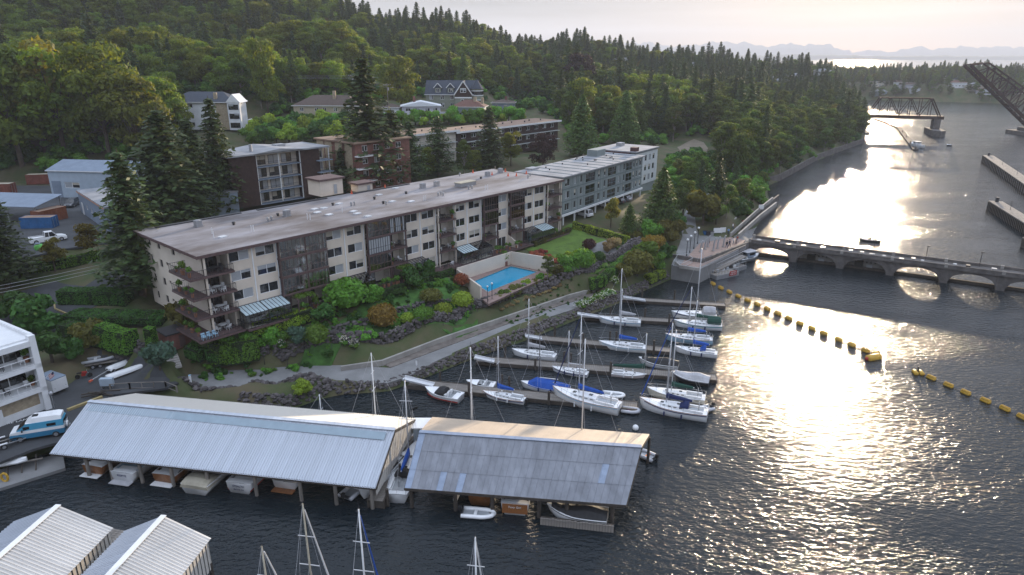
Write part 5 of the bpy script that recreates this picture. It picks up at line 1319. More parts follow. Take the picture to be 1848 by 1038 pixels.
# boats round the boathouses
sailboat('white sailboat with blue sail cover squeezed between the two big boathouses', W(716, 908), W(752, 815), mast=mh((737, 828), 680), mastx=.62, cover=blue, dodger=blackc, B_=2.9)
p = at(860, 756, 3.7); sailboat('sailboat hidden behind the grey boathouse, only its tall white mast showing', (p.x + 4.4, p.y - .4), (p.x - 4.6, p.y + .4), mast=height_for(p * 1.0 - Vector((0, 0, p.z)), 627), mastx=.55, mastm=white, B_=2.4)
p = at(1059, 776, 3.7); sailboat('sailboat hidden behind the grey boathouse with loose white sail on its boom', (p.x + 4.4, p.y - .4), (p.x - 4.6, p.y + .4), mast=height_for(p * 1.0 - Vector((0, 0, p.z)), 612), mastx=.55, cover=white, B_=2.4)
p = at(690, 748, 3.1); sailboat('sailboat behind the long boathouse with a thick white mast', (p.x + 3.8, p.y - .6), (p.x - 4.6, p.y + .5), mast=height_for(p * 1.0 - Vector((0, 0, p.z)), 637), mastx=.55, mastm=white, B_=2.2)
p = at(588, 738, 3.1); sailboat('small sailboat behind the long boathouse with a short thin mast', (p.x + 3, p.y - .5), (p.x - 3.6, p.y + .5), mast=height_for(p * 1.0 - Vector((0, 0, p.z)), 712), mastx=.55, B_=1.9, fb=.7)
# boats moored below the lower edge: only their masts reach into view
for tu, tv, lb, fm, sp_ in ((465, 985, 'sailboat with a thin tan mast moored off the ribbed boathouses', tan, 1), (539, 908, 'sailboat with a tall tan mast and white furled sail moored off the ribbed boathouses', tan, 1), (640, 918, 'sailboat with white mast and blue furled jib moored off the boathouses', white, 0), (850, 968, 'sailboat with white mast topped by wind instruments in open water', white, 0)):
 mhh = 13.0 if tv < 950 else 11.5
 p = at(tu, tv, mhh); sailboat(lb, (p.x - .6, p.y - 5.6), (p.x + .9, p.y + 3.6), mast=mhh, mastx=.6, mastm=fm, furl=white if tu < 600 else (blue if tu < 700 else white), cover=blue)
# ---------------------------------------------------------------- motor boats
def motorboat(label, stern, bow, B_=2.3, hullm=None, stripe=None, cover=None, canopy_m=None, fb=.75, name='motorboat', cat='motorboat', cabin=None, transom=None, text=None, textm=None, ob=True, platform=None, cabroof=None, open_=True, cockpit=None, sub=None):
 s = Vector((stern[0], stern[1], 0)); b = Vector((bow[0], bow[1], 0)); d = b - s; L_ = d.length
 o = empty(name, s, math.atan2(d.y, d.x), label, cat)
 S = hull_secs(L_, B_, fb, tr=.92, sheer=.25)
 hull(G(), S, .25, L_, .14 * L_).build('hull', hullm or gelcoat, o, smooth=True)
 if transom: g = G(); x, hb, z = S[0]; g.rbox((-.03, 0, z * .55), (.06, hb * 1.86, z * .8)); g.build('transom', transom, o)
 deck(G(), S, 0, 0, L_ * .52).build('foredeck', gelcoat, o)
 ring(S, .0, .07).build('gunwale', white, o)
 zd = S[5][2]
 if open_:
  rows = [[(x, hb * .86, z - .02), (x, hb * .8, z - .42), (x, -hb * .8, z - .42), (x, -hb * .86, z - .02)] for x, hb, z in S if L_ * .07 <= x <= L_ * .55]
  g = G().loft(rows, cap=False); g.f = [f[::-1] for f in g.f]; g.build('cockpit', cockpit or blind, o)
  deck(G(), S, 0, -.005, 0, L_ * .1).build('aft_deck', gelcoat, o)
  g = G()
  for sg_ in (-1, 1): g.box(L_ * .32, L_ * .40, sg_ * B_ * .22 - .24, sg_ * B_ * .22 + .24, zd - .42, zd + .1); g.box(L_ * .30, L_ * .325, sg_ * B_ * .22 - .24, sg_ * B_ * .22 + .24, zd - .1, zd + .4)
  g.box(L_ * .1, L_ * .18, -B_ * .36, B_ * .36, zd - .42, zd - .05); g.build('seat', white, o)
  g = G(); secs = [[(L_ * .5, y, zd), (L_ * .5 - .35, y * .9, zd + .5)] for y in np.linspace(-B_ * .42, B_ * .42, 7)]; g.loft(secs, cap=False); g.build('windscreen', clear, o)
 if cabin:
  w_ = B_ * .36; x0, x1 = L_ * .34, L_ * .74
  g = G(); g.loft([[(x, w_ * k, zd), (x, w_ * k * .94, zd + 1.25), (x, -w_ * k * .94, zd + 1.25), (x, -w_ * k, zd)] for x, k in ((x0, 1), (x1 * .8, .95), (x1, .7))], cap=True); cb = g.build('cabin', cabin, o)
  for sg_ in (-1, 1): G().rbox((x0 + 1.2, sg_ * w_ * .985, zd + .8), (1.6, .04, .45)).build('window', pane, cb)
  G().rbox((x0 - .02, 0, zd + .75), (.04, w_ * 1.0, .5)).build('window', pane, cb)
  G().box(x0 - .5, x1 + .2, -w_ * 1.1, w_ * 1.1, zd + 1.25, zd + 1.34).build('cabin_roof', cabroof or greyc, cb)
 if stripe and False: pass
 if cover:
  q = G(); secs = []
  for i, (x, hb, z) in enumerate(S[:-1]):
   h = (.45 + .35 * math.sin(x / L_ * 5) ** 2) * (1 if x < L_ * .7 else .55); secs.append([(x, hb + .05, z - .12), (x, hb * .5, z + h * .75), (x, 0, z + h), (x, -hb * .5, z + h * .7), (x, -hb - .05, z - .12)])
  q.loft(secs, cap=True); q.build('boat_cover', cover, o)
 if canopy_m: canopy(None, canopy_m, 'canopy', o, ((L_ * .40, .9), (L_ * .48, 1), (L_ * .60, .75), (L_ * .66, .3)), .9, B_ * .42, zd)
 if stripe:
  g = G()
  for sg_ in (-1, 1):
   pts = [(x - .08 * max(0, x / L_ - .7), sg_ * (hb * .9 + .01), z * .3) for x, hb, z in S[:-1]]
   g = G()
   for a, c2 in zip(pts, pts[1:]): g.bar(a, c2, .03, .16)
   g.build('stripe', stripe, o)
 if platform: G().box(-.75, .02, -B_ * .42, B_ * .42, .12, .2).build('swim_platform', platform, o)
 if text:
  me = letters(text, .34, textm or navy); t_ = link('lettering', me, o, (-.075, 0, S[0][2] * .62)); t_.rotation_euler = (R(90), 0, R(-90))
  if sub: me = letters(sub, .2, textm or navy); t_ = link('lettering', me, o, (-.075, 0, S[0][2] * .34)); t_.rotation_euler = (R(90), 0, R(-90))
 if ob: q = G(); q.rbox((-.3, 0, S[0][2] * .9), (.4, .32, .5)); q.bar((-.3, 0, .5), (-.3, 0, -.4), .14); q.build('outboard', blackc, o)
 return o
motorboat('white open runabout with dark canopy and red waterline stripe', W(832, 724), W(768, 710), 2.3, stripe=redp, canopy_m=blackc, ob=False)
motorboat('small bare white dinghy sailer on the dock beside the blue covered sailboat', W(893, 700), W(842, 694), 1.7, fb=.5, ob=False, name='white_dinghy', cat='dinghy')
motorboat('speedboat under a black and tan cover with a wakeboard arch', W(1224, 666), W(1152, 656), 2.4, hullm=gelcoat, cover=blackc, ob=False, open_=False)
motorboat('boat wrapped in a pale silver cover at the outer end of its dock', W(1280, 694), W(1211, 682), 2.4, cover=greyc, ob=False, open_=False, hullm=mk('dark_hull', (0.03, 0.03, 0.035), 0.4))
rib_tube = mk('inflatable_tube', (0.42, 0.43, 0.46), 0.5, 0.06, 1.5)
def inflatable(label, stern, bow, B_=1.6, m=None, floor=None, motor=True, seat=None):
 s = Vector((stern[0], stern[1], 0)); b = Vector((bow[0], bow[1], 0)); d = b - s; L_ = d.length
 o = empty('inflatable_dinghy', s, math.atan2(d.y, d.x), label, 'dinghy'); r = .22
 g = G(); pts = [(0, B_ / 2 - r, .3)] + [(L_ * t, (B_ / 2 - r) * math.sqrt(max(0, 1 - max(0, (t - .6) / .4) ** 2)), .3 + .2 * max(0, t - .6)) for t in (.3, .6, .72, .84, .93, 1.0)]
 for sg_ in (-1, 1):
  q = [(x, y * sg_, z) for x, y, z in pts]; secs = []
  for i, p_ in enumerate(q):
   a, c2 = Vector(q[max(0, i - 1)]), Vector(q[min(len(q) - 1, i + 1)]); t_ = (c2 - a).normalized(); sd = t_.cross(Vector((0, 0, 1))).normalized(); u_ = Vector((0, 0, 1))
   secs.append([Vector(p_) + sd * r * math.cos(k * .785) + u_ * r * math.sin(k * .785) for k in range(8)])
  g.loft(secs, cap=True, close=True)
 g.build('tube', m or rib_tube, o, smooth=True)
 G().prism([(.02, -B_ / 2 + r), (L_ * .7, -B_ / 2 + r), (L_ * .93, 0), (L_ * .7, B_ / 2 - r), (.02, B_ / 2 - r)], .12, .22).build('floor', floor or blind, o)
 G().box(.02, .1, -B_ / 2 + r, B_ / 2 - r, .1, .55).build('transom', dkmetal, o)
 G().box(L_ * .38, L_ * .47, -B_ / 2 + .3, B_ / 2 - .3, .32, .42).build('seat', seat or white, o)
 if motor: q = G(); q.rbox((-.22, 0, .75), (.35, .28, .42)); q.bar((-.2, 0, .6), (-.2, 0, -.4), .12); q.build('outboard', blackc, o)
 return o
inflatable('white inflatable dinghy on the inner dock behind the large blue covered sailboat', W(1086, 714), W(1126, 718), 1.7, gelcoat)
inflatable('small inflatable dinghy with purple cover between two large white sailboats', W(1121, 742), W(1153, 746), 1.5, floor=mk('purple_cover', (0.22, 0.06, 0.2), 0.7), seat=mk('purple_seat', (0.2, 0.06, 0.2), 0.7), motor=False)
inflatable('grey inflatable with outboard motor on a stand behind the tan decked sailboat', W(1284, 738), W(1262, 744), 1.5)
inflatable('inflatable dinghy with orange gear poking out beside the grey boathouse', W(1182, 832), W(1150, 818), 1.7, seat=mk('orange_gear', (0.6, 0.16, 0.05), 0.7))
# under the long boathouse: sterns towards the camera
def under1(u, v, L_, **k):
 s = at(u, v, .3); return s, s - N1 * L_ + X1 * .3
Ls = 8.0
s, b = under1(168, 853, 8); motorboat('brown wooden launch with white stern platform under the long boathouse, next to the concrete landing', s, b, 2.7, teak, platform=white, cabin=greyc, fb=1.1, ob=False)
s, b = under1(222, 866, 8); motorboat('white launch named RESPITE on its transom', s, b, 3.0, gelcoat, text='RESPITE', fb=1.15, ob=False, platform=greyc, cockpit=ltblue)
s, b = under1(297, 869, 8); motorboat('varnished wooden launch with white stern platform and open dark cockpit', s, b, 3.0, teak, platform=white, fb=1.1, ob=False, cockpit=void)
s, b = under1(352, 888, 9); o = motorboat('white fishing cruiser with crumpled tan canvas over its stern', s, b, 3.4, gelcoat, fb=1.1, cabin=teak, ob=False)
q = G(); secs = []
for x, h in ((-.1, .05), (.1, .45), (.8, .6), (1.6, .5), (2.2, .15)): secs.append([(x, 1.66, .75), (x, 1.5, 1.05 + h * .6), (x, .6, 1.1 + h * .8), (x, -.5, 1.1 + h * .7), (x, -1.5, 1.05 + h * .5), (x, -1.66, .75)])
q.loft(secs); q.build('stern_canvas', tan, o)
s, b = under1(432, 886, 9); o = motorboat('white launch with maroon canvas cabin curtains and lettered transom', s, b, 3.1, gelcoat, stripe=redp, fb=1.2, cabin=mk('maroon_canvas', (0.16, 0.02, 0.03), 0.75, 0.15, 2), ob=False, text='SEEWOLF', sub='SEATTLE, WA') if False else motorboat('white launch with maroon canvas cabin curtains and lettered transom', s, b, 3.1, gelcoat, stripe=redp, fb=1.2, cabin=mk('maroon_canvas', (0.16, 0.02, 0.03), 0.75, 0.15, 2), ob=False, text='STEALTH', sub='SEATTLE, WA')
s, b = under1(514, 880, 8); motorboat('white cruiser with brown plank swim platform under the long boathouse', s, b, 2.9, gelcoat, platform=teak, cabin=white, fb=1.0, ob=False)
s = at(622, 898, .3); inflatable('grey inflatable dinghy with black outboard under the near corner of the long boathouse', s, s - N1 * 4.2 + X1 * 1.2, 1.9)
b = at(648, 905, .3); motorboat('white boat with sharp bow pointing out from under the long boathouse', b - N1 * 8 + X1 * 1.6, b, 2.7, gelcoat, fb=1.5, ob=False, cabin=teak, cockpit=void)
# under the grey boathouse
def under2(u, v, L_):
 s = at(u, v, .3); return s, s - N2 * L_
s, b = under2(866, 908, 7); motorboat('varnished orange wooden launch behind the white inflatable', s, b, 2.6, teak, fb=1.15, ob=False, cockpit=void, open_=True)
s = at(834, 925, .2); inflatable('white inflatable dinghy with console in front of the orange wooden launch', s, s + X2 * 3.3, 1.7, gelcoat)
s, b = under2(929, 925, 7.5); o = motorboat('wooden cabin cruiser with white waterline and lettered brown transom', s, b, 3.0, gelcoat, transom=teak, cabin=mk('mahogany', (0.10, 0.03, 0.025), 0.4, 0.2, 1.5), fb=1.3, ob=False, text='Foxy Girl', textm=white)
s = at(1096, 938, .3); motorboat('white speedboat under a black cover behind the upright plank wall', s, at(987, 922, .3), 2.5, gelcoat, cover=blackc, fb=.85, ob=False, open_=False)
s = at(820, 915, .3); o = empty('kayak', s, math.atan2(-N2.y, -N2.x), 'grey kayak hanging upright beside the orange wooden launch', 'kayak'); g = G()
g.loft([[(x, w_ * math.cos(a), .5 + .3 * math.sin(a)) for a in np.linspace(0, 2 * math.pi, 8, endpoint=False)] for x, w_ in ((0, .02), (.5, .25), (2, .36), (3.5, .25), (4, .02))], cap=True, close=True); g.build('hull', greyc, o); G().box(1.6, 2.4, -.2, .2, .78, .82).build('cockpit', blackc, o)
# dock box, post lamps, solar panel between the boathouses
p = at(745, 768, 1.0); o = empty('instrument_post', p, .3, 'post with tilted solar panel at the end of the plank walkway', 'post'); G().tube((0, 0, -.2), (0, 0, 2.2), .05, 6).build('pole', steel, o); G().rbox((.3, 0, 2.3), (.9, .06, .7), rz=.4, rx=.5).build('solar_panel', pane, o)
p = at(778, 800, .8); o = empty('white_hut', (p.x - .6, p.y + .8, .5), ANG * 0, 'small pale hut between the boathouses', 'hut'); G().box(-1.4, 1.4, -1, 1, 0, 2.4).build('wall', bluew, o); G().box(-1.6, 1.6, -1.2, 1.2, 2.4, 2.55).build('roof', white, o); G().box(-.4, .4, -1.05, -1.0, 0, 1.9).build('door', white, o)
# ---------------------------------------------------------------- yellow barrier floats
bz = [(174, 503), (216, 525), (262, 547), (310, 570), (360, 592), (412, 614), (465, 638), (522, 663), (580, 688), (640, 715), (705, 741), (768, 768), (848, 802), (917, 830), (991, 862)]
b1 = [(1228 + x / 2.966, 343 + y / 2.966) for x, y in bz]; b2 = [(1230 + x / 2.99, 643 + y / 2.99) for x, y in ((1347, 118), (1440, 158), (1533, 198), (1640, 242), (1745, 285), (1838, 330), (1945, 378))]
def floatmesh(L_, r):
 g = G(); prof = [(0, .02), (.04, r * .75), (.10, r), (.90, r), (.96, r * .75), (1, .02)]
 g.loft([[((t - .5) * L_, k * math.cos(a), .12 + k * math.sin(a)) for a in np.linspace(0, 2 * math.pi, 10, endpoint=False)] for t, k in prof], cap=False, close=True); return g
FM = floatmesh(1.35, .33).mesh('float_body', yellow, True)
g = G(); g.box(-.5, .5, -.3, .3, .34, .41); g.box(-.6, .6, -.03, .03, .1, .5); g.bar((-.6, .2, .44), (.6, .2, .44), .05); g.bar((-.6, -.2, .44), (.6, -.2, .44), .05)
FS = g.mesh('strap', mk('dull_yellow', (0.4, 0.24, 0.03), 0.6))
def chain(lst, label, group):
 P_ = [at(u, v, .1) for u, v in lst]
 for i, p in enumerate(P_):
  q = P_[min(i + 1, len(P_) - 1)] - P_[max(0, i - 1)]; o = empty('barrier_float', (p.x, p.y, 0), math.atan2(q.y, q.x) + rng.uniform(-.08, .08), label, 'buoy', group)
  link('float_body', FM, o); link('strap', FS, o)
 g = G()
 for a, c2 in zip(P_, P_[1:]): g.tube((a.x, a.y, .06), (c2.x, c2.y, .06), .025, 5)
 return g, P_
g, P1 = chain(b1, 'yellow float strung on the barrier line that starts beside the moored work floats', 'floats of the barrier by the work floats'); e1 = at(1576, 645, .1); g.tube(P1[-1], e1, .05, 5); o = g.build('barrier_rope', dkmetal); tag(o, 'dark rope threading the yellow floats by the work floats', 'rope')
g, P2_ = chain(b2, 'yellow float strung on the barrier line in the open water', 'floats of the open water barrier'); e2 = at(1657, 673, .1); g.tube(P2_[0], e2, .05, 5); o = g.build('barrier_rope', dkmetal); tag(o, 'dark rope threading the yellow floats in open water', 'rope')
o = empty('end_buoy', (e1.x, e1.y, 0), .35, 'large double yellow end buoy with red tip', 'buoy'); big = floatmesh(2.6, .62).mesh('float_body', yellow, True); link('float_body', big, o, (-.2, -.2, 0)); link('float_body', FM, o, (.9, .5, .3)); G().ball((-1.5, -.2, .2), .28).build('red_tip', redp, o)
o = empty('end_buoy', (e2.x, e2.y, 0), 1.4, 'pair of small yellow end buoys with a dark mooring post', 'buoy'); link('float_body', FM, o, (0, .4, 0)); link('float_body', FM, o, (0, -.4, 0)); G().tube((.2, 0, 0), (.2, 0, 1.0), .12, 7).build('post', dkmetal, o)
p = at(1147, 772, .2); o = G().ball((0, 0, 0), .4, 10, 7).build('mooring_ball', white, None, p, smooth=True); tag(o, 'white round mooring ball floating behind the grey boathouse', 'buoy')
# ================================================================ spillway dam, plaza, railway bridge
def atY(u, v, Y):
 xc = (u - 924) / FPX; yc = (519 - v) / FPX; t = Y / (cp + yc * sp)
 return Vector((t * xc, Y, CAMH + t * (-sp + yc * cp)))
dconc = mk('stained_concrete', (0.115, 0.105, 0.10), 0.9, 0.35, 0.5, bump=0.3, bscale=4)
D0 = at(1430, 473, 0); D1 = at(1804, 525, 0); DX = (D1 - D0).normalized(); SPN = (D1 - D0).length / 4; DANG = math.atan2(DX.y, DX.x)
dam = empty('spillway_dam', D0, DANG, 'low arched concrete spillway dam with walkway across the channel', 'dam')
DZ = 3.0; DW = 4.2
for i in range(-1, 9):
 x = i * SPN
 g = G(); g.prism([(x - .75, 0), (x + .75, 0), (x + .75, DW), (x, DW + 1.2), (x - .75, DW)], -3, DZ); g.build('pier', dconc, dam)
 if i == 8: continue
 for y in (0.15, DW - .65):
  g = G(); n = 12; top = DZ; secs = []
  for k in range(n + 1):
   t = k / n; xx = x + .75 + (SPN - 1.5) * t; zb = .5 + 2.0 * math.sqrt(max(0, 1 - (2 * t - 1) ** 2)); secs.append([(xx, y, zb), (xx, y + .5, zb), (xx, y + .5, top), (xx, y, top)])
  g.loft(secs, cap=True, close=True); g.f = [f[::-1] for f in g.f]; g.build('arch_girder', dconc, dam)
 G().box(x + .78, x + SPN - .78, DW * .45, DW * .6, -1, .55).build('weir_beam', darkwood, dam)
 if i in (0, 1):
  G().box(x + .8, x + SPN - .8, DW * .62, DW * .8, -.2, 2.4).build('gate_panel', concrete, dam)
  b_ = G().box(x + SPN * .28, x + SPN * .45, DW * .40, DW * .58, .5, 1.9).build('gate_opening', void, dam)
  for k in range(5): G().box(x + SPN * (.5 + .085 * k), x + SPN * (.5 + .085 * k) + .3, DW * .58, DW * .615, 1.4, 1.65).build('vent', void, dam)
  G().box(x + SPN * .52, x + SPN * .64, DW * .5, DW * .59, .5, 1.1).build('sign', blind, dam)
G().box(-SPN - .5, 8 * SPN + 1, -.25, DW + .25, DZ + .003, DZ + .35).build('deck', dconc, dam)
for y in (-.2, DW + .05):
 for i in range(-1, 8): G().box(i * SPN + .3, (i + 1) * SPN - .3, y, y + .16, DZ + .35, DZ + .95).build('parapet', dconc, dam); G().box(i * SPN - .3, i * SPN + .298, y - .05, y + .22, DZ + .35, DZ + 1.1).build('parapet_post', concrete, dam)
for i in range(-1, 8):
 for dx in (1.2, 3.4, 5.2, 7.7):
  if rng.random() < .75: G().box(i * SPN + dx, i * SPN + dx + rng.uniform(.5, 1.0), 1.2, 2.2, DZ + .35, DZ + rng.uniform(.6, 1.15)).build('winch_box', rng.choice((steel, dkmetal, blind)), dam)
for i, x in enumerate((-.6, SPN * 1.6, SPN * 2.62, SPN * 3.6, SPN * 4.6)):
 p = D0 + DX * x + Vector((-DX.y, DX.x, 0)) * 3.9; o = empty('dam_lamp', (p.x, p.y, DZ + .3), DANG, 'thin lamp post on the far parapet of the arched dam', 'street lamp', 'lamp posts on the dam'); G().tube((0, 0, 0), (0, 0, 3.0), .06, 6).build('pole', dkmetal, o); G().rbox((.1, 0, 3.05), (.6, .2, .14)).build('lamp_head', dkmetal, o)
# --- plaza
pavers = mk('pink_pavers', (0.30, 0.215, 0.18), 0.9, 0.12, 1.2)
PZ = 3.1
drape('plaza', P2([(1212, 478), (1222, 450), (1240, 424), (1275, 424), (1312, 430), (1345, 432), (1332, 452), (1262, 486)], PZ), asphalt2, z=PZ, thick=3.5, label='grey paved plaza at the end of the dam')
drape('paver_band', P2([(1228, 478), (1262, 440), (1318, 428), (1345, 434), (1330, 451), (1262, 483)], PZ), pavers, z=PZ + .02, thick=.1, label='pinkish paved band across the plaza')
for i, (u, v) in enumerate(((1238.6, 463), (1244.7, 456), (1252, 449), (1258.6, 440))):
 p = at(u, v, PZ); o = empty('globe_lamp', p, 0, 'black lamp post with white globe in the row on the plaza', 'street lamp', 'globe lamps on the plaza')
 g = G(); g.tube((0, 0, 0), (0, 0, .5), .16, 8, .1); g.tube((0, 0, .5), (0, 0, 3.5), .07, 8); g.build('post', dkmetal, o); G().ball((0, 0, 3.72), .27, 10, 7).build('globe', white, o, smooth=True)
stl = mk('brushed_steel', (0.50, 0.50, 0.52), 0.35, 0.1, 2, metal=.5)
for i, (u, v, h) in enumerate(((1264, 455, 2.6), (1272, 450, 2.6), (1277, 446, 2.7), (1287, 453, 3.0), (1294.5, 449, 2.8), (1305, 446, 2.7))):
 p = at(u, v, PZ + .02); o = empty('wave_sculpture', p, R(20), 'curved upright steel wave sculpture on the pink paving', 'sculpture', 'steel wave sculptures'); g = G(); secs = []
 for k in range(9):
  t = k / 8; w_ = .34 * (1 - t * .35); xx = .28 * t * t + (0 if t < .8 else (t - .8) * .9); secs.append([(xx - w_ / 2, -.12, h * t), (xx + w_ / 2, -.12, h * t), (xx + w_ / 2, .12, h * t), (xx - w_ / 2, .12, h * t)])
 g.loft(secs, cap=True, close=True); g.f = [f[::-1] for f in g.f]; g.build('fin', stl, o)
 G().box(-.3, .3, -.25, .25, 0, .12).build('base', concrete, o)
def wall_run(pts, h, th, m, name, label, z=None, zs=None, cat='wall', parts=False):
 g = G()
 for i, (a, b) in enumerate(zip(pts, pts[1:])):
  a = Vector(a); b = Vector(b); d = (b - a); n = Vector((-d.y, d.x, 0)).normalized() * th / 2
  a2 = a + d.normalized() * (-th / 2 if i else 0)
  g.add([a2 - n, b - n, b + n, a2 + n] + [q + Vector((0, 0, h + .002 * (i % 2))) for q in (a2 - n, b - n, b + n, a2 + n)], [(3, 2, 1, 0), (4, 5, 6, 7), (0, 1, 5, 4), (1, 2, 6, 5), (2, 3, 7, 6), (3, 0, 4, 7)])
 o = g.build(name, m); return tag(o, label, cat)
Zs = lambda L_: [at(*a) for a in L_]
wall_run(Zs([(1210, 494, -.5), (1264, 504, -.5), (1346, 470, -.5)]), 4.4, .5, dconc, 'quay_wall', 'grey quay wall under the plaza beside the moored work floats')
wall_run(Zs([(1218, 476, PZ), (1228, 484, PZ), (1262, 489, PZ)]), .6, .3, concrete, 'plaza_kerb_wall', 'low curved wall at the water corner of the plaza')
o = railing([at(1215, 480, PZ), at(1222, 468, PZ), at(1240, 466, PZ), at(1250, 474, PZ), at(1232, 483, PZ), at(1215, 480, PZ)], 1.0, .35).build('round_railing', alu); tag(o, 'pale oval railing round the stairwell on the plaza', 'railing')
o = railing([at(1262, 487, PZ), at(1300, 470, PZ), at(1345, 450, PZ)], 1.0, .4).build('plaza_railing', steel); tag(o, 'grey railing along the water edge of the plaza', 'railing')
# ramp walls to the fish ladder
wall_run(Zs([(1318, 428, 3.0), (1362, 388, 4.0), (1394, 362, 4.5)]), 1.0, .35, concrete, 'ramp_wall', 'pale parapet on the land side of the waterside ramp')
wall_run(Zs([(1332, 430, 3.0), (1372, 394, 4.0), (1400, 372, 4.5)]), 1.1, .4, concrete, 'ramp_wall', 'sunlit parapet on the water side of the long ramp')
wall_run(Zs([(1336, 438, -1), (1374, 402, -1), (1402, 378, -1)]), 4.6, .5, dconc, 'river_wall', 'stained river wall below the long ramp')
drape('waterside_ramp', P2([(1316, 430), (1362, 390), (1394, 364), (1401, 370), (1372, 393), (1334, 431)], 3.8), asphalt2, z=None, dz=.25, label='paved ramp climbing along the water from the dam')
for k, (u, v) in enumerate(((1276, 424), (1288, 425), (1300, 426))): wall_run(Zs([(u, v, 2.6), (u + 28, v - 26, 3.0)]), 1.2, .3, concrete, 'ladder_wall', ('ladder wall beside the blue bin', 'ladder wall behind the white notices', 'ladder wall next to the long ramp')[k] + ', grey concrete')
wall_run(Zs([(1385, 336, -1), (1404, 332, -1), (1475, 292, -1), (1556, 262, -1)]), 3.4, .6, dconc, 'river_wall', 'long stained river wall below the dark trees leading to the truss bridge')
for u, v, m, lb in ((1272, 424, bluest, 'blue litter bin on the plaza edge'), (1278, 425, dkmetal, 'black litter bin between the blue bin and a grey lidded bin'), (1284, 425, steel, 'grey lidded bin at the plaza edge')):
 p = at(u, v, PZ); o = empty('litter_bin', p, .2, lb, 'bin'); G().box(-.4, .4, -.35, .35, 0, 1.0).build('body', m, o); G().box(-.43, .43, -.38, .38, 1.0, 1.08).build('lid', dkmetal, o)
for u, v, w_, lb in ((1295, 424, 1.1, 'wide white notice board by the fish ladder walls'), (1304, 423, .7, 'narrow white notice board by the fish ladder walls'), (1373, 381, .7, 'white notice board on the waterside ramp')):
 p = at(u, v, PZ + (0 if u < 1350 else 1.1)); o = empty('notice_board', p, .1, lb, 'sign'); G().box(-w_, w_, -.04, .04, .5, 1.7).build('panel', white, o)
 for x in (-w_ + .1, w_ - .1): G().tube((x, .07, 0), (x, .07, 1.6), .04, 6).build('post', steel, o)
# work floats with red sign and grey patrol boat
def workfloat(a, b, w_, label):
 a = at(*a, .4); b = at(*b, .4); d = b - a; o = empty('work_float', (a.x, a.y, 0), math.atan2(d.y, d.x), label, 'barge'); l = d.length
 G().box(0, l, -w_ / 2, w_ / 2, -.4, .8).build('hull', steel, o); G().box(.1, l - .1, -w_ / 2 + .1, w_ / 2 - .1, .802, .86).build('deck', deckwood, o)
 railing([(.2, -w_ / 2 + .15, .86), (l - .2, -w_ / 2 + .15, .86)], .9, .8).build('railing', alu, o); railing([(.2, w_ / 2 - .15, .86), (l - .2, w_ / 2 - .15, .86)], .9, .8).build('railing', alu, o)
 for i in range(5): G().rbox((l * (.15 + .17 * i), rng.uniform(-.6, .6), 1.15), (.7, .5, .55), rng.uniform(0, 1)).build('crate', rng.choice((blind, bluew, steel, white)), o)
 return o, l
o, l = workfloat((1282, 498), (1322, 490), 3.6, 'grey work float with red warning sign moored at the quay')
sg_ = G().box(l * .55, l * .55 + 2.0, -1.95, -1.88, .35, 1.35).build('sign', redp, o)
for k, tx in enumerate(('DANGER', 'KEEP OUT')): t_ = link('lettering', letters(tx, .36, white), sg_, (l * .55 + 1.0, -1.97, .95 - k * .42), 0); t_.rotation_euler = (R(90), 0, 0)
workfloat((1318, 486), (1338, 480), 2.6, 'small grey work float with tan cushion behind the one with the red sign')
motorboat('grey aluminium patrol boat with wheelhouse moored under the dam abutment', at(1330, 474, 0), at(1368, 466, 0), 2.8, steel, cabin=blueg, fb=.9, ob=True)
o = railing([at(1285, 488, 1.2), at(1340, 462, 2.6)], 1.0, .5).build('stage_railing', alu); tag(o, 'pale railing of the sloping landing stage behind the work floats', 'railing')
o = G(); a, b = at(1285, 490, 1.1), at(1342, 462, 2.5); o.bar(a, b, 1.6, .2); o = o.build('landing_stage', deckwood); tag(o, 'sloping plank landing stage between quay wall and work floats', 'gangway')
# --- railway truss span and raised bascule leaf
rustb = mk('dark_rust_steel', (0.045, 0.022, 0.02), 0.8, 0.3, .4)
YB = 405.0
tl, tr_ = atY(1478, 205, YB + 20), atY(1697, 210, YB); dv = tr_ - tl; zt = tr_.z
o = empty('truss_bridge', (tl.x, tl.y, 0), math.atan2(dv.y, dv.x), 'rusty railway truss bridge span standing on concrete piers', 'bridge'); l = Vector((dv.x, dv.y)).length; x0 = l * (1570 - 1478) / (1697 - 1478)
wb = 6.0; hT = (210 - 181) * YB / FPX * 1.02
G().box(0, l + 2, -.4, wb + .4, zt - 1.8, zt).build('deck_girder', rustb, o)
n = 7; pl = (l - x0) / n
for y in (0, wb):
 g = G(); g.bar((x0 + pl, y, zt + hT), (l - pl, y, zt + hT), .5, .6); g.bar((x0, y, zt), (x0 + pl, y, zt + hT), .55, .6); g.bar((l, y, zt), (l - pl, y, zt + hT), .55, .6)
 for i in range(1, n): g.bar((x0 + pl * i, y, zt), (x0 + pl * i, y, zt + hT), .3); 
 for i in range(1, n - 1): g.bar((x0 + pl * i, y, zt if i % 2 else zt + hT), (x0 + pl * (i + 1), y, zt + hT if i % 2 else zt), .32); g.bar((x0 + pl * i, y, zt + hT * .5), (x0 + pl * (i + .5), y, zt + hT * .5), .18)
 g.build('truss', rustb, o)
for i in range(1, n): G().bar((x0 + pl * i, 0, zt + hT), (x0 + pl * i, wb, zt + hT), .3).build('cross_brace', rustb, o)
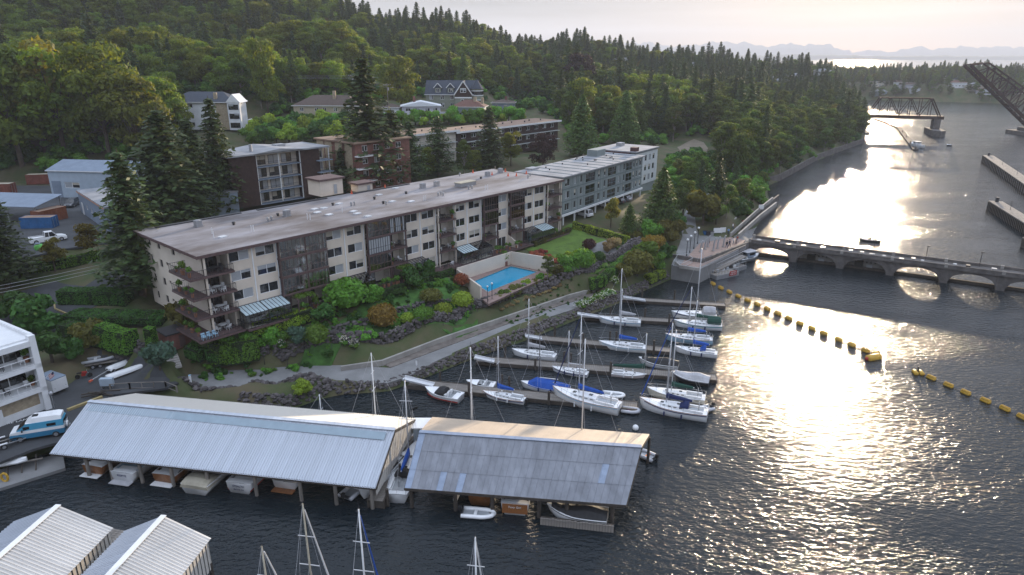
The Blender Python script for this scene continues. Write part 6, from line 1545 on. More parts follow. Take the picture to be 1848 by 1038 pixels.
for xx, w_ in ((x0 - 2, 3.2), (l - 1, 3.4)):
 G().prism([(xx - w_ / 2, -.5), (xx + w_ / 2, -.5), (xx + w_ / 2, wb + .5), (xx - w_ / 2, wb + .5)], -4, zt - 1.8).build('pier', dconc, o)
 G().prism([(xx - w_, -8), (xx, -12), (xx + w_, -8), (xx + w_, wb + 6), (xx - w_, wb + 6)], -4, 3.2 if xx > x0 else 1.0).build('pier_base', dconc, o)
for xx in np.arange(-l * .25, x0 - 4, 7): G().box(xx, xx + .8, .5, wb - .5, -3, zt - 1.8).build('trestle', rustb, o)
G().box(-l * .3, 0, -.3, wb + .3, zt - 1.7, zt - .05).build('approach_deck', rustb, o)
# raised bascule leaf
pv = atY(1862, 226, YB); tip = atY(1752, 118, YB); ax = (tip - pv); LB = ax.length; ax.normalize(); nb = Vector((0, 1, 0)); upb = nb.cross(ax) * -1
if upb.x < 0: upb = -upb
o = empty('bascule_bridge', (pv.x + 6, pv.y, 0), 0, 'raised rusty bascule bridge leaf leaning over the channel', 'bridge'); base = Vector(o.location)
def bp(s_, h, y): return pv + ax * s_ + upb * h + Vector((0, y, 0)) - base
hB = 11.5
for y in (0, wb):
 g = G(); g.bar(bp(-8, 0, y), bp(LB, 0, y), .8, 1.6, up=upb); g.bar(bp(-4, hB + 2, y), bp(LB - 7, hB * .62, y), .7, .7, up=upb); g.bar(bp(LB, 0, y), bp(LB - 7, hB * .62, y), .6, .7, up=upb)
 n = 9
 for i in range(n):
  s1, s2 = (LB - 7) * i / n, (LB - 7) * (i + 1) / n; h1 = hB + 1.8 + (hB * .62 - hB - 1.8) * i / n; h2 = hB + 1.8 + (hB * .62 - hB - 1.8) * (i + 1) / n
  g.bar(bp(s1, 0, y), bp(s1, h1, y), .4); g.bar(bp(s1, 0 if i % 2 else h1, y), bp(s2, h2 if i % 2 else 0, y), .42)
 g.build('truss', rustb, o)
for i in range(14): s1 = LB * i / 14; G().bar(bp(s1, 0, 0), bp(s1, 0, wb), .5).build('cross_brace', rustb, o)
for i in range(8): s1 = (LB - 7) * i / 8; G().bar(bp(s1, hB * .9 - i * .4, 0), bp(s1, hB * .9 - i * .4, wb), .35).build('cross_brace', rustb, o)
G().prism([(-9, -1), (20, -1), (20, wb + 1), (-9, wb + 1)], -4, 4.0).build('pier', dconc, o); G().prism([(-12, -9), (-4, -13), (24, -9), (24, wb + 6), (-12, wb + 6)], -4, 2.0).build('pier_base', dconc, o)
g = G()
for y in (0, wb):
 for xx in (-5.5, 9): g.bar((xx, y, 2), (0 if xx < 0 else 4, y, pv.z + 3), 1.0)
g.build('tower', rustb, o)
# timber guide walls in the lock approach
for (a, b, w_, h, lb) in (((1772, 292), (1905, 392), 3.6, 2.6, 'long timber guide wall with lamp reaching into the channel'), ((1782, 378), (1905, 460), 3.2, 2.4, 'dark concrete guide wall close to the arched dam'), ((1843, 446), (1930, 474), 3.0, 2.2, 'short end of a guide wall beyond the arched dam')):
 p, q = at(*a, 0), at(*b, 0); d = q - p; o = empty('guide_wall', p, math.atan2(d.y, d.x), lb, 'wall'); l = d.length
 G().box(0, l, 0, w_, -3, h).build('wall', dconc, o); G().box(-.2, l, -.2, w_ + .2, h + .002, h + .25).build('cap', deckwood, o)
 n = 40; me = G().box(0, .35, -.3, -.02, -2, h - .1).mesh('fender_plank', darkwood)
 for i in range(n): link('fender_plank', me, o, (l * i / n, 0, 0))
 G().tube((1.2, w_ / 2, h + .25), (1.2, w_ / 2, h + 1.6), .5, 7).build('bollard', dkmetal, o)
 for i in range(3): G().tube((l * (.25 + .22 * i), w_ / 2, h + .2), (l * (.25 + .22 * i), w_ / 2, h + 2.8), .06, 5).build('pole', dkmetal, o)
# floating boom and small craft in the channel
g = G(); pts = [at(1573, 213, .5), at(1600, 222, .5), at(1622, 232, .5)]; g.path(pts, .35, 6); o = g.build('floating_boom', darkwood); tag(o, 'thin floating boom running out from the truss bridge pier', 'boom')
p, q = at(1622, 232, 0), at(1652, 272, 0); d = q - p; o = empty('log_raft', p, math.atan2(d.y, d.x), 'long dark floating pier at the end of the boom', 'pier'); G().box(0, d.length, -1.2, 1.2, -.5, .7).build('deck', darkwood, o)
for i in range(5): G().tube((d.length * i / 4, 0, -2), (d.length * i / 4, 0, 1.6), .25, 6).build('pile', darkwood, o)
motorboat('white cabin motorboat lying at the end of the dark floating pier', at(1662, 268, 0), at(1645, 264, 0), 4.0, gelcoat, cabin=white, fb=1.6, ob=False)
motorboat('small dark skiff near the concrete base of the truss pier', at(1717, 264, 0), at(1708, 263, 0), 1.6, dkmetal, fb=.6, ob=False)
fb_ = motorboat('low dark rowing boat carrying several people beyond the dam', at(1588, 437, 0), at(1548, 434, 0), 1.7, dkmetal, fb=.5, ob=False, name='rowing_boat', cat='boat')
# ---------------------------------------------------------------- people
skin = mk('skin', (0.42, 0.26, 0.19), 0.6, 0.08, 6); hairm = mk('dark_hair', (0.03, 0.02, 0.015), 0.7, 0.2, 8)
def person_meshes(sit=False, stride=.12):
 vs = []; es = []; rs = []
 def add(p, r, par=None):
  vs.append(p); rs.append(r); i = len(vs) - 1
  if par is not None: es.append((par, i))
  return i
 pel = add((0, 0, .95), .135); bel = add((0, 0, 1.1), .125, pel); ch = add((0, -.01, 1.32), .15, bel); nk = add((0, 0, 1.48), .06, ch); hd0 = add((0, -.01, 1.58), .085, nk); hd = add((0, -.015, 1.68), .09, hd0)
 for s in (-1, 1):
  hp = add((s * .09, 0, .9), .095, pel); kn = add((s * .1, -stride * s - .02, .5), .065, hp); an = add((s * .1, -stride * s * 1.6 + .03, .09), .042, kn); add((s * .105, -stride * s * 1.6 - .13, .04), .035, an)
  sh = add((s * .19, 0, 1.40), .06, ch); el = add((s * .25, .03, 1.14), .045, sh); wr = add((s * .25, -.06, .92), .033, el); add((s * .25, -.09, .84), .03, wr)
 me = bpy.data.meshes.new('person_base'); me.from_pydata(vs, es, [])
 o = bpy.data.objects.new('person_base', me); C.objects.link(o); md = o.modifiers.new('s', 'SKIN')
 for i, r in enumerate(rs): me.skin_vertices[0].data[i].radius = (r, r); 
 me.skin_vertices[0].data[0].use_root = True
 o.modifiers.new('d', 'SUBSURF').levels = 1
 dg = bpy.context.evaluated_depsgraph_get(); m2 = bpy.data.meshes.new_from_object(o.evaluated_get(dg)); bpy.data.objects.remove(o); m2.name = 'body'
 m2.materials.clear(); m2.materials.append(skin); m2.polygons.foreach_set('use_smooth', [True] * len(m2.polygons))
 return m2
BODY = person_meshes(); BODY2 = person_meshes(stride=.03)
def clothes(body, z0, z1, arms, m, name, grow=.018):
 """garment: the body's own surface between two heights, pushed outwards"""
 me = body.copy(); me.name = name; bm = bmesh.new(); bm.from_mesh(me)
 dele = []
 for f in bm.faces:
  c_ = f.calc_center_median(); inside = z0 < c_.z < z1 and (arms or abs(c_.x) < .21)
  if not inside: dele.append(f)
 nr = {v: v.normal.copy() for v in bm.verts}
 for v in bm.verts: v.co += nr[v] * grow
 bmesh.ops.delete(bm, geom=dele, context='FACES'); bm.to_mesh(me); bm.free(); me.materials.clear(); me.materials.append(m); return me
CL = [mk('cloth_%s' % n_, c_, .85, .15, 5) for n_, c_ in (('navy', (.03, .04, .09)), ('red', (.3, .06, .05)), ('white', (.6, .6, .6)), ('grey', (.2, .2, .22)), ('black', (.02, .02, .022)), ('sky', (.2, .32, .5)))]
TOPS = {c_.name: clothes(BODY, 1.0, 1.47, True, c_, 'shirt') for c_ in CL}; LEGS = {c_.name: clothes(BODY, .1, 1.02, False, c_, 'trousers', .012) for c_ in (CL[0], CL[3], CL[4])}
hg_ = G(); hg_.ball((0, .015, 1.70), .108, 10, 7, sq=(1, 1.05, 1.05)); hv = [(x, y + (.02 if z < 1.7 else 0), z) for x, y, z in hg_.v]; hg_.v = hv; HAIR = hg_.mesh('hair', hairm, True)
fg_ = G(); fg_.ball((0, -.105, 1.65), .018); fg_.ball((-.035, -.09, 1.68), .012); fg_.ball((.035, -.09, 1.68), .012); FACE = fg_.mesh('face', skin, True)
def person(p, rz, top, leg, label, group=None, sc_=1.0):
 o = empty('person', p, rz, label, 'person', group); o.scale = (sc_,) * 3
 link('body', BODY, o); link('shirt', TOPS['cloth_' + top], o); link('trousers', LEGS['cloth_' + leg], o); link('hair', HAIR, o); link('face', FACE, o); return o
names = ('navy', 'red', 'white', 'grey', 'black', 'sky')
ppl = [(1279, 440, 'red', 'black', 'person in red top walking among the steel sculptures'), (1323, 442, 'white', 'grey', 'person in white top walking toward the dam'), (1311, 448, 'black', 'navy', 'person in black at the plaza railing'), (1316, 446, 'navy', 'black', 'person in navy at the plaza railing'), (1328, 441, 'grey', 'black', 'person in grey at the railing by the abutment'),
 (1314, 424, 'sky', 'navy', 'person in sky blue top at the foot of the ramp'), (1322, 415, 'white', 'navy', 'person in white top between the fish ladder walls'), (1338, 412, 'navy', 'black', 'person in navy on the lower ramp'), (1340, 408, 'red', 'navy', 'person in red top on the lower ramp'), (1350, 397, 'black', 'black', 'person all in black climbing the ramp'), (1381, 376, 'grey', 'navy', 'person in grey near the top of the ramp'), (1330, 438, 'red', 'grey', 'person in red top by the dam abutment')]
for u, v, t_, l_, lb in ppl:
 z = PZ + .02
 if v < 420: p = at(u, v, 4.0); z = gz(p.x, p.y) + .26
 if u in (1322,): z = gz(*at(u, v, 3.2).xy)
 p = at(u, v, z); person(p, rng.uniform(0, 6), t_, l_, lb)
d = (at(1548, 434, 0) - at(1588, 437, 0)).normalized(); s0 = at(1588, 437, 0)
for i in range(5): p = s0 + d * (1.0 + 1.1 * i); person((p.x, p.y, -.45), math.atan2(d.y, d.x) + 1.57, 'black' if i % 2 else 'navy', 'black', 'dark clothed person in the low rowing boat', 'people in the rowing boat', .95)
# ================================================================ pool, walls, rocks, fences, hedges, shrubs
poolm = bpy.data.materials.new('pool_water'); poolm.use_nodes = True
b_ = poolm.node_tree.nodes['Principled BSDF']; b_.inputs['Base Color'].default_value = (0.015, 0.30, 0.50, 1); b_.inputs['Roughness'].default_value = 0.08
n_ = poolm.node_tree.nodes.new('ShaderNodeTexNoise'); n_.inputs['Scale'].default_value = 1.2; bp_ = poolm.node_tree.nodes.new('ShaderNodeBump'); bp_.inputs['Distance'].default_value = .02
tc_ = poolm.node_tree.nodes.new('ShaderNodeTexCoord'); poolm.node_tree.links.new(tc_.outputs['Object'], n_.inputs['Vector']); poolm.node_tree.links.new(n_.outputs['Fac'], bp_.inputs['Height']); poolm.node_tree.links.new(bp_.outputs[0], b_.inputs['Normal'])
pooltile = mk('pool_tile', (0.10, 0.42, 0.55), 0.5, 0.06, 3); decktile = mk('rose_paving', (0.235, 0.165, 0.145), 0.85, 0.12, 1, bump=.15, bscale=8)
PQ = [at(u, v, DECK_Z) for u, v in ((853, 509), (922, 481), (969, 491), (881, 527))]
pool = empty('swimming_pool', (*((PQ[0] + PQ[2]) / 2).xy, DECK_Z), 0, 'turquoise rectangular swimming pool below the cream block', 'pool')
lo = [Vector((p.x, p.y, 0)) - Vector((pool.location.x, pool.location.y, 0)) for p in PQ]
G().add([(p.x, p.y, -.12) for p in lo], [(3, 2, 1, 0) if (lo[1] - lo[0]).cross(lo[2] - lo[1]).z < 0 else (0, 1, 2, 3)]).build('pool_water', poolm, pool)
g = G()
for a, b in zip(lo, lo[1:] + lo[:1]):
 o_ = (a + b).normalized() * .0
 g.add([(a.x, a.y, 0.03), (b.x, b.y, 0.03), (b.x, b.y, -1.4), (a.x, a.y, -1.4)], [(0, 1, 2, 3), (3, 2, 1, 0)])
g.build('pool_wall', pooltile, pool)
me = G()
for a, b in zip(lo, lo[1:] + lo[:1]):
 k = 1.035; a2, b2 = a * k, b * k; n = max(4, int((b - a).length / .6))
 for i in range(n):
  p0, p1 = a.lerp(b, i / n), a.lerp(b, (i + .96) / n); q0, q1 = a2.lerp(b2, i / n), a2.lerp(b2, (i + .96) / n)
  G().add([(p0.x, p0.y, .06), (p1.x, p1.y, .06), (q1.x, q1.y, .06), (q0.x, q0.y, .06), (p0.x, p0.y, -.05), (p1.x, p1.y, -.05), (q1.x, q1.y, -.05), (q0.x, q0.y, -.05)], [(3, 2, 1, 0), (0, 1, 5, 4), (2, 3, 7, 6)] if True else []).build('coping_stone', concrete, pool)
# deck as a ring round the pool
DQ = [fr(45.5, -2.2, DECK_Z), fr(60.3, -2.2, DECK_Z), at(1000, 494, DECK_Z), at(882, 549, DECK_Z)]
g = G(); m = len(PQ)
for i in range(4):
 a, b, c_, d_ = DQ[i], DQ[(i + 1) % 4], PQ[(i + 1) % 4], PQ[i]
 g.add([a, b, c_, d_], [(0, 1, 2, 3)]); g.add([q + Vector((0, 0, -.3)) for q in (a, b, c_, d_)] , [(3, 2, 1, 0)])
o = g.build('pool_deck', decktile); tag(o, 'rose paved deck round the pool', None, None, 'structure')
# pool walls (cream): along the building and down both sides
Pc = fr(60.3, -2.2, DECK_Z); Pl = fr(45.5, -2.2, DECK_Z); zt_ = 6.95
def pwall(p, q, z0, za, zb, label, th=.3):
 d = (q - p); n = Vector((-d.y, d.x, 0)).normalized() * th / 2; g = G()
 g.add([p - n, q - n, q + n, p + n, p - n, q - n, q + n, p + n], []); vs = [(*(p - n).xy, z0), (*(q - n).xy, z0), (*(q + n).xy, z0), (*(p + n).xy, z0), (*(p - n).xy, za), (*(q - n).xy, zb), (*(q + n).xy, zb), (*(p + n).xy, za)]
 g = G().add(vs, [(3, 2, 1, 0), (4, 5, 6, 7), (0, 1, 5, 4), (1, 2, 6, 5), (2, 3, 7, 6), (3, 0, 4, 7)])
 if (q - p).cross(Vector((0, 0, 1))).length: pass
 bm = bmesh.new(); me = g.mesh('pool_boundary_wall', cream); bm.from_mesh(me); bmesh.ops.recalc_face_normals(bm, faces=bm.faces); bm.to_mesh(me); bm.free()
 o = link('pool_boundary_wall', me); return tag(o, label, 'wall')
pwall(Pl, Pc, 2.5, zt_, zt_, 'long cream wall between the terrace and the pool')
zr = DECK_Z + height_for(at(998, 493, DECK_Z), 466)
pwall(Pc, at(998, 493, DECK_Z), 2.5, zt_ + .05, zr, 'sloping cream wall between the pool and the lawn')
zl = DECK_Z + height_for(at(868, 538, DECK_Z), 517)
pwall(Pl, at(868, 538, DECK_Z), 2.5, zt_ - .2, zl, 'cream wall between the pool and the ivy bank')
for u, v, c_ in ((842, 492, 'dark'), (849, 490, 'dark'), (856, 491, 'dark'), (833, 497, 'blue'), (840, 494, 'blue')):
 p = at(u, v, DECK_Z); furn('chair', (p.x, p.y, DECK_Z), rng.uniform(0, 6), f'{"black" if c_ == "dark" else "blue"} chair beside the pool', f'{"black" if c_ == "dark" else "blue"} poolside chairs', col=c_)
p = at(908, 478, DECK_Z); o = empty('planter', (p.x, p.y, DECK_Z), 0, 'large brick planter with a bushy green plant in the pool corner', 'planter'); G().box(-.9, .9, -.9, .9, 0, .9).build('box', brick, o)
V_, F_ = blob_leaves([(0, 0, 1.8)], [(1.1, 1.1, 1.2)], 900, .16, 5, .3); link('foliage', np_mesh('foliage', V_, F_, leafA), o)
for u, v in ((880, 546), (888, 540)):
 p = at(u, v, DECK_Z); o = empty('pool_lamp', (p.x, p.y, DECK_Z - .3), 0, 'thin post lamp at the corner of the pool', 'lamp', 'pool corner lamps'); G().tube((0, 0, 0), (0, 0, 3.0), .05, 6).build('post', dkmetal, o); G().ball((0, 0, 3.15), .17, 8, 6).build('globe', white, o)
# --- low concrete wall along the promenade bank
lw_ = [(615, 661), (690, 650), (800, 608), (920, 568), (1030, 531), (1072, 520), (1098, 524)]
wall_run([at(u, v, 1.65) - Vector((0, 0, .85)) for u, v in lw_], .85, .4, concrete, 'low_concrete_wall', 'low grey concrete wall running along the gravel strip')
# --- rocks
rocks = []
for k in range(7):
 g = G(); g.ball((0, 0, 0), .5, 7, 5, .28, (1, rng.uniform(.7, .95), rng.uniform(.55, .8))); rocks.append(g.mesh('rock', rock))
def along(pts, step):
 out = []
 for a, b in zip(pts, pts[1:]):
  n = max(1, int((b - a).length / step))
  for i in range(n): out.append((a.lerp(b, i / n), (b - a).normalized()))
 return out
def rockwall(name, label, pts_px, z0, z1, slope_w, step, lay, size, cat='rock wall', stack=0):
 pts = [gp(u, v) if stack else at(u, v, z0) for u, v in pts_px]; P_ = []
 for p, t_ in along(pts, step):
  n = Vector((-t_.y, t_.x, 0))
  if n.dot(NA) < 0: n = -n
  for j in range(lay):
   k = (j + rng.uniform(.2, .8)) / lay; q = p + n * slope_w * k + t_ * rng.uniform(-.3, .3); q.z = max(gz(q.x, q.y) + rng.uniform(.02, .22), -.15 + .5 * k)
   if stack: q.z = gz(p.x, p.y) + stack * (j + rng.uniform(.2, .7))
   P_.append(q)
 base = pts[0]; o = empty(name, base, 0, label, cat) if cat else None
 rng.shuffle(P_)
 P_.sort(key=lambda q: q.y)
 for i, q in enumerate(P_[:300]):
  r_ = link('rock', rocks[i % 7], o, q - base, rng.uniform(0, 6)); k = size * rng.uniform(.65, 1.35); r_.scale = (k * rng.uniform(.9, 1.3), k, k * rng.uniform(.8, 1.1))
 if len(P_) > 300:
  vs = []; fs = []; nv = 0
  for q in P_[300:]:
   me = rocks[rng.randrange(7)]; k = size * rng.uniform(.65, 1.35); c_, s_ = math.cos(q.x * 7), math.sin(q.x * 7)
   for v in me.vertices: vs.append(((v.co.x * c_ - v.co.y * s_) * k + q.x - base.x, (v.co.x * s_ + v.co.y * c_) * k + q.y - base.y, v.co.z * k + q.z - base.z))
   for f in me.polygons: fs.append(tuple(i + nv for i in f.vertices))
   nv += len(me.vertices)
  g = G(); g.v = vs; g.f = fs; r_ = g.build('rocks', rock, o); tag(r_, None, None, None, 'stuff')
 return o
rockwall('rock_revetment', 'dark boulder edge along the shore under the waterfront path', [(430, 738), (522, 741), (560, 727), (600, 715), (640, 712), (700, 706), (744, 691), (846, 651), (952, 613), (1040, 577), (1105, 552), (1145, 534), (1212, 503)], -.1, 1.75, 1.3, .5, 4, .6)
rockwall('rock_terrace_wall', 'grey boulder wall holding up the lower garden terrace', [(470, 650), (560, 634), (640, 620), (760, 590), (850, 562), (920, 540), (1010, 512), (1060, 494), (1100, 474), (1135, 452), (1160, 440)], 2.5, 4.2, .7, .62, 4, .82, stack=.40)
rockwall('rock_step', 'short row of boulders below the ivy bank and round bushes', [(590, 610), (640, 592), (700, 575), (740, 560), (800, 552), (862, 548)], 4.3, 5.4, .5, .6, 3, .7, stack=.34)
rockwall('rock_pile', 'rough boulders around the small inlet behind the long boathouse', [(330, 712), (380, 722), (440, 716), (500, 708), (560, 712), (600, 712)], .2, 1.7, 1.5, .5, 4, .75)
rockwall('rock_bank', 'dark boulder bank below the clipped hedge beside the driveway', [(215, 650), (250, 640), (300, 650), (330, 660)], 2.6, 4.2, .9, .6, 4, .8, stack=.4)
# --- fence of thin black posts
fp = [(478, 660), (560, 650), (640, 636), (700, 622), (800, 592), (900, 556), (1000, 522), (1060, 500), (1140, 455)]
P_ = [q for q, _ in along([gp(u, v) for u, v in fp], 2.6)]
o = empty('wire_fence', P_[0], 0, 'tall black wire fence in front of the boulder wall', 'fence'); fz = [gz(q.x, q.y) for q in P_]; pm = G().bar((0, 0, -.3), (0, 0, 1.85), .06).mesh('fence_post', dkmetal)
for q, z in zip(P_, fz): link('fence_post', pm, o, (q.x - P_[0].x, q.y - P_[0].y, z - P_[0].z))
g = G()
for (q, z), (q2, z2) in zip(zip(P_, fz), zip(P_[1:], fz[1:])):
 for h in (.1, .5, .9, 1.3, 1.7): g.bar(q - P_[0] + Vector((0, 0, z - q.z + h)), q2 - P_[0] + Vector((0, 0, z2 - q2.z + h)), .012)
g.build('fence_wire', dkmetal, o)
# --- hedges
def hedge(name, label, pts, w_, h, m, leaf=.11, dens=55, seed=1, round_=.25, zoff=0, cat='hedge'):
 """clipped hedge along world points; leaf surface over a solid core"""
 r = np.random.RandomState(seed); vs = []; fs = []; k = 0; core = G(); base = Vector(pts[0])
 for a, b in zip(pts, pts[1:]):
  a = Vector(a); b = Vector(b); d = b - a; l = d.length; t_ = d.normalized(); n = Vector((-t_.y, t_.x, 0)).normalized()
  core.add([a - base + n * (w_ / 2 - .08) * s + Vector((0, 0, z)) for s in (-1, 1) for z in (-.3, h - .1)] + [b - base + n * (w_ / 2 - .08) * s + Vector((0, 0, z)) for s in (-1, 1) for z in (-.3, h - .1)], [(0, 1, 3, 2), (4, 6, 7, 5), (0, 4, 5, 1), (2, 3, 7, 6), (1, 5, 7, 3)])
  for side, area in (('t', l * w_), ('l', l * h), ('r', l * h), ('e', w_ * h), ('f', w_ * h)):
   m_ = int(area * dens) + 3; x = r.uniform(0, 1, m_); y = r.uniform(0, 1, m_)
   nz = .09 * np.sin(x * l * 1.7 + seed) + .05 * np.sin(x * l * 4.1)
   if side == 't': P_ = np.outer(x * l, t_) + np.outer((y - .5) * w_, n) + np.outer(h + nz - round_ * np.abs(2 * y - 1) ** 4, (0, 0, 1)); N_ = np.tile((0, 0, 1.), (m_, 1))
   elif side in 'lr': s = 1 if side == 'l' else -1; P_ = np.outer(x * l, t_) + np.outer(s * (w_ / 2 + nz * .8 - round_ * y ** 5), n) + np.outer(y * h, (0, 0, 1)); N_ = np.tile(tuple(n * s), (m_, 1))
   else: s = 0 if side == 'e' else 1; P_ = np.outer(np.full(m_, s * l), t_) + np.outer((x - .5) * w_, n) + np.outer(y * h, (0, 0, 1)); N_ = np.tile(tuple(t_ * (1 if s else -1)), (m_, 1))
   V, F = leaf_quads(P_ + np.array(a - base), N_, leaf, r); vs.append(V); fs.append(F + k); k += len(V)
 o = empty(name, base + Vector((0, 0, zoff)), 0, label, cat)
 core.build('dark_core', MT['hedge_core'], o)  # added solid dark core that closes the gaps behind the leaves
 link('foliage', np_mesh('foliage', np.concatenate(vs), np.concatenate(fs), m), o); return o
mk('hedge_core', (0.012, 0.022, 0.006), 0.95, 0.3, 2)
leafH = leafmat('hedge_leaf', (0.0941, 0.2198, 0.0293), .25, .3, .015); leafD = leafmat('dark_hedge_leaf', (0.0387, 0.1008, 0.0194), .2, .3, .015)
leafL = leafmat('lime_leaf', (0.2035, 0.2906, 0.0349), .3, .3, .02); leafO = leafmat('olive_leaf', (0.1162, 0.124, 0.0279), .3, .35, .03); leafR = leafmat('red_leaf', (0.21, 0.065, 0.035), .3, .35, .02); leafP = leafmat('purple_leaf', (0.0543, 0.0217, 0.0217), .2, .35, .02); leafG = leafmat('gold_leaf', (0.20, 0.145, 0.03), .3, .35, .03); leafB = leafmat('blue_green_leaf', (0.0543, 0.1008, 0.0697), .2, .3, .02); leafC = leafmat('coral_leaf', (0.30, 0.085, 0.06), .25, .3, .02); leafS = leafmat('straw_grass', (0.30, 0.24, 0.12), .3, .3, .02); petal = leafmat('white_petal', (0.62, 0.63, 0.60), .3, .15, .01)
hedge('clipped_hedge', 'long dark clipped hedge above the driveway, in front of the big conifer', [gp(116, 545, 7), gp(180, 545, 7), gp(235, 548, 7)], 2.6, 2.1, leafD, .14, 60, 1)
hedge('clipped_bank', 'broad dark clipped bank between driveway kerb and end wall', [gp(130, 575, 6), gp(200, 578, 6), gp(300, 578, 6)], 4.0, .9, leafD, .14, 50, 2)
hedge('clipped_hedge', 'clipped hedge beside the driveway, lower and longer', [gp(118, 608, 5), gp(190, 622, 4.5)], 2.4, 2.3, leafD, .13, 60, 3)
hedge('clipped_hedge', 'tall bright clipped hedge closing the driveway corner', [gp(188, 622, 4.5), gp(225, 634, 4.3), gp(243, 640, 4)], 2.2, 3.2, leafH, .13, 65, 4)
hedge('clipped_column', 'single upright clipped green column beside the garden steps', [gp(272, 640, 4), gp(284, 640, 4)], 1.7, 4.0, leafH, .12, 80, 5, .5)
hedge('clipped_hedge', 'hedge along the road in front of the white pickup', [gp(20, 502, 10), gp(110, 484, 10), gp(200, 466, 10)], 1.6, 1.6, leafH, .14, 50, 6)
hedge('lawn_hedge', 'clipped hedge bordering the lawn toward the car park', [gp(1034, 412, 6.5), gp(1062, 420, 6.5), gp(1100, 430, 6.5), gp(1136, 440, 6.2)], 1.5, 1.5, leafL, .13, 60, 7)
hedge('lawn_hedge', 'low clipped hedge between the lawn and the sunrooms', [gp(962, 446, 6.5), gp(1000, 430, 6.5), gp(1028, 418, 6.5)], 1.1, 1.0, leafO, .12, 60, 8)
hedge('curved_hedge', 'long bright green curving hedge at the end of the gravel strip', [gp(1064, 522, 2.4), gp(1085, 516, 2.6), gp(1100, 504, 3), gp(1125, 480, 3.6), gp(1165, 452, 4.2)], 1.8, 1.9, leafH, .13, 60, 9)
hedge('clipped_hedge', 'clipped wall of green at the corner below the wraparound deck', [gp(385, 655, 3), gp(425, 652, 3), gp(470, 645, 3)], 2.4, 3.2, leafH, .14, 60, 10)
hedge('rounded_hedge', 'long billowing hedge below the slatted sunrooms', [gp(455, 608, 5.4), gp(510, 592, 5.6), gp(560, 574, 6)], 2.6, 1.9, leafL, .15, 60, 11, .7)
hedge('rounded_hedge', 'dense shrub border under the wraparound deck', [gp(345, 640, 4), gp(372, 650, 3.6), gp(400, 648, 4)], 2.6, 1.5, leafD, .14, 60, 12, .6)
hedge('shore_hedge', 'small clipped hedge at the water beyond the empty dock', [gp(1168, 512, 2), gp(1195, 500, 2)], 1.8, 1.5, leafL, .13, 60, 13)
hedge('slope_hedge', 'dark clipped hedge below the beige house', [gp(488, 226, 21), gp(530, 224, 21), gp(560, 222, 21)], 2.4, 2.6, leafD, .2, 30, 14)
hedge('slope_hedge', 'hedge at the edge of the road below the lilac house', [gp(680, 212, 21), gp(740, 214, 21)], 1.8, 1.5, leafD, .2, 30, 15)
hedge('terrace_hedge', 'low dark hedge at the foot of the pot lined terrace', [Aw(21, -2.6, -.6), Aw(34, -2.6, -.6), Aw(44, -2.6, -.6)], 1.0, .9, leafD, .12, 60, 16)
# --- shrubs: one mesh per kind, copied
SH = {}
def shrub_mesh(kind, seed, m, n=10, leaf=.10, cnt=120):
 r = np.random.RandomState(seed); cs = []; rd = []
 if kind == 'ball': cs = [(0, 0, .8)]; rd = [(1, 1, .85)]; cnt *= 8
 elif kind == 'loose':
  for i in range(n): a = r.uniform(0, 6.28); d = r.uniform(0, .62); cs.append((d * math.cos(a), d * math.sin(a), r.uniform(.4, 1.15))); q = r.uniform(.3, .48); rd.append((q, q, q * .85))
 elif kind == 'low':
  for i in range(n): a = r.uniform(0, 6.28); d = r.uniform(0, .8); cs.append((d * math.cos(a), d * math.sin(a), r.uniform(.1, .35))); q = r.uniform(.28, .42); rd.append((q, q, q * .7))
 V, F = blob_leaves(cs, rd, cnt, leaf, seed, .72)
 g = G()
 for c_, q in zip(cs, rd): g.ball(c_, 1, 8, 5, .06, tuple(x * .80 for x in q))
 n0 = len(V); V = np.concatenate([V, np.array(g.v)]); F = [tuple(f) for f in F] + [tuple(i + n0 for i in f) for f in g.f]
 me = bpy.data.meshes.new('foliage'); me.from_pydata(V.tolist(), [], F); me.materials.append(m); return me
stemm = mk('bark', (0.075, 0.058, 0.045), 0.95, 0.3, 3, bump=.5, bscale=8)
STEM = G().tube((0, 0, -.4), (0, 0, .7), .07, 6, .04).mesh('stem', stemm)
MATS = dict(green=leafA, hedge=leafH, dark=leafD, lime=leafL, olive=leafO, red=leafR, purple=leafP, gold=leafG, blue=leafB, coral=leafC, straw=leafS, white=petal)
def shrub(u, v, rpx, kind, col, label, group=None, z=4.5, hs=1.0, name=None):
 p = gp(u, v, z); k = rpx * (p.y * cp + (CAMH - p.z) * sp) / FPX; fl = col == 'white'; col = 'green' if fl else col; key = (kind, col, rng.randrange(2))
 if key not in SH: SH[key] = shrub_mesh(kind, len(SH) + 11, MATS[col])
 o = empty(name or 'garden_shrub', p, rng.uniform(0, 6), label, 'shrub', group); link('foliage', SH[key], o); link('stem', STEM, o); k *= 1.18
 if fl:
  if 'fl' not in SH: SH['fl'] = np_mesh('flowers', *blob_leaves([(0, 0, .75)], [(.85, .85, .75)], 110, .09, 4, .75), petal)
  link('flowers', SH['fl'], o)
 o.scale = (k, k, k * hs); return o
LB = 'rounded lime green bush in the lower terrace bed'
for a in ((760, 582, 15), (737, 586, 12), (835, 556, 17), (712, 594, 11), (801, 571, 14), (770, 578, 13)): shrub(*a, 'ball', 'lime' if a[0] % 2 else 'hedge', LB, 'lime bushes of the lower terrace', hs=.9)
shrub(627, 558, 34, 'ball', 'hedge', 'big smooth round green bush on the ivy bank', hs=.85); shrub(676, 550, 21, 'loose', 'hedge', 'loose green bush next to the big smooth round one')
shrub(588, 588, 26, 'loose', 'dark', 'dark green bush behind the golden one'); shrub(692, 592, 23, 'ball', 'gold', 'golden leaved round bush on the lower terrace'); shrub(778, 548, 18, 'ball', 'olive', 'flat topped olive bush below the ivy bank', hs=.7)
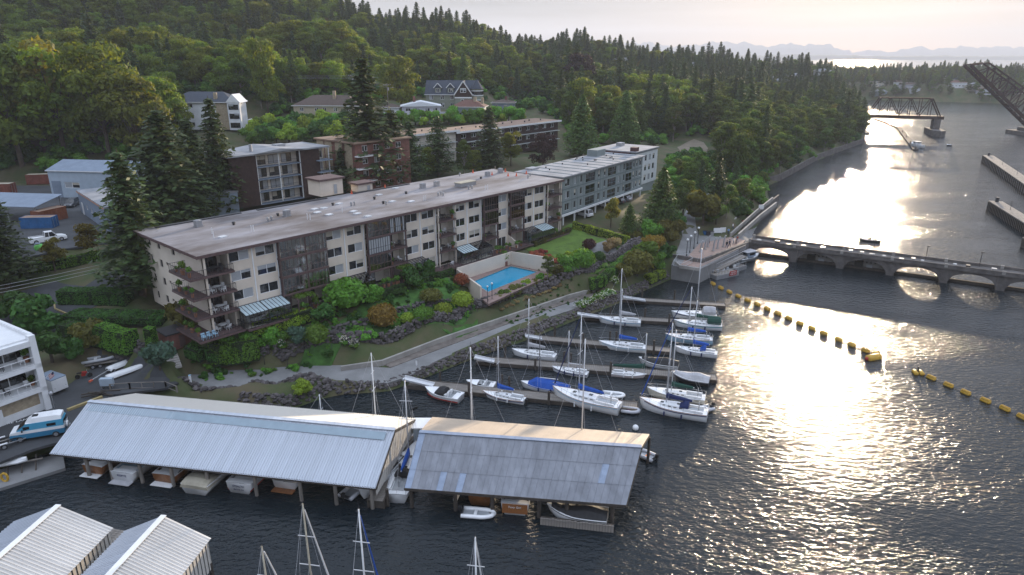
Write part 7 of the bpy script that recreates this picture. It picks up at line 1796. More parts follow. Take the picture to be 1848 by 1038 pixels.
shrub(545, 630, 22, 'loose', 'blue', 'blue green bush at the boulder wall'); shrub(574, 628, 19, 'ball', 'green', 'round green bush touching the blue green one'); shrub(660, 610, 24, 'low', 'hedge', 'spreading green ground shrub near white flowers')
shrub(833, 517, 12, 'ball', 'red', 'rust red round shrub on the ivy bank by the pool wall', z=6); shrub(740, 520, 26, 'loose', 'dark', 'dark tangle of shrubs on the ivy bank', 'dark shrubs on the ivy bank', 6); shrub(770, 505, 22, 'loose', 'dark', 'dark tangle of shrubs on the ivy bank', 'dark shrubs on the ivy bank', 6); shrub(718, 530, 20, 'low', 'dark', 'dark tangle of shrubs on the ivy bank', 'dark shrubs on the ivy bank', 6); shrub(660, 525, 20, 'low', 'dark', 'dark low shrub below the greenish glass sunroom', None, 6)
for i, (u, v) in enumerate(((622, 622), (640, 628), (720, 604), (508, 634))): shrub(u, v, 9, 'low', 'white', 'small white flowering plant by the boulder wall', 'white flowers by the boulder wall')
for i in range(9): shrub(897 + i * 11, 550 - i * 5, 10 + 3 * (i % 2), 'loose', ('olive', 'green', 'lime')[i % 3], 'loose olive shrub along the front of the pool deck', 'shrubs in front of the pool', 4)
for i in range(12): shrub(905 + i * 9.5, 562 - i * 4, 6, 'low', 'straw', 'small straw coloured grass tuft below the pool shrubs', 'grass tufts below the pool', 4)
for i, (u, v) in enumerate(((965, 462), (975, 465), (985, 467), (995, 471), (1004, 475), (978, 459))): shrub(u, v, 11, 'low', 'coral', 'coral red ground cover spilling beside the pool wall', 'coral red ground cover', 6)
shrub(1063, 452, 11, 'ball', 'purple', 'dark red round shrub by the garden path', None, 6); shrub(1048, 470, 10, 'ball', 'purple', 'dark red round shrub on the small lawn patch', None, 6); shrub(1081, 474, 10, 'ball', 'dark', 'dark green round shrub on the small lawn patch', None, 5.5); shrub(1064, 476, 13, 'loose', 'dark', 'dark loose shrub between two round ones', None, 5.5)
shrub(1051, 488, 20, 'ball', 'hedge', 'large smooth green ball shrub above the boulder wall', None, 5.2); shrub(1022, 492, 19, 'loose', 'green', 'layered green shrub at the end of the pool wall', None, 5); shrub(1008, 500, 13, 'loose', 'olive', 'small olive shrub at the end of the pool wall', None, 5); shrub(1040, 492, 15, 'loose', 'hedge', 'green shrub beside the large smooth ball', None, 5); shrub(1018, 468, 12, 'low', 'hedge', 'bright green low shrub beside the coral ground cover', None, 6); shrub(1035, 462, 12, 'low', 'lime', 'lime low shrub on the edge of the lawn', None, 6)
for u, v in ((1096, 458), (1104, 452), (1112, 449)): shrub(u, v, 12, 'loose', 'straw', 'pale feathery grass at the hedge end', 'pale feathery grasses', 6)
for i, (u, v) in enumerate(((1046, 558), (1056, 554), (1066, 550), (1078, 545), (1090, 541), (1100, 536))): shrub(u, v, 11, 'loose', 'white', 'white flowering bush on the shore beside the gangway', 'white flowering shore bushes', 2, .7)
shrub(1108, 514, 9, 'loose', 'white', 'white flowering bush under the curving hedge', None, 2.4)
for u, v, r_, k, c_, lb in ((1128, 510, 20, 'loose', 'olive', 'olive bush behind the white sailboat mast'), (1150, 498, 24, 'ball', 'olive', 'big olive green bush on the shore point'), (1165, 478, 26, 'loose', 'green', 'tall green bush beside the curving hedge end'), (1185, 462, 24, 'loose', 'gold', 'bush turning golden beside the plaza path'), (1180, 490, 20, 'loose', 'green', 'green bush above the shore hedge'), (1200, 470, 18, 'loose', 'dark', 'dark bush at the plaza corner'), (1205, 440, 26, 'loose', 'olive', 'wide olive bush along the plaza path'), (1175, 440, 24, 'loose', 'green', 'green bush below the cedar'), (1218, 420, 22, 'loose', 'dark', 'dark bush at the bend of the park path'), (1150, 432, 24, 'low', 'olive', 'brownish low bush at the foot of the slope'),
 (1268, 408, 38, 'loose', 'olive', 'broad olive bush inside the curve of the park path'), (1292, 405, 24, 'loose', 'green', 'green bush beside the broad olive one')): shrub(u, v, r_, k, c_, lb, None, 4)
for u, v, r_, k, c_, lb in ((75, 610, 46, 'loose', 'dark', 'tall dark bush behind the white waterfront building'), (95, 655, 40, 'loose', 'dark', 'dark bush next to the white waterfront building'), (165, 630, 30, 'loose', 'olive', 'wide olive bush under the tall clipped hedge'), (135, 650, 24, 'loose', 'dark', 'dark bush above the parked trailers'), (335, 600, 34, 'loose', 'olive', 'brownish tree like shrub at the near end wall'), (290, 672, 30, 'loose', 'blue', 'grey green bush at the foot of the garden steps'), (30, 575, 34, 'loose', 'dark', 'dark bush at the mouth of the driveway'), (420, 625, 28, 'low', 'hedge', 'low green shrub below the wraparound deck'), (490, 628, 24, 'loose', 'hedge', 'green shrub under the billowing hedge'), (530, 612, 26, 'low', 'hedge', 'spreading green shrub below the billowing hedge'), (545, 716, 18, 'loose', 'lime', 'yellow green bush at the inlet behind the long boathouse')): shrub(u, v, r_, k, c_, lb, None, 4)
for i in range(26):   # leafy bank below the houses
 u = 455 + i * 7.4; shrub(u, 262 - .06 * (u - 455) - 10 * (i % 3), 17 + 4 * (i % 2), 'loose', ('hedge', 'lime', 'green', 'dark')[i % 4], 'leafy bush on the bank between the beige house and the dark shingled block', 'bushes on the bank below the houses', 18)
for i in range(22):
 u = 690 + i * 12; shrub(u, 232 - .04 * (u - 690) - 4 * (i % 2), 11 + 3 * (i % 3), 'loose', ('lime', 'green', 'hedge')[i % 3], 'bush along the road above the long brown roof', 'bushes above the long brown roof', 19)
for s0, s1, lb in ((13.2, 16.4, 'timber pergola overgrown with vine on the terrace beside the slatted sunrooms'), (33.0, 36.0, 'timber pergola overgrown with vine beside the dark green sunroom')):
 o = empty('pergola', Aw(s0, -1.7, 0), ANG, lb, 'pergola'); l = s1 - s0
 for x in (0, l):
  for y in (0, 2.2): G().box(x - .07, x + .07, y - .07, y + .07, 0, 2.2).build('post', brown, o)
 for i in range(5): G().box(l * i / 4 - .05, l * i / 4 + .05, -.2, 2.4, 2.2, 2.32).build('beam', brown, o)
 V_, F_ = blob_leaves([(l * .3, 1, 2.4), (l * .75, .8, 2.4), (l * .95, .1, 1.5)], [(l * .35, 1.1, .35), (l * .3, 1.0, .3), (.4, .4, .9)], 420, .13, 9, .3); link('vine', np_mesh('vine', V_, F_, leafA), o)
# garden steps
p, q = gp(318, 668, 2.5), gp(302, 622, 4.8); d = q - p; o = empty('garden_steps', p, math.atan2(d.y, d.x), 'grey concrete garden steps climbing beside the clipped column', 'steps'); n = 12; l = Vector((d.x, d.y)).length
me = G().box(0, l / n + .05, -.8, .8, -.3, .0).mesh('step', concrete)
for i in range(n): link('step', me, o, (l * i / n, 0, d.z * (i + 1) / n + .1))
p = gp(322, 620, 4.8); o = empty('small_shed', (p.x, p.y, p.z), ANG, 'small brick shed with dark flat roof by the garden steps', 'shed'); G().box(-2, 2, -1.6, 1.6, -.5, 1.9).build('wall', brick, o); G().box(-2.2, 2.2, -1.8, 1.8, 1.9, 2.1).build('roof', dkmetal, o); G().box(-.4, .4, -1.66, -1.6, -.3, 1.5).build('door', brown, o)
kp = [gp(98, 548, 7), gp(100, 560, 6.6), gp(130, 572, 6.2), gp(190, 594, 5.4), gp(245, 614, 5)]
g = G()
for a, b in zip(kp, kp[1:]): g.bar(a + Vector((0, 0, .12)), b + Vector((0, 0, .12)), .22, .3)
o = g.build('kerb', mk('yellow_kerb', (0.33, 0.26, 0.12), .8, .15, 1)); tag(o, 'worn yellow kerb of the curving driveway', None, None, 'structure')
# ================================================================ trees
barkm = mk('tree_bark', (0.085, 0.065, 0.05), 0.95, 0.3, 1.5, bump=.5, bscale=5); barkp = mk('pale_bark', (0.24, 0.21, 0.18), 0.95, 0.25, 1.5)
L_con = leafmat('fir_needles', (0.044, 0.072, 0.023), .18, .4, .02); L_con2 = leafmat('cedar_needles', (0.060, 0.105, 0.024), .22, .35, .02)
L_bro = leafmat('maple_leaf', (0.100, 0.150, 0.022), .45, .35, .035); L_bro2 = leafmat('alder_leaf', (0.066, 0.105, 0.024), .42, .35, .03); L_pur = leafmat('copper_beech_leaf', (0.040, 0.020, 0.020), .2, .35, .02); L_gold = leafmat('yellowing_leaf', (0.125, 0.12, 0.022), .38, .35, .03)
def conifer_proto(seed, H=24.0, R0=4.4, whorls=38, per=10, nl=13, leaf=.36, droop=.32, top=.04, m=None, ragged=.3):
 r = np.random.RandomState(seed); P_ = []; N_ = []
 for w_ in range(whorls):
  t = (w_ + r.uniform(-.3, .3)) / whorls; z = H * (.10 + .88 * t)
  Lm = R0 * ((1 - t) ** .75 * .96 + top)
  if t < .12: Lm *= .55 + 3.5 * t
  for i in range(per):
   a = 6.283 * (i + r.uniform(-.4, .4)) / per + w_ * 1.1; Lb = Lm * r.uniform(1 - ragged, 1.1); n = max(3, int(nl * (Lb / R0) ** .7) + 2)
   k = np.linspace(.12, 1, n); rad = Lb * k; sw = r.normal(0, .10, n) * rad + r.normal(0, .05, n)
   zz = z - droop * rad + .22 * droop * rad * k + r.normal(0, .10, n) - .15
   x = rad * math.cos(a) - sw * math.sin(a); y = rad * math.sin(a) + sw * math.cos(a)
   P_.append(np.stack([x, y, zz], 1)); nn = np.stack([np.full(n, math.cos(a) * .5), np.full(n, math.sin(a) * .5), np.full(n, .9)], 1); N_.append(nn)
 P_ = np.concatenate(P_); N_ = np.concatenate(N_)
 V, F = leaf_quads(P_, N_, leaf, r, .55)
 crown = np_mesh('crown', V, F, m or L_con)
 g = G(); g.tube((0, 0, -1.5), (0, 0, H * .55), .36, 8, .2); g.tube((0, 0, H * .55), (0, 0, H * .985), .2, 6, .03)
 for i in range(22):
  t = .12 + .75 * i / 22; a = i * 2.4; Lb = R0 * (1 - t) * .7; z = H * (.1 + .88 * t); g.tube((0, 0, z), (Lb * math.cos(a), Lb * math.sin(a), z - droop * Lb * .8), .06, 4, .02)
 return crown, g.mesh('trunk', barkm), H
def broad_proto(seed, H=16.0, R0=6.0, clumps=24, per=190, leaf=.33, m=None, base=.28, bark=None):
 r = np.random.RandomState(seed); rr = random.Random(seed); cs = []; rd = []
 for i in range(clumps):
  a = r.uniform(0, 6.283); t = r.uniform(0, 1); d = R0 * math.sqrt(r.uniform(.05, 1)) * .74 * math.sin(math.pi * (.18 + .70 * t)) ** .7
  z = H * (base + (1 - base) * (.10 + .76 * t)); q = R0 * r.uniform(.24, .40); cs.append((d * math.cos(a), d * math.sin(a), z)); rd.append((q, q, q * .78))
 cs.append((0, 0, H * (base + (1 - base) * .5))); rd.append((R0 * .5, R0 * .5, H * (1 - base) * .34))
 V, F = blob_leaves(cs, rd, per, leaf, seed, .62)
 g = G(); top = H * (base + (1 - base) * .35); g.tube((0, 0, -1.5), (0, 0, top * .5), .34, 8, .27); g.tube((0, 0, top * .5), (.15, .1, top), .27, 7, .18)
 for c_ in cs[:16]:
  z0 = top * rr.uniform(.5, 1); mid = Vector((c_[0] * .45, c_[1] * .45, (z0 + c_[2]) / 2 - .2)); g.tube((0, 0, z0), mid, .12, 5, .08); g.tube(mid, c_, .08, 5, .03)
 return np_mesh('crown', V, F, m or L_bro), g.mesh('trunk', bark or barkm), H
PROTO = {}
for i in range(4): PROTO['fir%d' % i] = conifer_proto(20 + i, 24, 4.2 + .3 * i, ragged=.3 + .06 * i)
for i in range(4): PROTO['maple%d' % i] = broad_proto(40 + i, 16, 6.2 + .4 * (i % 2), 28, 190, m=L_bro, base=.1)
for i in range(3): PROTO['alder%d' % i] = broad_proto(60 + i, 17, 5.4, 26, m=L_bro2, base=.14, bark=barkp)
PROTO['beech'] = broad_proto(80, 13, 6.2, 26, 220, .28, L_pur, .12); PROTO['gold'] = broad_proto(81, 13, 5.2, 22, 170, .33, L_gold, .25)
PROTO['cedar'] = conifer_proto(90, 16, 4.6, 44, 13, 13, .30, .25, .02, L_con2, .12)
def tree(kind, p, H, label, group=None, rz=None, wid=1.0, name=None):
 cr, tr, h0 = PROTO[kind]; k = H / h0
 nm = name or ('conifer_tree' if kind[:3] in ('fir', 'ced') else 'broadleaf_tree')
 o = empty(nm, p, rng.uniform(0, 6.28) if rz is None else rz, label, 'tree', group); link('trunk', tr, o); link('crown', cr, o); o.scale = (k * wid, k * wid, k); return o
def tree_px(kind, u, v, z, vtop, label, group=None, wid=1.0):
 p = gp(u, v, z); return tree(kind, p, max(3, height_for(p, vtop)), label, group, wid=wid)
# single trees one can name
T = [('fir0', 258, 532, 7.5, 262, 'tall conifer standing right in front of the near end wall of the cream block', 1.8), ('fir1', 16, 522, 8, 330, 'dark conifer at the mouth of the driveway beside the pickup', 2.0),
 ('fir2', 318, 420, 9.5, 188, 'broad dark conifer behind the near corner of the flat roof', 2.2), ('fir0', 405, 395, 10, 168, 'tall narrow conifer with drooping boughs in front of the white house', 1.5), ('cedar', 466, 372, 10, 322, 'small conifer against the dark shingled block', .8),
 ('fir1', 668, 345, 10, 92, 'tallest conifer, rising above the roofs beside the brick apartment house', 2.1), ('fir2', 742, 330, 10, 214, 'dark conifer beside the tallest one', 2.0), ('fir3', 792, 318, 10, 206, 'ragged conifer in front of the long brown roof', 2.0), ('alder0', 838, 322, 10, 250, 'soft green birch between two conifers behind the flat roof', .8),
 ('fir0', 884, 312, 10, 188, 'dark spiky conifer in front of the long brown roof, next to a yellow green tree', 1.9), ('maple1', 922, 300, 10.5, 232, 'yellow green tree between the spiky conifer and the purple one', .9), ('beech', 980, 308, 10, 240, 'large dark purple leaved tree behind the flat roof', 1.0),
 ('cedar', 1048, 285, 10, 166, 'big rounded conifer beside the purple leaved tree', 1.2), ('cedar', 1126, 262, 10, 160, 'broad pyramid conifer behind the teal block', 1.25), ('cedar', 1190, 425, 5.5, 298, 'dense pointed cedar in front of the teal block', 1.25),
 ('gold', 1102, 412, 7, 358, 'yellow green young tree between hedge and parked cars', .9), ('cedar', 1135, 425, 6.5, 366, 'grey green conical tree next to the yellow green young one', 1.3), ('alder1', 1232, 395, 6, 318, 'wide yellow green tree behind the pointed cedar', 1.2), ('fir2', 1290, 388, 5.5, 270, 'conifer with weeping boughs at the park path', 1.25), ('fir1', 1325, 350, 5, 280, 'narrow conifer behind the weeping one', 1.1), ('alder2', 1340, 372, 5, 318, 'dark rounded tree above the waterside ramp', 1.1), ('alder0', 1310, 395, 4.5, 330, 'bushy tree beside the fish ladder walls', 1.0),
 ('fir3', 285, 408, 9.5, 240, 'bushy conifer between the end wall conifer and the broad dark one', 1.6), ('fir1', 362, 405, 9.5, 205, 'bushy conifer crowding the broad dark one behind the roof', 1.6), ('fir2', 712, 338, 10, 192, 'lower conifer at the foot of the tallest one', 2.1), ('fir1', 622, 352, 10, 262, 'shorter conifer beside the brick apartment house wall', 1.9), ('fir0', 238, 400, 10.5, 285, 'conifer hiding the corner of the blue workshop', 2.0), ('fir3', 338, 385, 10.5, 225, 'conifer between the blue workshop and the dark shingled block', 2.0), ('maple2', 770, 322, 10, 262, 'leafy tree between the dark and the ragged conifer', 1.0), ('maple0', 855, 318, 10, 268, 'green leafy tree under the spiky conifer', 1.0), ('alder2', 1240, 352, 6, 290, 'leafy tree on the slope behind the wide yellow green one', 1.1), ('alder1', 1262, 338, 6, 268, 'leafy tree beside the sandy clearing', 1.1), ('alder0', 1225, 330, 7, 285, 'leafy tree near the far end of the teal blocks', 1.1), ('fir2', 1262, 360, 6, 285, 'slim conifer above the park path', 1.2), ('alder2', 1372, 345, 5, 308, 'dark tree leaning over the river wall', 1.2), ('alder1', 1352, 335, 5, 292, 'tall leafy tree above the waterside ramp', 1.2), ('maple2', 485, 212, 22, 62, 'tall pale topped tree with bare trunk beside the white house', .75), ('cedar', 838, 178, 24, 92, 'pyramid conifer behind the gabled house', 1.0), ('beech', 1045, 178, 20, 95, 'small dark purple tree on the wooded slope', .9), ('beech', 1190, 240, 10, 206, 'low purple leaved tree beyond the teal block', 1.3),
 ('maple0', 255, 300, 13, 118, 'broad leafy tree overhanging the white shed roof', 1.1), ('maple3', 200, 292, 13, 60, 'tall maple behind the white shed', 1.0), ('maple1', 120, 290, 13, 40, 'huge maple above the rust red containers', 1.1), ('maple2', 40, 300, 13, 30, 'huge maple at the corner of the container yard', 1.15), ('gold', 85, 282, 14, 70, 'maple with orange tinted top above the containers', 1.0), ('maple3', -40, 300, 13, 20, 'leafy tree behind the grey canopy', 1.2), ('maple0', 300, 262, 16, 130, 'leafy tree left of the white house gable', 1.0), ('maple1', 330, 258, 18, 185, 'leafy bushy tree under the white house windows', .9),
 ('maple2', 725, 205, 22, 95, 'bright maple behind the lamp pole by the lilac house', 1.0), ('maple0', 700, 190, 23, 110, 'maple shading the white garage', 1.0), ('alder1', 735, 198, 22.5, 175, 'small round tree in front of the lilac house', 1.0), ('gold', 100, 490, 10, 430, 'thin yellowish street tree next to the white pickup', 1.0), ('gold', 170, 470, 10, 402, 'thin yellowish street tree beside the big end wall conifer', 1.1)]
def at_z(k_, u, v, z, vt, lb, wd):
 p = gp(u, v); q = at(u, v, z)
 if abs(p.y - q.y) > 25: p = Vector((q.x, q.y, gz(q.x, q.y)))
 H = height_for(p, vt); tree(k_, p, min(34, max(3, H)), lb, None, wid=wd * (1 if H < 26 else .9))
for a_ in T: at_z(*a_)
p = at(988, 500, 4.4); o = tree('alder2', (p.x, p.y, 4.3), 4.6, 'little open branched tree in the paved corner of the pool deck', None, wid=1.0)
# the woods: trees on jittered grid, largest as single trees, the rest as woods
def vmax(u):
 K = [(-400, 300), (0, 292), (140, 288), (300, 262), (318, 236), (330, 176), (470, 196), (520, 196), (545, 178), (650, 182), (690, 176), (760, 166), (870, 170), (890, 168), (930, 182), (1005, 200), (1020, 238), (1100, 252), (1195, 250), (1212, 258), (1228, 246), (1290, 250), (1300, 330), (1370, 326), (1384, 331), (1480, 287), (1552, 257), (1560, 180), (2100, 190)]
 for (a, b), (c_, d_) in zip(K, K[1:]):
  if a <= u <= c_: return b + (d_ - b) * (u - a) / (c_ - a)
 return 0
rt = random.Random(5); cand = []
y = 150.0
while y < 1000:
 step = 6.8 if y < 330 else 7.6 if y < 600 else 10
 x = -.85 * y
 while x < 1.02 * y:
  cand.append((x + rt.uniform(-.42, .42) * step, y + rt.uniform(-.42, .42) * step)); x += step
 y += step
CX = np.array(cand); CZ = gzm(CX)
sd = segdist(CX[:, 0], CX[:, 1], LANDX, LANDY); ins = inpoly(CX[:, 0], CX[:, 1], list(zip(LANDX, LANDY)))
trees = []
for (x, y), z, d, i_ in zip(CX, CZ, sd, ins):
 if not i_ or d < 1.2 or z < .8: continue
 u, v = pixv((x, y, z))
 if u < -160 or u > 2000 or v > vmax(u): continue
 if y > 690 and v > 160 and u > 1500 and rt.random() < .15: continue
 H = rt.uniform(13, 20)
 dist = math.hypot(x, y)
 pc = .08 if u < 600 and dist < 300 else .15 if dist < 400 else .3 if dist < 500 else .5
 if u > 1230 and dist < 420: pc = .10
 if y > 690: pc = .35
 if rt.random() < pc: kd = 'fir%d' % rt.randrange(4); H = rt.uniform(17, 27)
 elif u > 1230 or (u > 900 and rt.random() < .7) or rt.random() < .3: kd = 'alder%d' % rt.randrange(3); H *= .92
 else: kd = 'maple%d' % rt.randrange(4)
 if rt.random() < .012: kd = 'gold'; H = 13
 if y > 690: H *= .75
 if u > 1384 and u < 1560 and y < 600: H *= .82
 if 540 < u < 1010 and v > 150: H *= .8
 trees.append((x, y, z - .2, kd, H, u, v, dist))
trees.sort(key=lambda a: a[7])
near = trees[:235]; rest = trees[235:]
for x, y, z, kd, H, u, v, ds in near:
 sh = u > 1230
 con = kd.startswith('fir')
 zone = 'on the wooded bank above the river wall' if u > 1230 else 'on the wooded slope beyond the teal block' if u > 900 else 'in the dense wood above the houses' if u > 330 else 'in the tall wood behind the containers'
 tree(kd, (x, y, z), H, ('dark conifer ' if con else 'leafy yellowish tree ' if kd == 'gold' else 'leafy green tree ') + zone, ('conifers ' if con else 'yellowish trees ' if kd == 'gold' else 'leafy trees ') + zone)
def wood(name, label, pts, kind):
 """woodland too far off to count: the same trees set out over its ground"""
 cr, tr, h0 = PROTO[kind]
 src = [o for o in bpy.data.objects if o.data is cr][0]; srt = [o for o in bpy.data.objects if o.data is tr][0]
 me = bpy.data.meshes.new(name); me.from_pydata([(a[0], a[1], a[2]) for a in pts], [], [])
 at_ = me.attributes.new('size', 'FLOAT_VECTOR', 'POINT'); wf = 1.3 if kind.startswith('fir') else 1.12; at_.data.foreach_set('vector', [c for a in pts for c in (a[4] / h0 * wf, a[4] / h0 * wf, a[4] / h0)])
 ar = me.attributes.new('turn', 'FLOAT_VECTOR', 'POINT'); ar.data.foreach_set('vector', [c for a in pts for c in (0, 0, rt.uniform(0, 6.28))])
 o = link(name, me); tag(o, label, None, None, 'stuff')
 ng = bpy.data.node_groups.new(name, 'GeometryNodeTree'); ng.interface.new_socket('Geometry', in_out='INPUT', socket_type='NodeSocketGeometry'); ng.interface.new_socket('Geometry', in_out='OUTPUT', socket_type='NodeSocketGeometry')
 N = ng.nodes; K = ng.links.new; gi = N.new('NodeGroupInput'); go = N.new('NodeGroupOutput'); jn = N.new('GeometryNodeJoinGeometry')
 sz = N.new('GeometryNodeInputNamedAttribute'); sz.data_type = 'FLOAT_VECTOR'; sz.inputs['Name'].default_value = 'size'
 tn = N.new('GeometryNodeInputNamedAttribute'); tn.data_type = 'FLOAT_VECTOR'; tn.inputs['Name'].default_value = 'turn'
 for s_ in (src, srt):
  oi = N.new('GeometryNodeObjectInfo'); oi.transform_space = 'ORIGINAL'; oi.inputs['Object'].default_value = s_; oi.inputs['As Instance'].default_value = True
  ip = N.new('GeometryNodeInstanceOnPoints'); K(gi.outputs[0], ip.inputs['Points']); K(oi.outputs['Geometry'], ip.inputs['Instance']); K(tn.outputs['Attribute'], ip.inputs['Rotation']); K(sz.outputs['Attribute'], ip.inputs['Scale']); K(ip.outputs[0], jn.inputs[0])
 K(jn.outputs[0], go.inputs[0])
 md = o.modifiers.new('wood', 'NODES'); md.node_group = ng
 return o
by = {}
for a in rest: by.setdefault(a[3], []).append(a)
for kd, lst in by.items(): wood('far_wood', ('far mass of dark conifers covering the hill' if kd.startswith('fir') else 'far mass of leafy trees covering the hill'), lst, kd)
# low planting on the garden slope
gpoly = P2([(430, 622), (560, 575), (700, 520), (790, 492), (862, 545), (800, 562), (700, 588), (600, 612), (480, 630), (350, 640), (335, 625)], 5); gl = [[], []]
while len(gl[0]) + len(gl[1]) < 330:
 x, y = rt.uniform(-48, 0), rt.uniform(85, 125)
 if inpoly(np.array([x]), np.array([y]), gpoly)[0]: gl[rt.random() < .4].append((x, y, gz(x, y) - .15, 0, rt.uniform(.5, 1.3)))
gp2 = P2([(905, 560), (1000, 515), (1060, 492), (1150, 442), (1165, 448), (1110, 500), (1075, 515), (960, 560), (920, 572)], 3)
while len(gl[0]) < 330:
 x, y = rt.uniform(-10, 50), rt.uniform(95, 160)
 if inpoly(np.array([x]), np.array([y]), gp2)[0]: gl[0].append((x, y, gz(x, y) - .15, 0, rt.uniform(.3, .7)))
# undergrowth through the woods and along their edges
def vmax2(u): return vmax(u) + (26 if u < 320 else 14 if u < 1200 else 0)
PROTO['bush0'] = (SH[('loose', 'dark', 0)] if ('loose', 'dark', 0) in SH else list(SH.values())[0], STEM, 1.5); PROTO['bush1'] = (SH.get(('loose', 'hedge', 0)) or SH[('loose', 'hedge', 1)], STEM, 1.5)
for j in (0, 1): wood('ground_cover', ('dark' if j == 0 else 'bright green') + ' low planting on the garden slope', gl[j], 'bush%d' % j)
ub = [[], []]
for k in range(9000):
 y = rt.uniform(130, 520); x = rt.uniform(-.85, .8) * y; ub[k % 2].append((x, y))
for j in (0, 1):
 A_ = np.array(ub[j]); zz = gzm(A_); s2 = segdist(A_[:, 0], A_[:, 1], LANDX, LANDY); i2 = inpoly(A_[:, 0], A_[:, 1], list(zip(LANDX, LANDY))); pts = []
 for (x, y), z, d, ok in zip(A_, zz, s2, i2):
  if not ok or d < 1.5: continue
  u, v = pixv((x, y, z))
  if -160 < u < 1560 and v < vmax2(u) or (1205 < u < 1300 and 285 < v < 350) or (1330 < u < 1310 + (428 - v) * 1.12 and 322 < v < 395): pts.append((x, y, z, 0, rt.uniform(2.4, 5.0)))
 wood('undergrowth', ('dark' if j == 0 else 'bright green') + ' undergrowth filling the gaps between the trees', pts, 'bush%d' % j)
print('trees', len(trees))
# ================================================================ vehicles, trailers, poles
carglass = mk('car_glass', (0.012, 0.014, 0.018), 0.05, 0.1, 1, spec=.8)
WH = {}
def wheel_on(o, x, y, r=.33, w_=.22):
 if r not in WH:
  t_ = G().tube((0, -w_ / 2, 0), (0, w_ / 2, 0), r, 14).mesh('tyre', rubber); h = G().tube((0, -w_ / 2 - .01, 0), (0, w_ / 2 + .01, 0), r * .6, 10).mesh('rim', steel); WH[r] = (t_, h)
 a = link('wheel', WH[r][0], o, (x, y, r)); link('rim', WH[r][1], a)
def loft_body(prof, hw, tum=.0):
 """side profile (x, z) list of top outline -> body with slightly rounded flanks"""
 g = G(); secs = []
 for x, zt, zb, k in prof: secs.append([(x, hw * k, zb), (x, hw * k, zb + (zt - zb) * .62), (x, hw * k * .94, zt), (x, 0, zt + .03), (x, -hw * k * .94, zt), (x, -hw * k, zb + (zt - zb) * .62), (x, -hw * k, zb)])
 return g.loft(secs)
def car(label, p, rz, m, kind='car', group=None, name='parked_car'):
 o = empty(name, p, rz, label, {'car': 'car', 'suv': 'car', 'pickup': 'pickup'}[kind], group)
 L_, hw, h, b = {'car': (4.5, .88, 1.42, .82), 'suv': (4.7, .94, 1.72, 1.0), 'pickup': (5.9, 1.0, 1.9, 1.08)}[kind]; s = L_ / 2
 loft_body([(-s, b * .8, .35, .86), (-s + .12, b, .28, .97), (-s + .9, b, .25, 1), (s - 1.3, b * 1.0, .25, 1), (s - .5, b * .9, .28, .97), (s - .08, b * .72, .34, .88), (s, b * .55, .4, .8)], hw).build('body', m, o, smooth=False)
 if kind == 'pickup': c0, c1, c2, c3 = -.55, -.45, .75, 1.45
 elif kind == 'suv': c0, c1, c2, c3 = -s + .1, -s + .45, .35, 1.1
 else: c0, c1, c2, c3 = -s + .45, -s + 1.15, .15, 1.05
 g = G(); secs = [[(x, hw * .92, b), (x, hw * .74 * k, zt), (x, 0, zt + .03), (x, -hw * .74 * k, zt), (x, -hw * .92, b)] for x, zt, k in ((c0, b + .02, 1.2), (c1, h, 1), (c2, h, 1), (c3, b + .02, 1.2))]
 cb = g.loft(secs).build('cabin', carglass, o)
 G().loft([[(x, hw * .72, h + .012), (x, 0, h + .05), (x, -hw * .72, h + .012)] for x in (c1 - .02, c2 + .02)], cap=False).build('roof', m, cb)
 q = G()
 for sg_ in (-1, 1):
  for x in ((c1 + c2) / 2,): q.bar((x, sg_ * hw * .93, b), (x, sg_ * hw * .745, h), .08, .04)
  q.bar((c0, sg_ * hw * .93, b), (c1, sg_ * hw * .745, h + .01), .08, .05); q.bar((c3, sg_ * hw * .93, b), (c2, sg_ * hw * .745, h + .01), .08, .05)
 q.build('pillar', m, cb)
 for x in (-s + .95, s - .95):
  for sg_ in (-1, 1): wheel_on(o, x, sg_ * (hw - .1), .33 if kind == 'car' else .38)
 for sg_ in (-1, 1):
  G().rbox((s - .06, sg_ * hw * .62, b * .68), (.1, .3, .14)).build('headlight', white, o); G().rbox((-s + .03, sg_ * hw * .68, b * .75), (.08, .22, .16)).build('tail_light', redp, o); G().rbox((c3 - .35, sg_ * (hw + .08), b + .1), (.12, .16, .12)).build('mirror', m, o)
 if kind == 'pickup':
  g = G(); g.box(-s + .12, c0 - .03, -hw * .86, hw * .86, b - .45, b + .012); g.build('bed', blackc, o)
  g = G()
  for sg_ in (-1, 1): g.box(-s + .05, c0, sg_ * hw * .9 - .06, sg_ * hw * .9 + .06, b - .05, b + .1)
  g.box(-s + .02, -s + .12, -hw * .9, hw * .9, b - .2, b + .1); g.build('bed_rail', m, o)
 return o
def heading(a, b, z):
 p, q = at(*a, z), at(*b, z); return math.atan2(q.y - p.y, q.x - p.x)
p = at(88, 436, 11); car('white crew cab pickup parked on the street edge of the asphalt lot', (p.x, p.y, 11.0), heading((60, 438), (116, 430), 11), white, 'pickup', name='pickup_truck')
p = at(131, 372, 11); car('dark grey estate car standing alone on the asphalt lot', (p.x, p.y, 11.0), R(-80), mk('graphite_paint', (0.07, 0.075, 0.085), .3, .05, 1), 'suv')
p = at(72, 452, 10.9); o = empty('tarp_bundle', (p.x, p.y, 10.9), .4, 'bright green and grey tarpaulin bundle beside the white pickup', 'tarpaulin'); g = G(); g.ball((0, 0, .5), .9, 9, 6, .12, (1, .6, .8)); g.build('cover', mk('lime_tarp', (0.12, 0.42, 0.08), .7), o); g = G(); g.ball((-.2, .1, 1.0), .6, 8, 5, .1, (1, .6, .7)); g.build('hood', blueg, o)
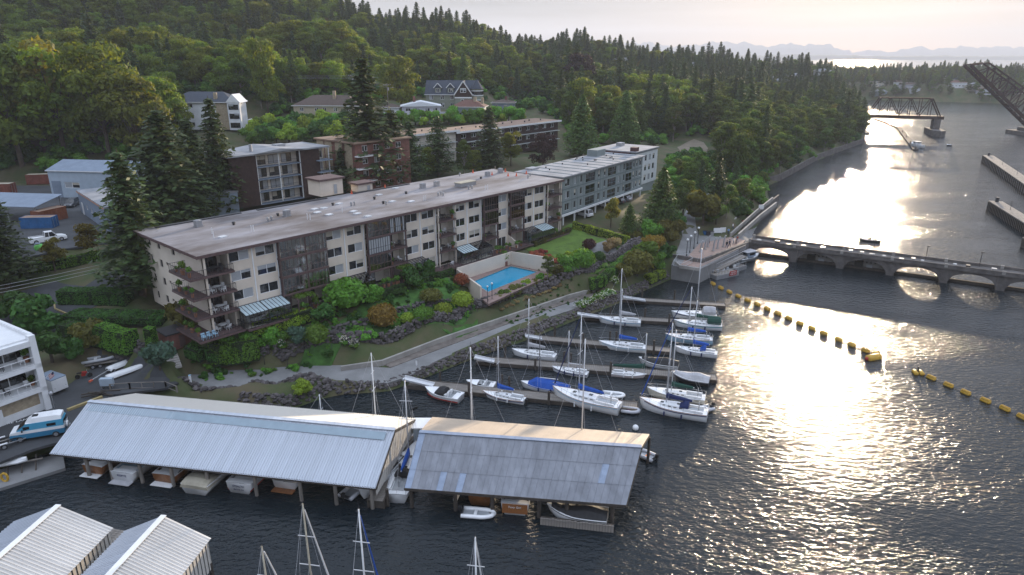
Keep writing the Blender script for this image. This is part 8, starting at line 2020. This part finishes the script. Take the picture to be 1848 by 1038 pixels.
# cars under the teal block
bx = lambda x, y: Vector((B0.x, B0.y, 0)) + Matrix.Rotation(BA, 3, 'Z') @ Vector((x, y, 0))
for i, (x, m, lb) in enumerate(((12.2, gelcoat, 'white car parked under the teal block, beside the yellow green young tree'), (23.5, gelcoat, 'white car parked under the middle of the teal block'), (30.0, dkmetal, 'dark car parked under the far half of the teal block'), (33.5, steel, 'silver car parked under the far end of the teal block'))):
 q = bx(x, 1.6); car(lb, (q.x, q.y, max(gz(q.x, q.y), BZ - 3.4) + .05), BA + R(80), m, 'suv' if i == 0 else 'car')
for u, v, m, lb in ((747, 217, blueg, 'blue grey car parked below the lilac house'), (764, 216, dkmetal, 'dark car parked below the lilac house'), (905, 220, white, 'white car parked behind the long brown roof')):
 q = gp(u, v); car(lb, (q.x, q.y, q.z + .15), R(-8), m, 'car')
# --- camper van, two tone blue and white
vb = mk('van_blue', (0.055, 0.27, 0.42), .35, .06, 1); vbd = mk('van_dark_blue', (0.03, 0.17, 0.30), .35, .06, 1)
p = at(74, 786, 2.4); rz = heading((112, 776), (38, 788), 2.4)
o = empty('camper_van', (p.x, p.y, 2.4), rz, 'two tone blue and white camper van with raised white roof and rear spare wheel', 'van'); s = 2.7; hw = 1.0
loft_body([(-s, 1.0, .45, .95), (-s + .1, 1.12, .4, 1), (s - .8, 1.12, .38, 1), (s - .2, 1.02, .42, .96), (s, .85, .48, .88)], hw).build('lower_body', vbd, o)
G().loft([[(x, hw * k, 1.0), (x, hw * k, z1), (x, -hw * k, z1), (x, -hw * k, 1.0)] for x, k, z1 in ((-s - .01, .96, 1.36), (-s + .1, 1.006, 1.36), (s - .9, 1.006, 1.36), (s - .1, .93, 1.22))]).build('white_band', gelcoat, o)
up = G().loft([[(x, hw * k, 1.36), (x, hw * k * .88, z1), (x, -hw * k * .88, z1), (x, -hw * k, 1.36)] for x, k, z1 in ((-s + .02, .97, 1.95), (-s + .15, 1, 2.1), (.9, 1, 2.1), (1.95, .92, 1.38))]).build('upper_body', vb, o)
rf = G().loft([[(x, .84 * k, 2.1), (x, .7 * k, z1), (x, -.7 * k, z1), (x, -.84 * k, 2.1)] for x, k, z1 in ((-s + .15, 1, 2.5), (-s + .6, 1, 2.62), (.3, 1, 2.62), (1.0, .95, 2.2))]).build('raised_roof', gelcoat, o)
G().box(-.2, .35, -.25, .25, 2.6, 2.7).build('roof_hatch', blackc, rf); G().box(-1.6, -1.0, -.25, .25, 2.6, 2.66).build('roof_vent', white, rf)
g = G(); g.add([(1.05, .8, 2.02), (1.05, -.8, 2.02), (1.93, -.86, 1.42), (1.93, .86, 1.42)], [(0, 3, 2, 1), (0, 1, 2, 3)]); g.v = [(x + .03, y, z + .03) for x, y, z in g.v]; g.build('windscreen', carglass, o)
for sg_ in (-1, 1):
 G().rbox((.95, sg_ * .955, 1.62), (.62, .05, .38)).build('side_window', carglass, up); G().rbox((-1.5, sg_ * .955, 1.66), (.9, .05, .34)).build('side_window', carglass, up)
 G().rbox((-s - .0, sg_ * .45, 1.68), (.06, .62, .42)).build('rear_window', carglass, up); G().rbox((s - .02, sg_ * .66, .85), (.06, .24, .24)).build('headlight', white, o); G().rbox((1.35, sg_ * 1.12, 1.4), (.12, .2, .22)).build('mirror', blackc, o)
for x in (-s + .95, s - .95):
 for sg_ in (-1, 1): wheel_on(o, x, sg_ * .9, .36)
sw = link('spare_wheel', G().tube((-s - .08, .1, 1.05), (-s - .26, .1, 1.05), .38, 14).mesh('spare_wheel', gelcoat), o); G().box(-s - .2, -s - .02, -.95, .95, .42, .56).build('bumper', steel, o); G().box(s - .02, s + .14, -.92, .92, .42, .56).build('bumper', steel, o)
# lettering on the ground
t_ = link('road_marking', letters('FIRE LANE', .62, white, .003), None, at(30, 762, 2.41), heading((92, 748), (10, 768), 2.4) + math.pi); tag(t_, 'white FIRE LANE lettering painted on the asphalt behind the van', 'road marking')
# --- trailers and dinghies in the yard
def trailer(p, rz, L_, label, deckm=None, frames=True):
 o = empty('boat_trailer', p, rz, label, 'trailer'); g = G()
 for sg_ in (-.8, .8): g.bar((0, sg_, .5), (L_ * .75, sg_, .5), .1); g.bar((L_ * .75, sg_, .5), (L_, 0, .5), .1)
 for i in range(5): g.bar((L_ * .18 * i, -.8, .5), (L_ * .18 * i, .8, .5), .08)
 g.build('frame', steel, o)
 for x in (L_ * .28, L_ * .44):
  for sg_ in (-1, 1): wheel_on(o, x, sg_ * .95, .3); G().rbox((x, sg_ * .95, .66), (.75, .26, .06)).build('mudguard', white, o)
 for sg_ in (-.4, .4): G().bar((.1, sg_, .68), (L_ * .7, sg_, .68), .16, .1).build('bunk', blackc, o)
 G().bar((L_ * .9, 0, .5), (L_ * .9, 0, 1.1), .1).build('winch_post', steel, o); return o
p = at(10, 815, 2.4); trailer((p.x - 3, p.y - .6, 2.4), heading((0, 815), (50, 800), 2.4), 6.0, 'empty galvanised boat trailer with twin axles at the quay edge')
p = at(98, 705, 2.4); o = empty('cargo_trailer', (p.x, p.y, 2.4), wang + R(96), 'small white box trailer with grey roof beside the white waterfront building', 'trailer'); G().box(-1.6, 1.6, -.95, .95, .45, 2.1).build('box', gelcoat, o); G().box(-1.62, 1.62, -.97, .97, 2.1, 2.2).build('roof', blueg, o); G().box(-1.64, -1.6, -.8, .8, .6, 2.0).build('rear_door', white, o); g = G(); g.bar((1.6, 0, .5), (2.8, 0, .5), .1); g.build('drawbar', steel, o)
for sg_ in (-1, 1): wheel_on(o, 0, sg_ * 1.0, .32); G().box(-1.65, -1.61, sg_ * .7 - .03, sg_ * .7 + .03, .9, 1.0).build('hinge', dkmetal, o)
p = at(170, 668, 2.45); o = empty('utility_trailer', (p.x - 3.2, p.y + .2, 2.4), heading((130, 674), (210, 660), 2.4), 'long grey utility trailer carrying a pale inflatable', 'trailer'); G().box(0, 6, -1, 1, .5, .62).build('deck', deckwood, o); railing([(0, 1, .6), (6, 1, .6)], .8, .9).build('side_rail', steel, o); 
for x in (2.6, 3.5):
 for sg_ in (-1, 1): wheel_on(o, x, sg_ * 1.1, .3)
rzt = heading((130, 674), (210, 660), 2.4); c_ = Vector((p.x - 3.2, p.y + .2, 0)); d = Vector((math.cos(rzt), math.sin(rzt), 0))
ib = inflatable('pale deflated inflatable lying on the utility trailer', c_ + d * 1.2, c_ + d * 5.4, 1.7, motor=False); ib.location.z = 3.05
# upturned dinghies
def upturned(p, rz, L_, label, m):
 o = empty('upturned_dinghy', p, rz, label, 'dinghy'); g = G(); secs = []
 for i in range(11):
  t = i / 10; w_ = .65 * max(.03, math.sin(math.pi * (.16 + .84 * (1 - t))) ** .55 if t > .3 else .92); h = .55 * (1 - .3 * t); secs.append([(L_ * t, w_ * math.cos(a), .25 + h * max(0, math.sin(a))) for a in np.linspace(0, math.pi, 9)])
 g.loft(secs); g.build('hull', m, o, smooth=True); G().bar((.2, 0, .82), (L_ * .8, 0, .70), .05, .08).build('keel', m, o); G().box(.3, L_ * .8, -.5, .5, 0, .26).build('chock', darkwood, o)
p = at(196, 672, 2.4); upturned((p.x, p.y, 2.4), heading((196, 672), (224, 660), 2.4), 4.2, 'white upturned dinghy on a long trailer pole', gelcoat)
p = at(194, 687, 2.4); upturned((p.x, p.y, 2.4), heading((194, 687), (240, 670), 2.4), 5.0, 'long narrow white upturned skiff on the asphalt', gelcoat)
p = at(166, 692, 2.4); q = at(215, 664, 2.4); o = empty('launching_trolley', (p.x, p.y, 2.4), math.atan2(q.y - p.y, q.x - p.x), 'thin trolley with orange grip under the white dinghy', 'trolley'); l = (q - p).length; G().bar((0, 0, .45), (l, 0, .6), .09).build('pole', alu, o); G().rbox((-.1, 0, .42), (.5, .25, .2)).build('grip', MT['cone_orange'], o); wheel_on(o, l * .7, -.5, .25); wheel_on(o, l * .7, .5, .25)
# red motorcycle
p = at(152, 682, 2.4); o = empty('motorcycle', (p.x, p.y, 2.4), .5, 'red motorcycle parked beside the utility trailer', 'motorcycle'); wheel_on(o, -.7, 0, .3, .14) if False else None
for x in (-.72, .72): a = link('wheel', G().tube((0, -.07, 0), (0, .07, 0), .31, 14).mesh('wheel', rubber), o, (x, 0, .31))
g = G(); g.rbox((.15, 0, .78), (.6, .28, .26)); g.rbox((.0, 0, .48), (.5, .3, .3)); g.build('tank', redp, o); G().rbox((-.4, 0, .82), (.7, .26, .12)).build('seat', blackc, o); g = G(); g.bar((.72, 0, .31), (.45, 0, 1.0), .07); g.bar((.45, -.35, 1.02), (.45, .35, 1.02), .04); g.build('fork', steel, o)
# skip of driftwood, white utility box, life ring, chain barrier by the shore
p = at(175, 716, 2.4); o = empty('timber_pile', (p.x, p.y, 2.4), .3, 'heap of old timber and ropes at the corner of the long boathouse', 'timber pile')
for i in range(9): G().bar((rng.uniform(-2, 1), rng.uniform(-.5, .5), .1 + .07 * i), (rng.uniform(0, 3), rng.uniform(-.5, .5), .1 + .07 * i), .16).build('log', darkwood, o)
p = at(195, 700, 2.4); o = empty('utility_box', (p.x, p.y, 2.4), .1, 'white utility cabinet next to the heap of timber', 'cabinet'); G().box(-.8, .8, -.3, .3, .4, 1.4).build('cabinet', bluew, o); G().box(-.7, -.6, -.2, .2, 0, .4).build('leg', steel, o); G().box(.6, .7, -.2, .2, 0, .4).build('leg', steel, o)
p, q = at(122, 742, 2.4), at(185, 718, 2.4); o = G().bar(p + Vector((0, 0, .15)), q + Vector((0, 0, .15)), .35, .3).build('timber_kerb', MT['yellow_kerb']); tag(o, 'long pale timber kerb behind the long boathouse roof', 'kerb')
p = at(98, 736, 2.4); o = empty('yard_lamp', p, 0, 'short post with grey lamp head behind the camper van', 'lamp'); G().tube((0, 0, 0), (0, 0, 1.9), .06, 6).build('post', steel, o); G().ball((0, 0, 2.0), .28, 8, 6).build('lamp_head', steel, o)
o = railing([at(200, 705, 2.4), at(235, 702, 2.4), at(300, 700, 2.2), at(320, 708, 1.8)], .9, 1.6, .08, bal=.08).build('shore_barrier', deckwood); tag(o, 'weathered timber barrier between the yard and the waterfront path', 'fence')
p = gp(345, 695); o = empty('marker_post', p, 0, 'white marker post on the waterfront path', 'post'); G().box(-.12, .12, -.12, .12, -.2, 1.1).build('post', white, o); G().box(-.14, .14, -.14, .14, 1.1, 1.18).build('cap', ltblue, o)
p = gp(752, 662); o = empty('marker_post', p, 0, 'small white tap post on the path above the runabout gangway', 'post'); G().box(-.1, .1, -.1, .1, -.2, 1.0).build('post', white, o); G().box(-.16, .16, -.12, .12, 1.0, 1.15).build('cap', steel, o)
# quay edge wall and debris below the yard
wall_run([at(-120, 868, 0), at(0, 840, 0), at(62, 812, 0), at(112, 800, 0)], 2.75, .5, concrete, 'quay_edge_wall', 'low quay wall at the water side of the boat yard')
p = at(30, 850, .4); o = empty('skiff_rack', (p.x, p.y, .35), .4, 'timber rack holding a white skiff below the quay wall', 'rack'); 
for i in range(4): G().bar((-2 + i * 1.3, -.6, 0), (-2 + i * 1.3, .8, 1.2), .12).build('timber', darkwood, o)
G().bar((-2.2, .2, .9), (2.6, .2, .9), .14).build('timber', deckwood, o); g = G(); g.loft([[(x, w_ * math.cos(a), 1.3 + .3 * math.sin(a)) for a in np.linspace(0, 6.28, 8, endpoint=False)] for x, w_ in ((-2.2, .1), (-1.4, .5), (.4, .6), (1.2, .2))], cap=True, close=True); g.build('skiff', white, o)
p = at(10, 868, .4); o = G().path([(.35 * math.cos(a), 0, .45 + .5 * math.sin(a)) for a in np.linspace(0, 6.28, 12)], .12, 6).build('yellow_hose', yellow, None, p); tag(o, 'coil of yellow hose on the concrete landing', 'hose')
# --- utility poles with wires
def upole(u, v, vt, label, z=None, cross=True, lamp=False):
 p = gp(u, v) if z is None else at(u, v, z); H = max(6, min(16, height_for(p, vt))); o = empty('utility_pole', p, 0, label, 'utility pole'); G().tube((0, 0, -1), (0, 0, H), .16, 8, .11).build('pole', barkp, o)
 if cross: G().rbox((0, 0, H - .7), (2.6, .12, .14), .35).build('crossarm', barkp, o); G().tube((.35, 0, H - 2.6), (.35, 0, H - 1.6), .24, 8).build('transformer', steel, o)
 for x in (-1.1, -.4, .4, 1.1):
  if cross: G().tube((x, x * .36, H - .63), (x, x * .36, H - .4), .05, 6).build('insulator', white, o)
 if lamp: g = G(); g.bar((0, 0, H - 2), (1.8, -.3, H - 1.5), .07); g.rbox((2.0, -.3, H - 1.5), (.6, .22, .12)); g.build('lamp_arm', steel, o)
 return p + Vector((0, 0, H - .5))
w1 = upole(640, 212, 124, 'tall utility pole behind the beige house, with long wires'); w2 = upole(702, 215, 150, 'utility pole with transformer beside the lilac house', lamp=True); w3 = upole(917, 214, 172, 'street lamp pole near the blue grey bungalow', lamp=True, cross=False); w4 = upole(1000, 205, 176, 'distant utility pole above the long brown roof')
p = fr(14, 29, 10); w5 = None
def fpole(s_, label, H=10):
 p = fr(s_, 24.2, 0); p.z = gz(p.x, p.y); o = empty('utility_pole', p, ANG, label, 'utility pole'); G().tube((0, 0, -1), (0, 0, H), .16, 8, .11).build('pole', barkp, o); G().rbox((0, 0, H - .7), (.14, 2.4, .14)).build('crossarm', barkp, o); return p + Vector((0, 0, H - .5))
w5 = fpole(-22, 'utility pole between the asphalt lot and the end wall conifer'); w6 = fpole(34, 'utility pole in front of the brick apartment house'); w7 = fpole(84, 'utility pole behind the far end of the flat roof')
def span_wire(a, b, label, sag=1.0, n=3):
 g = G()
 for k in range(n):
  off = Vector((0, 0, -.5 * k)); pts = []
  for i in range(11): t = i / 10; q = a.lerp(b, t) + off; q.z -= sag * 4 * t * (1 - t); pts.append(q)
  g.path(pts, .02, 4)
 o = g.build('overhead_wire', wire); tag(o, label, 'wire')
span_wire(w5, w6, 'overhead wires crossing in front of the dark shingled block', 1.4); span_wire(w6, w7, 'overhead wires along the street behind the flat roof', 1.2); span_wire(w1, w2, 'overhead wires between the two poles above the beige house', .6); span_wire(w1 + Vector((-70, 20, 3)), w1, 'long overhead wires crossing the wood behind the white house', 1.5)
# lamps on the workshop wall shine in the photograph's dusk
# --- far shore houses
frng = random.Random(3)
for i in range(26):
 u = 1560 + frng.uniform(0, 300); v = frng.choice((172, 168, 160, 152, 142)) + frng.uniform(-4, 4); p = gp(u, v)
 if p.z < 1 or p.y < 600: continue
 W_ = frng.uniform(9, 17)
 house('shore_house', frng.choice(('pale house among trees on the far shore', 'white gabled house among trees on the far shore', 'grey flat roofed house on the far shore')) , (p.x, p.y, p.z - .5), R(frng.uniform(-25, 5)), W_, 8, frng.choice((3.2, 5.8)), frng.choice((whites, bluew, lilac, beige, inner)), frng.choice((slate, brownsh, broof, redsh)), frng.choice(('gable', 'hip', 'flat', 'gablex')), 2.2, 1 if frng.random() < .4 else 2, tuple(np.arange(1, W_ - 2.5, 3)), (), ww=1.6)['group'] = 'houses on the far shore'
for i in range(9):
 u = (1210, 1105, 1240, 1395, 1420, 1470, 1370, 1330, 1185)[i]; v = (128, 131, 140, 168, 158, 150, 162, 130, 150)[i]; p = gp(u, v); house('hill_house', 'small house roof showing among the trees of the far slope', (p.x, p.y, p.z + 6), R(-10), 12, 9, 4, whites, broof, 'hip', 1.6, 1, (2, 6), (), ww=1.6)['group'] = 'houses among the trees of the far slope'
# ================================================================ far land, mountains, haze
def ridge(name, dist, prof, depth, m, label):
 g = G(); secs = []
 for k in range(5):
  dd = dist + depth * k / 4; row = []
  for a, h in prof:
   hk = h * math.sin(math.pi * min(1, (0.25 + k) / 2.5) / 2) if k < 3 else h * (0.9 if k == 3 else 0)
   row.append((dd * math.tan(R(a)), dd, max(-5, hk if k else -5)))
  secs.append(row)
 g.loft(secs, cap=False)
 g.f = [f[::-1] for f in g.f]
 o = g.build(name, m, smooth=False)
 return tag(o, label, None, None, 'structure')
def fbm(x, seed):
 return sum(math.sin(x * f + seed * (i + 1) * 1.7) / (i + 1.2) for i, f in enumerate((0.35, 0.9, 1.9, 4.3, 9.7, 17)))
mtn = mk('mountain_rock', (0.06, 0.07, 0.09), 0.95, 0.2, 0.001)
far = mk('far_forest', (0.03, 0.04, 0.03), 0.95, 0.2, 0.01)
ridge('mountains', 10500, [(a, max(20, 175 + 52 * fbm(a * 0.55, 3.1) + 20 * fbm(a * 2.3, 1))) for a in np.arange(-60, 60, 0.25)], 700, mtn, 'hazy blue mountain range far across the water')
ridge('hills', 7200, [(a, max(8, 42 + 7 * fbm(a * 0.8, 5) + 3 * fbm(a * 5, 2))) for a in np.arange(-60, 60, 0.2)], 500, far, 'low hazy wooded shore on the far side of the sound')
hz = bpy.data.materials.new('haze_air'); hz.use_nodes = True
t = hz.node_tree; t.nodes.remove(t.nodes['Principled BSDF'])
pv = t.nodes.new('ShaderNodeVolumePrincipled')
pv.inputs['Color'].default_value = (0.80, 0.87, 1.0, 1)
pv.inputs['Density'].default_value = 0.00014
pv.inputs['Anisotropy'].default_value = 0.1
t.links.new(pv.outputs[0], t.nodes['Material Output'].inputs['Volume'])
hg = G(); hg.box(-11500, 11500, -250, 11500, -6, 420)
haze = hg.build('haze', hz)
tag(haze, None, None, None, 'stuff')
haze.display_type = 'WIRE'
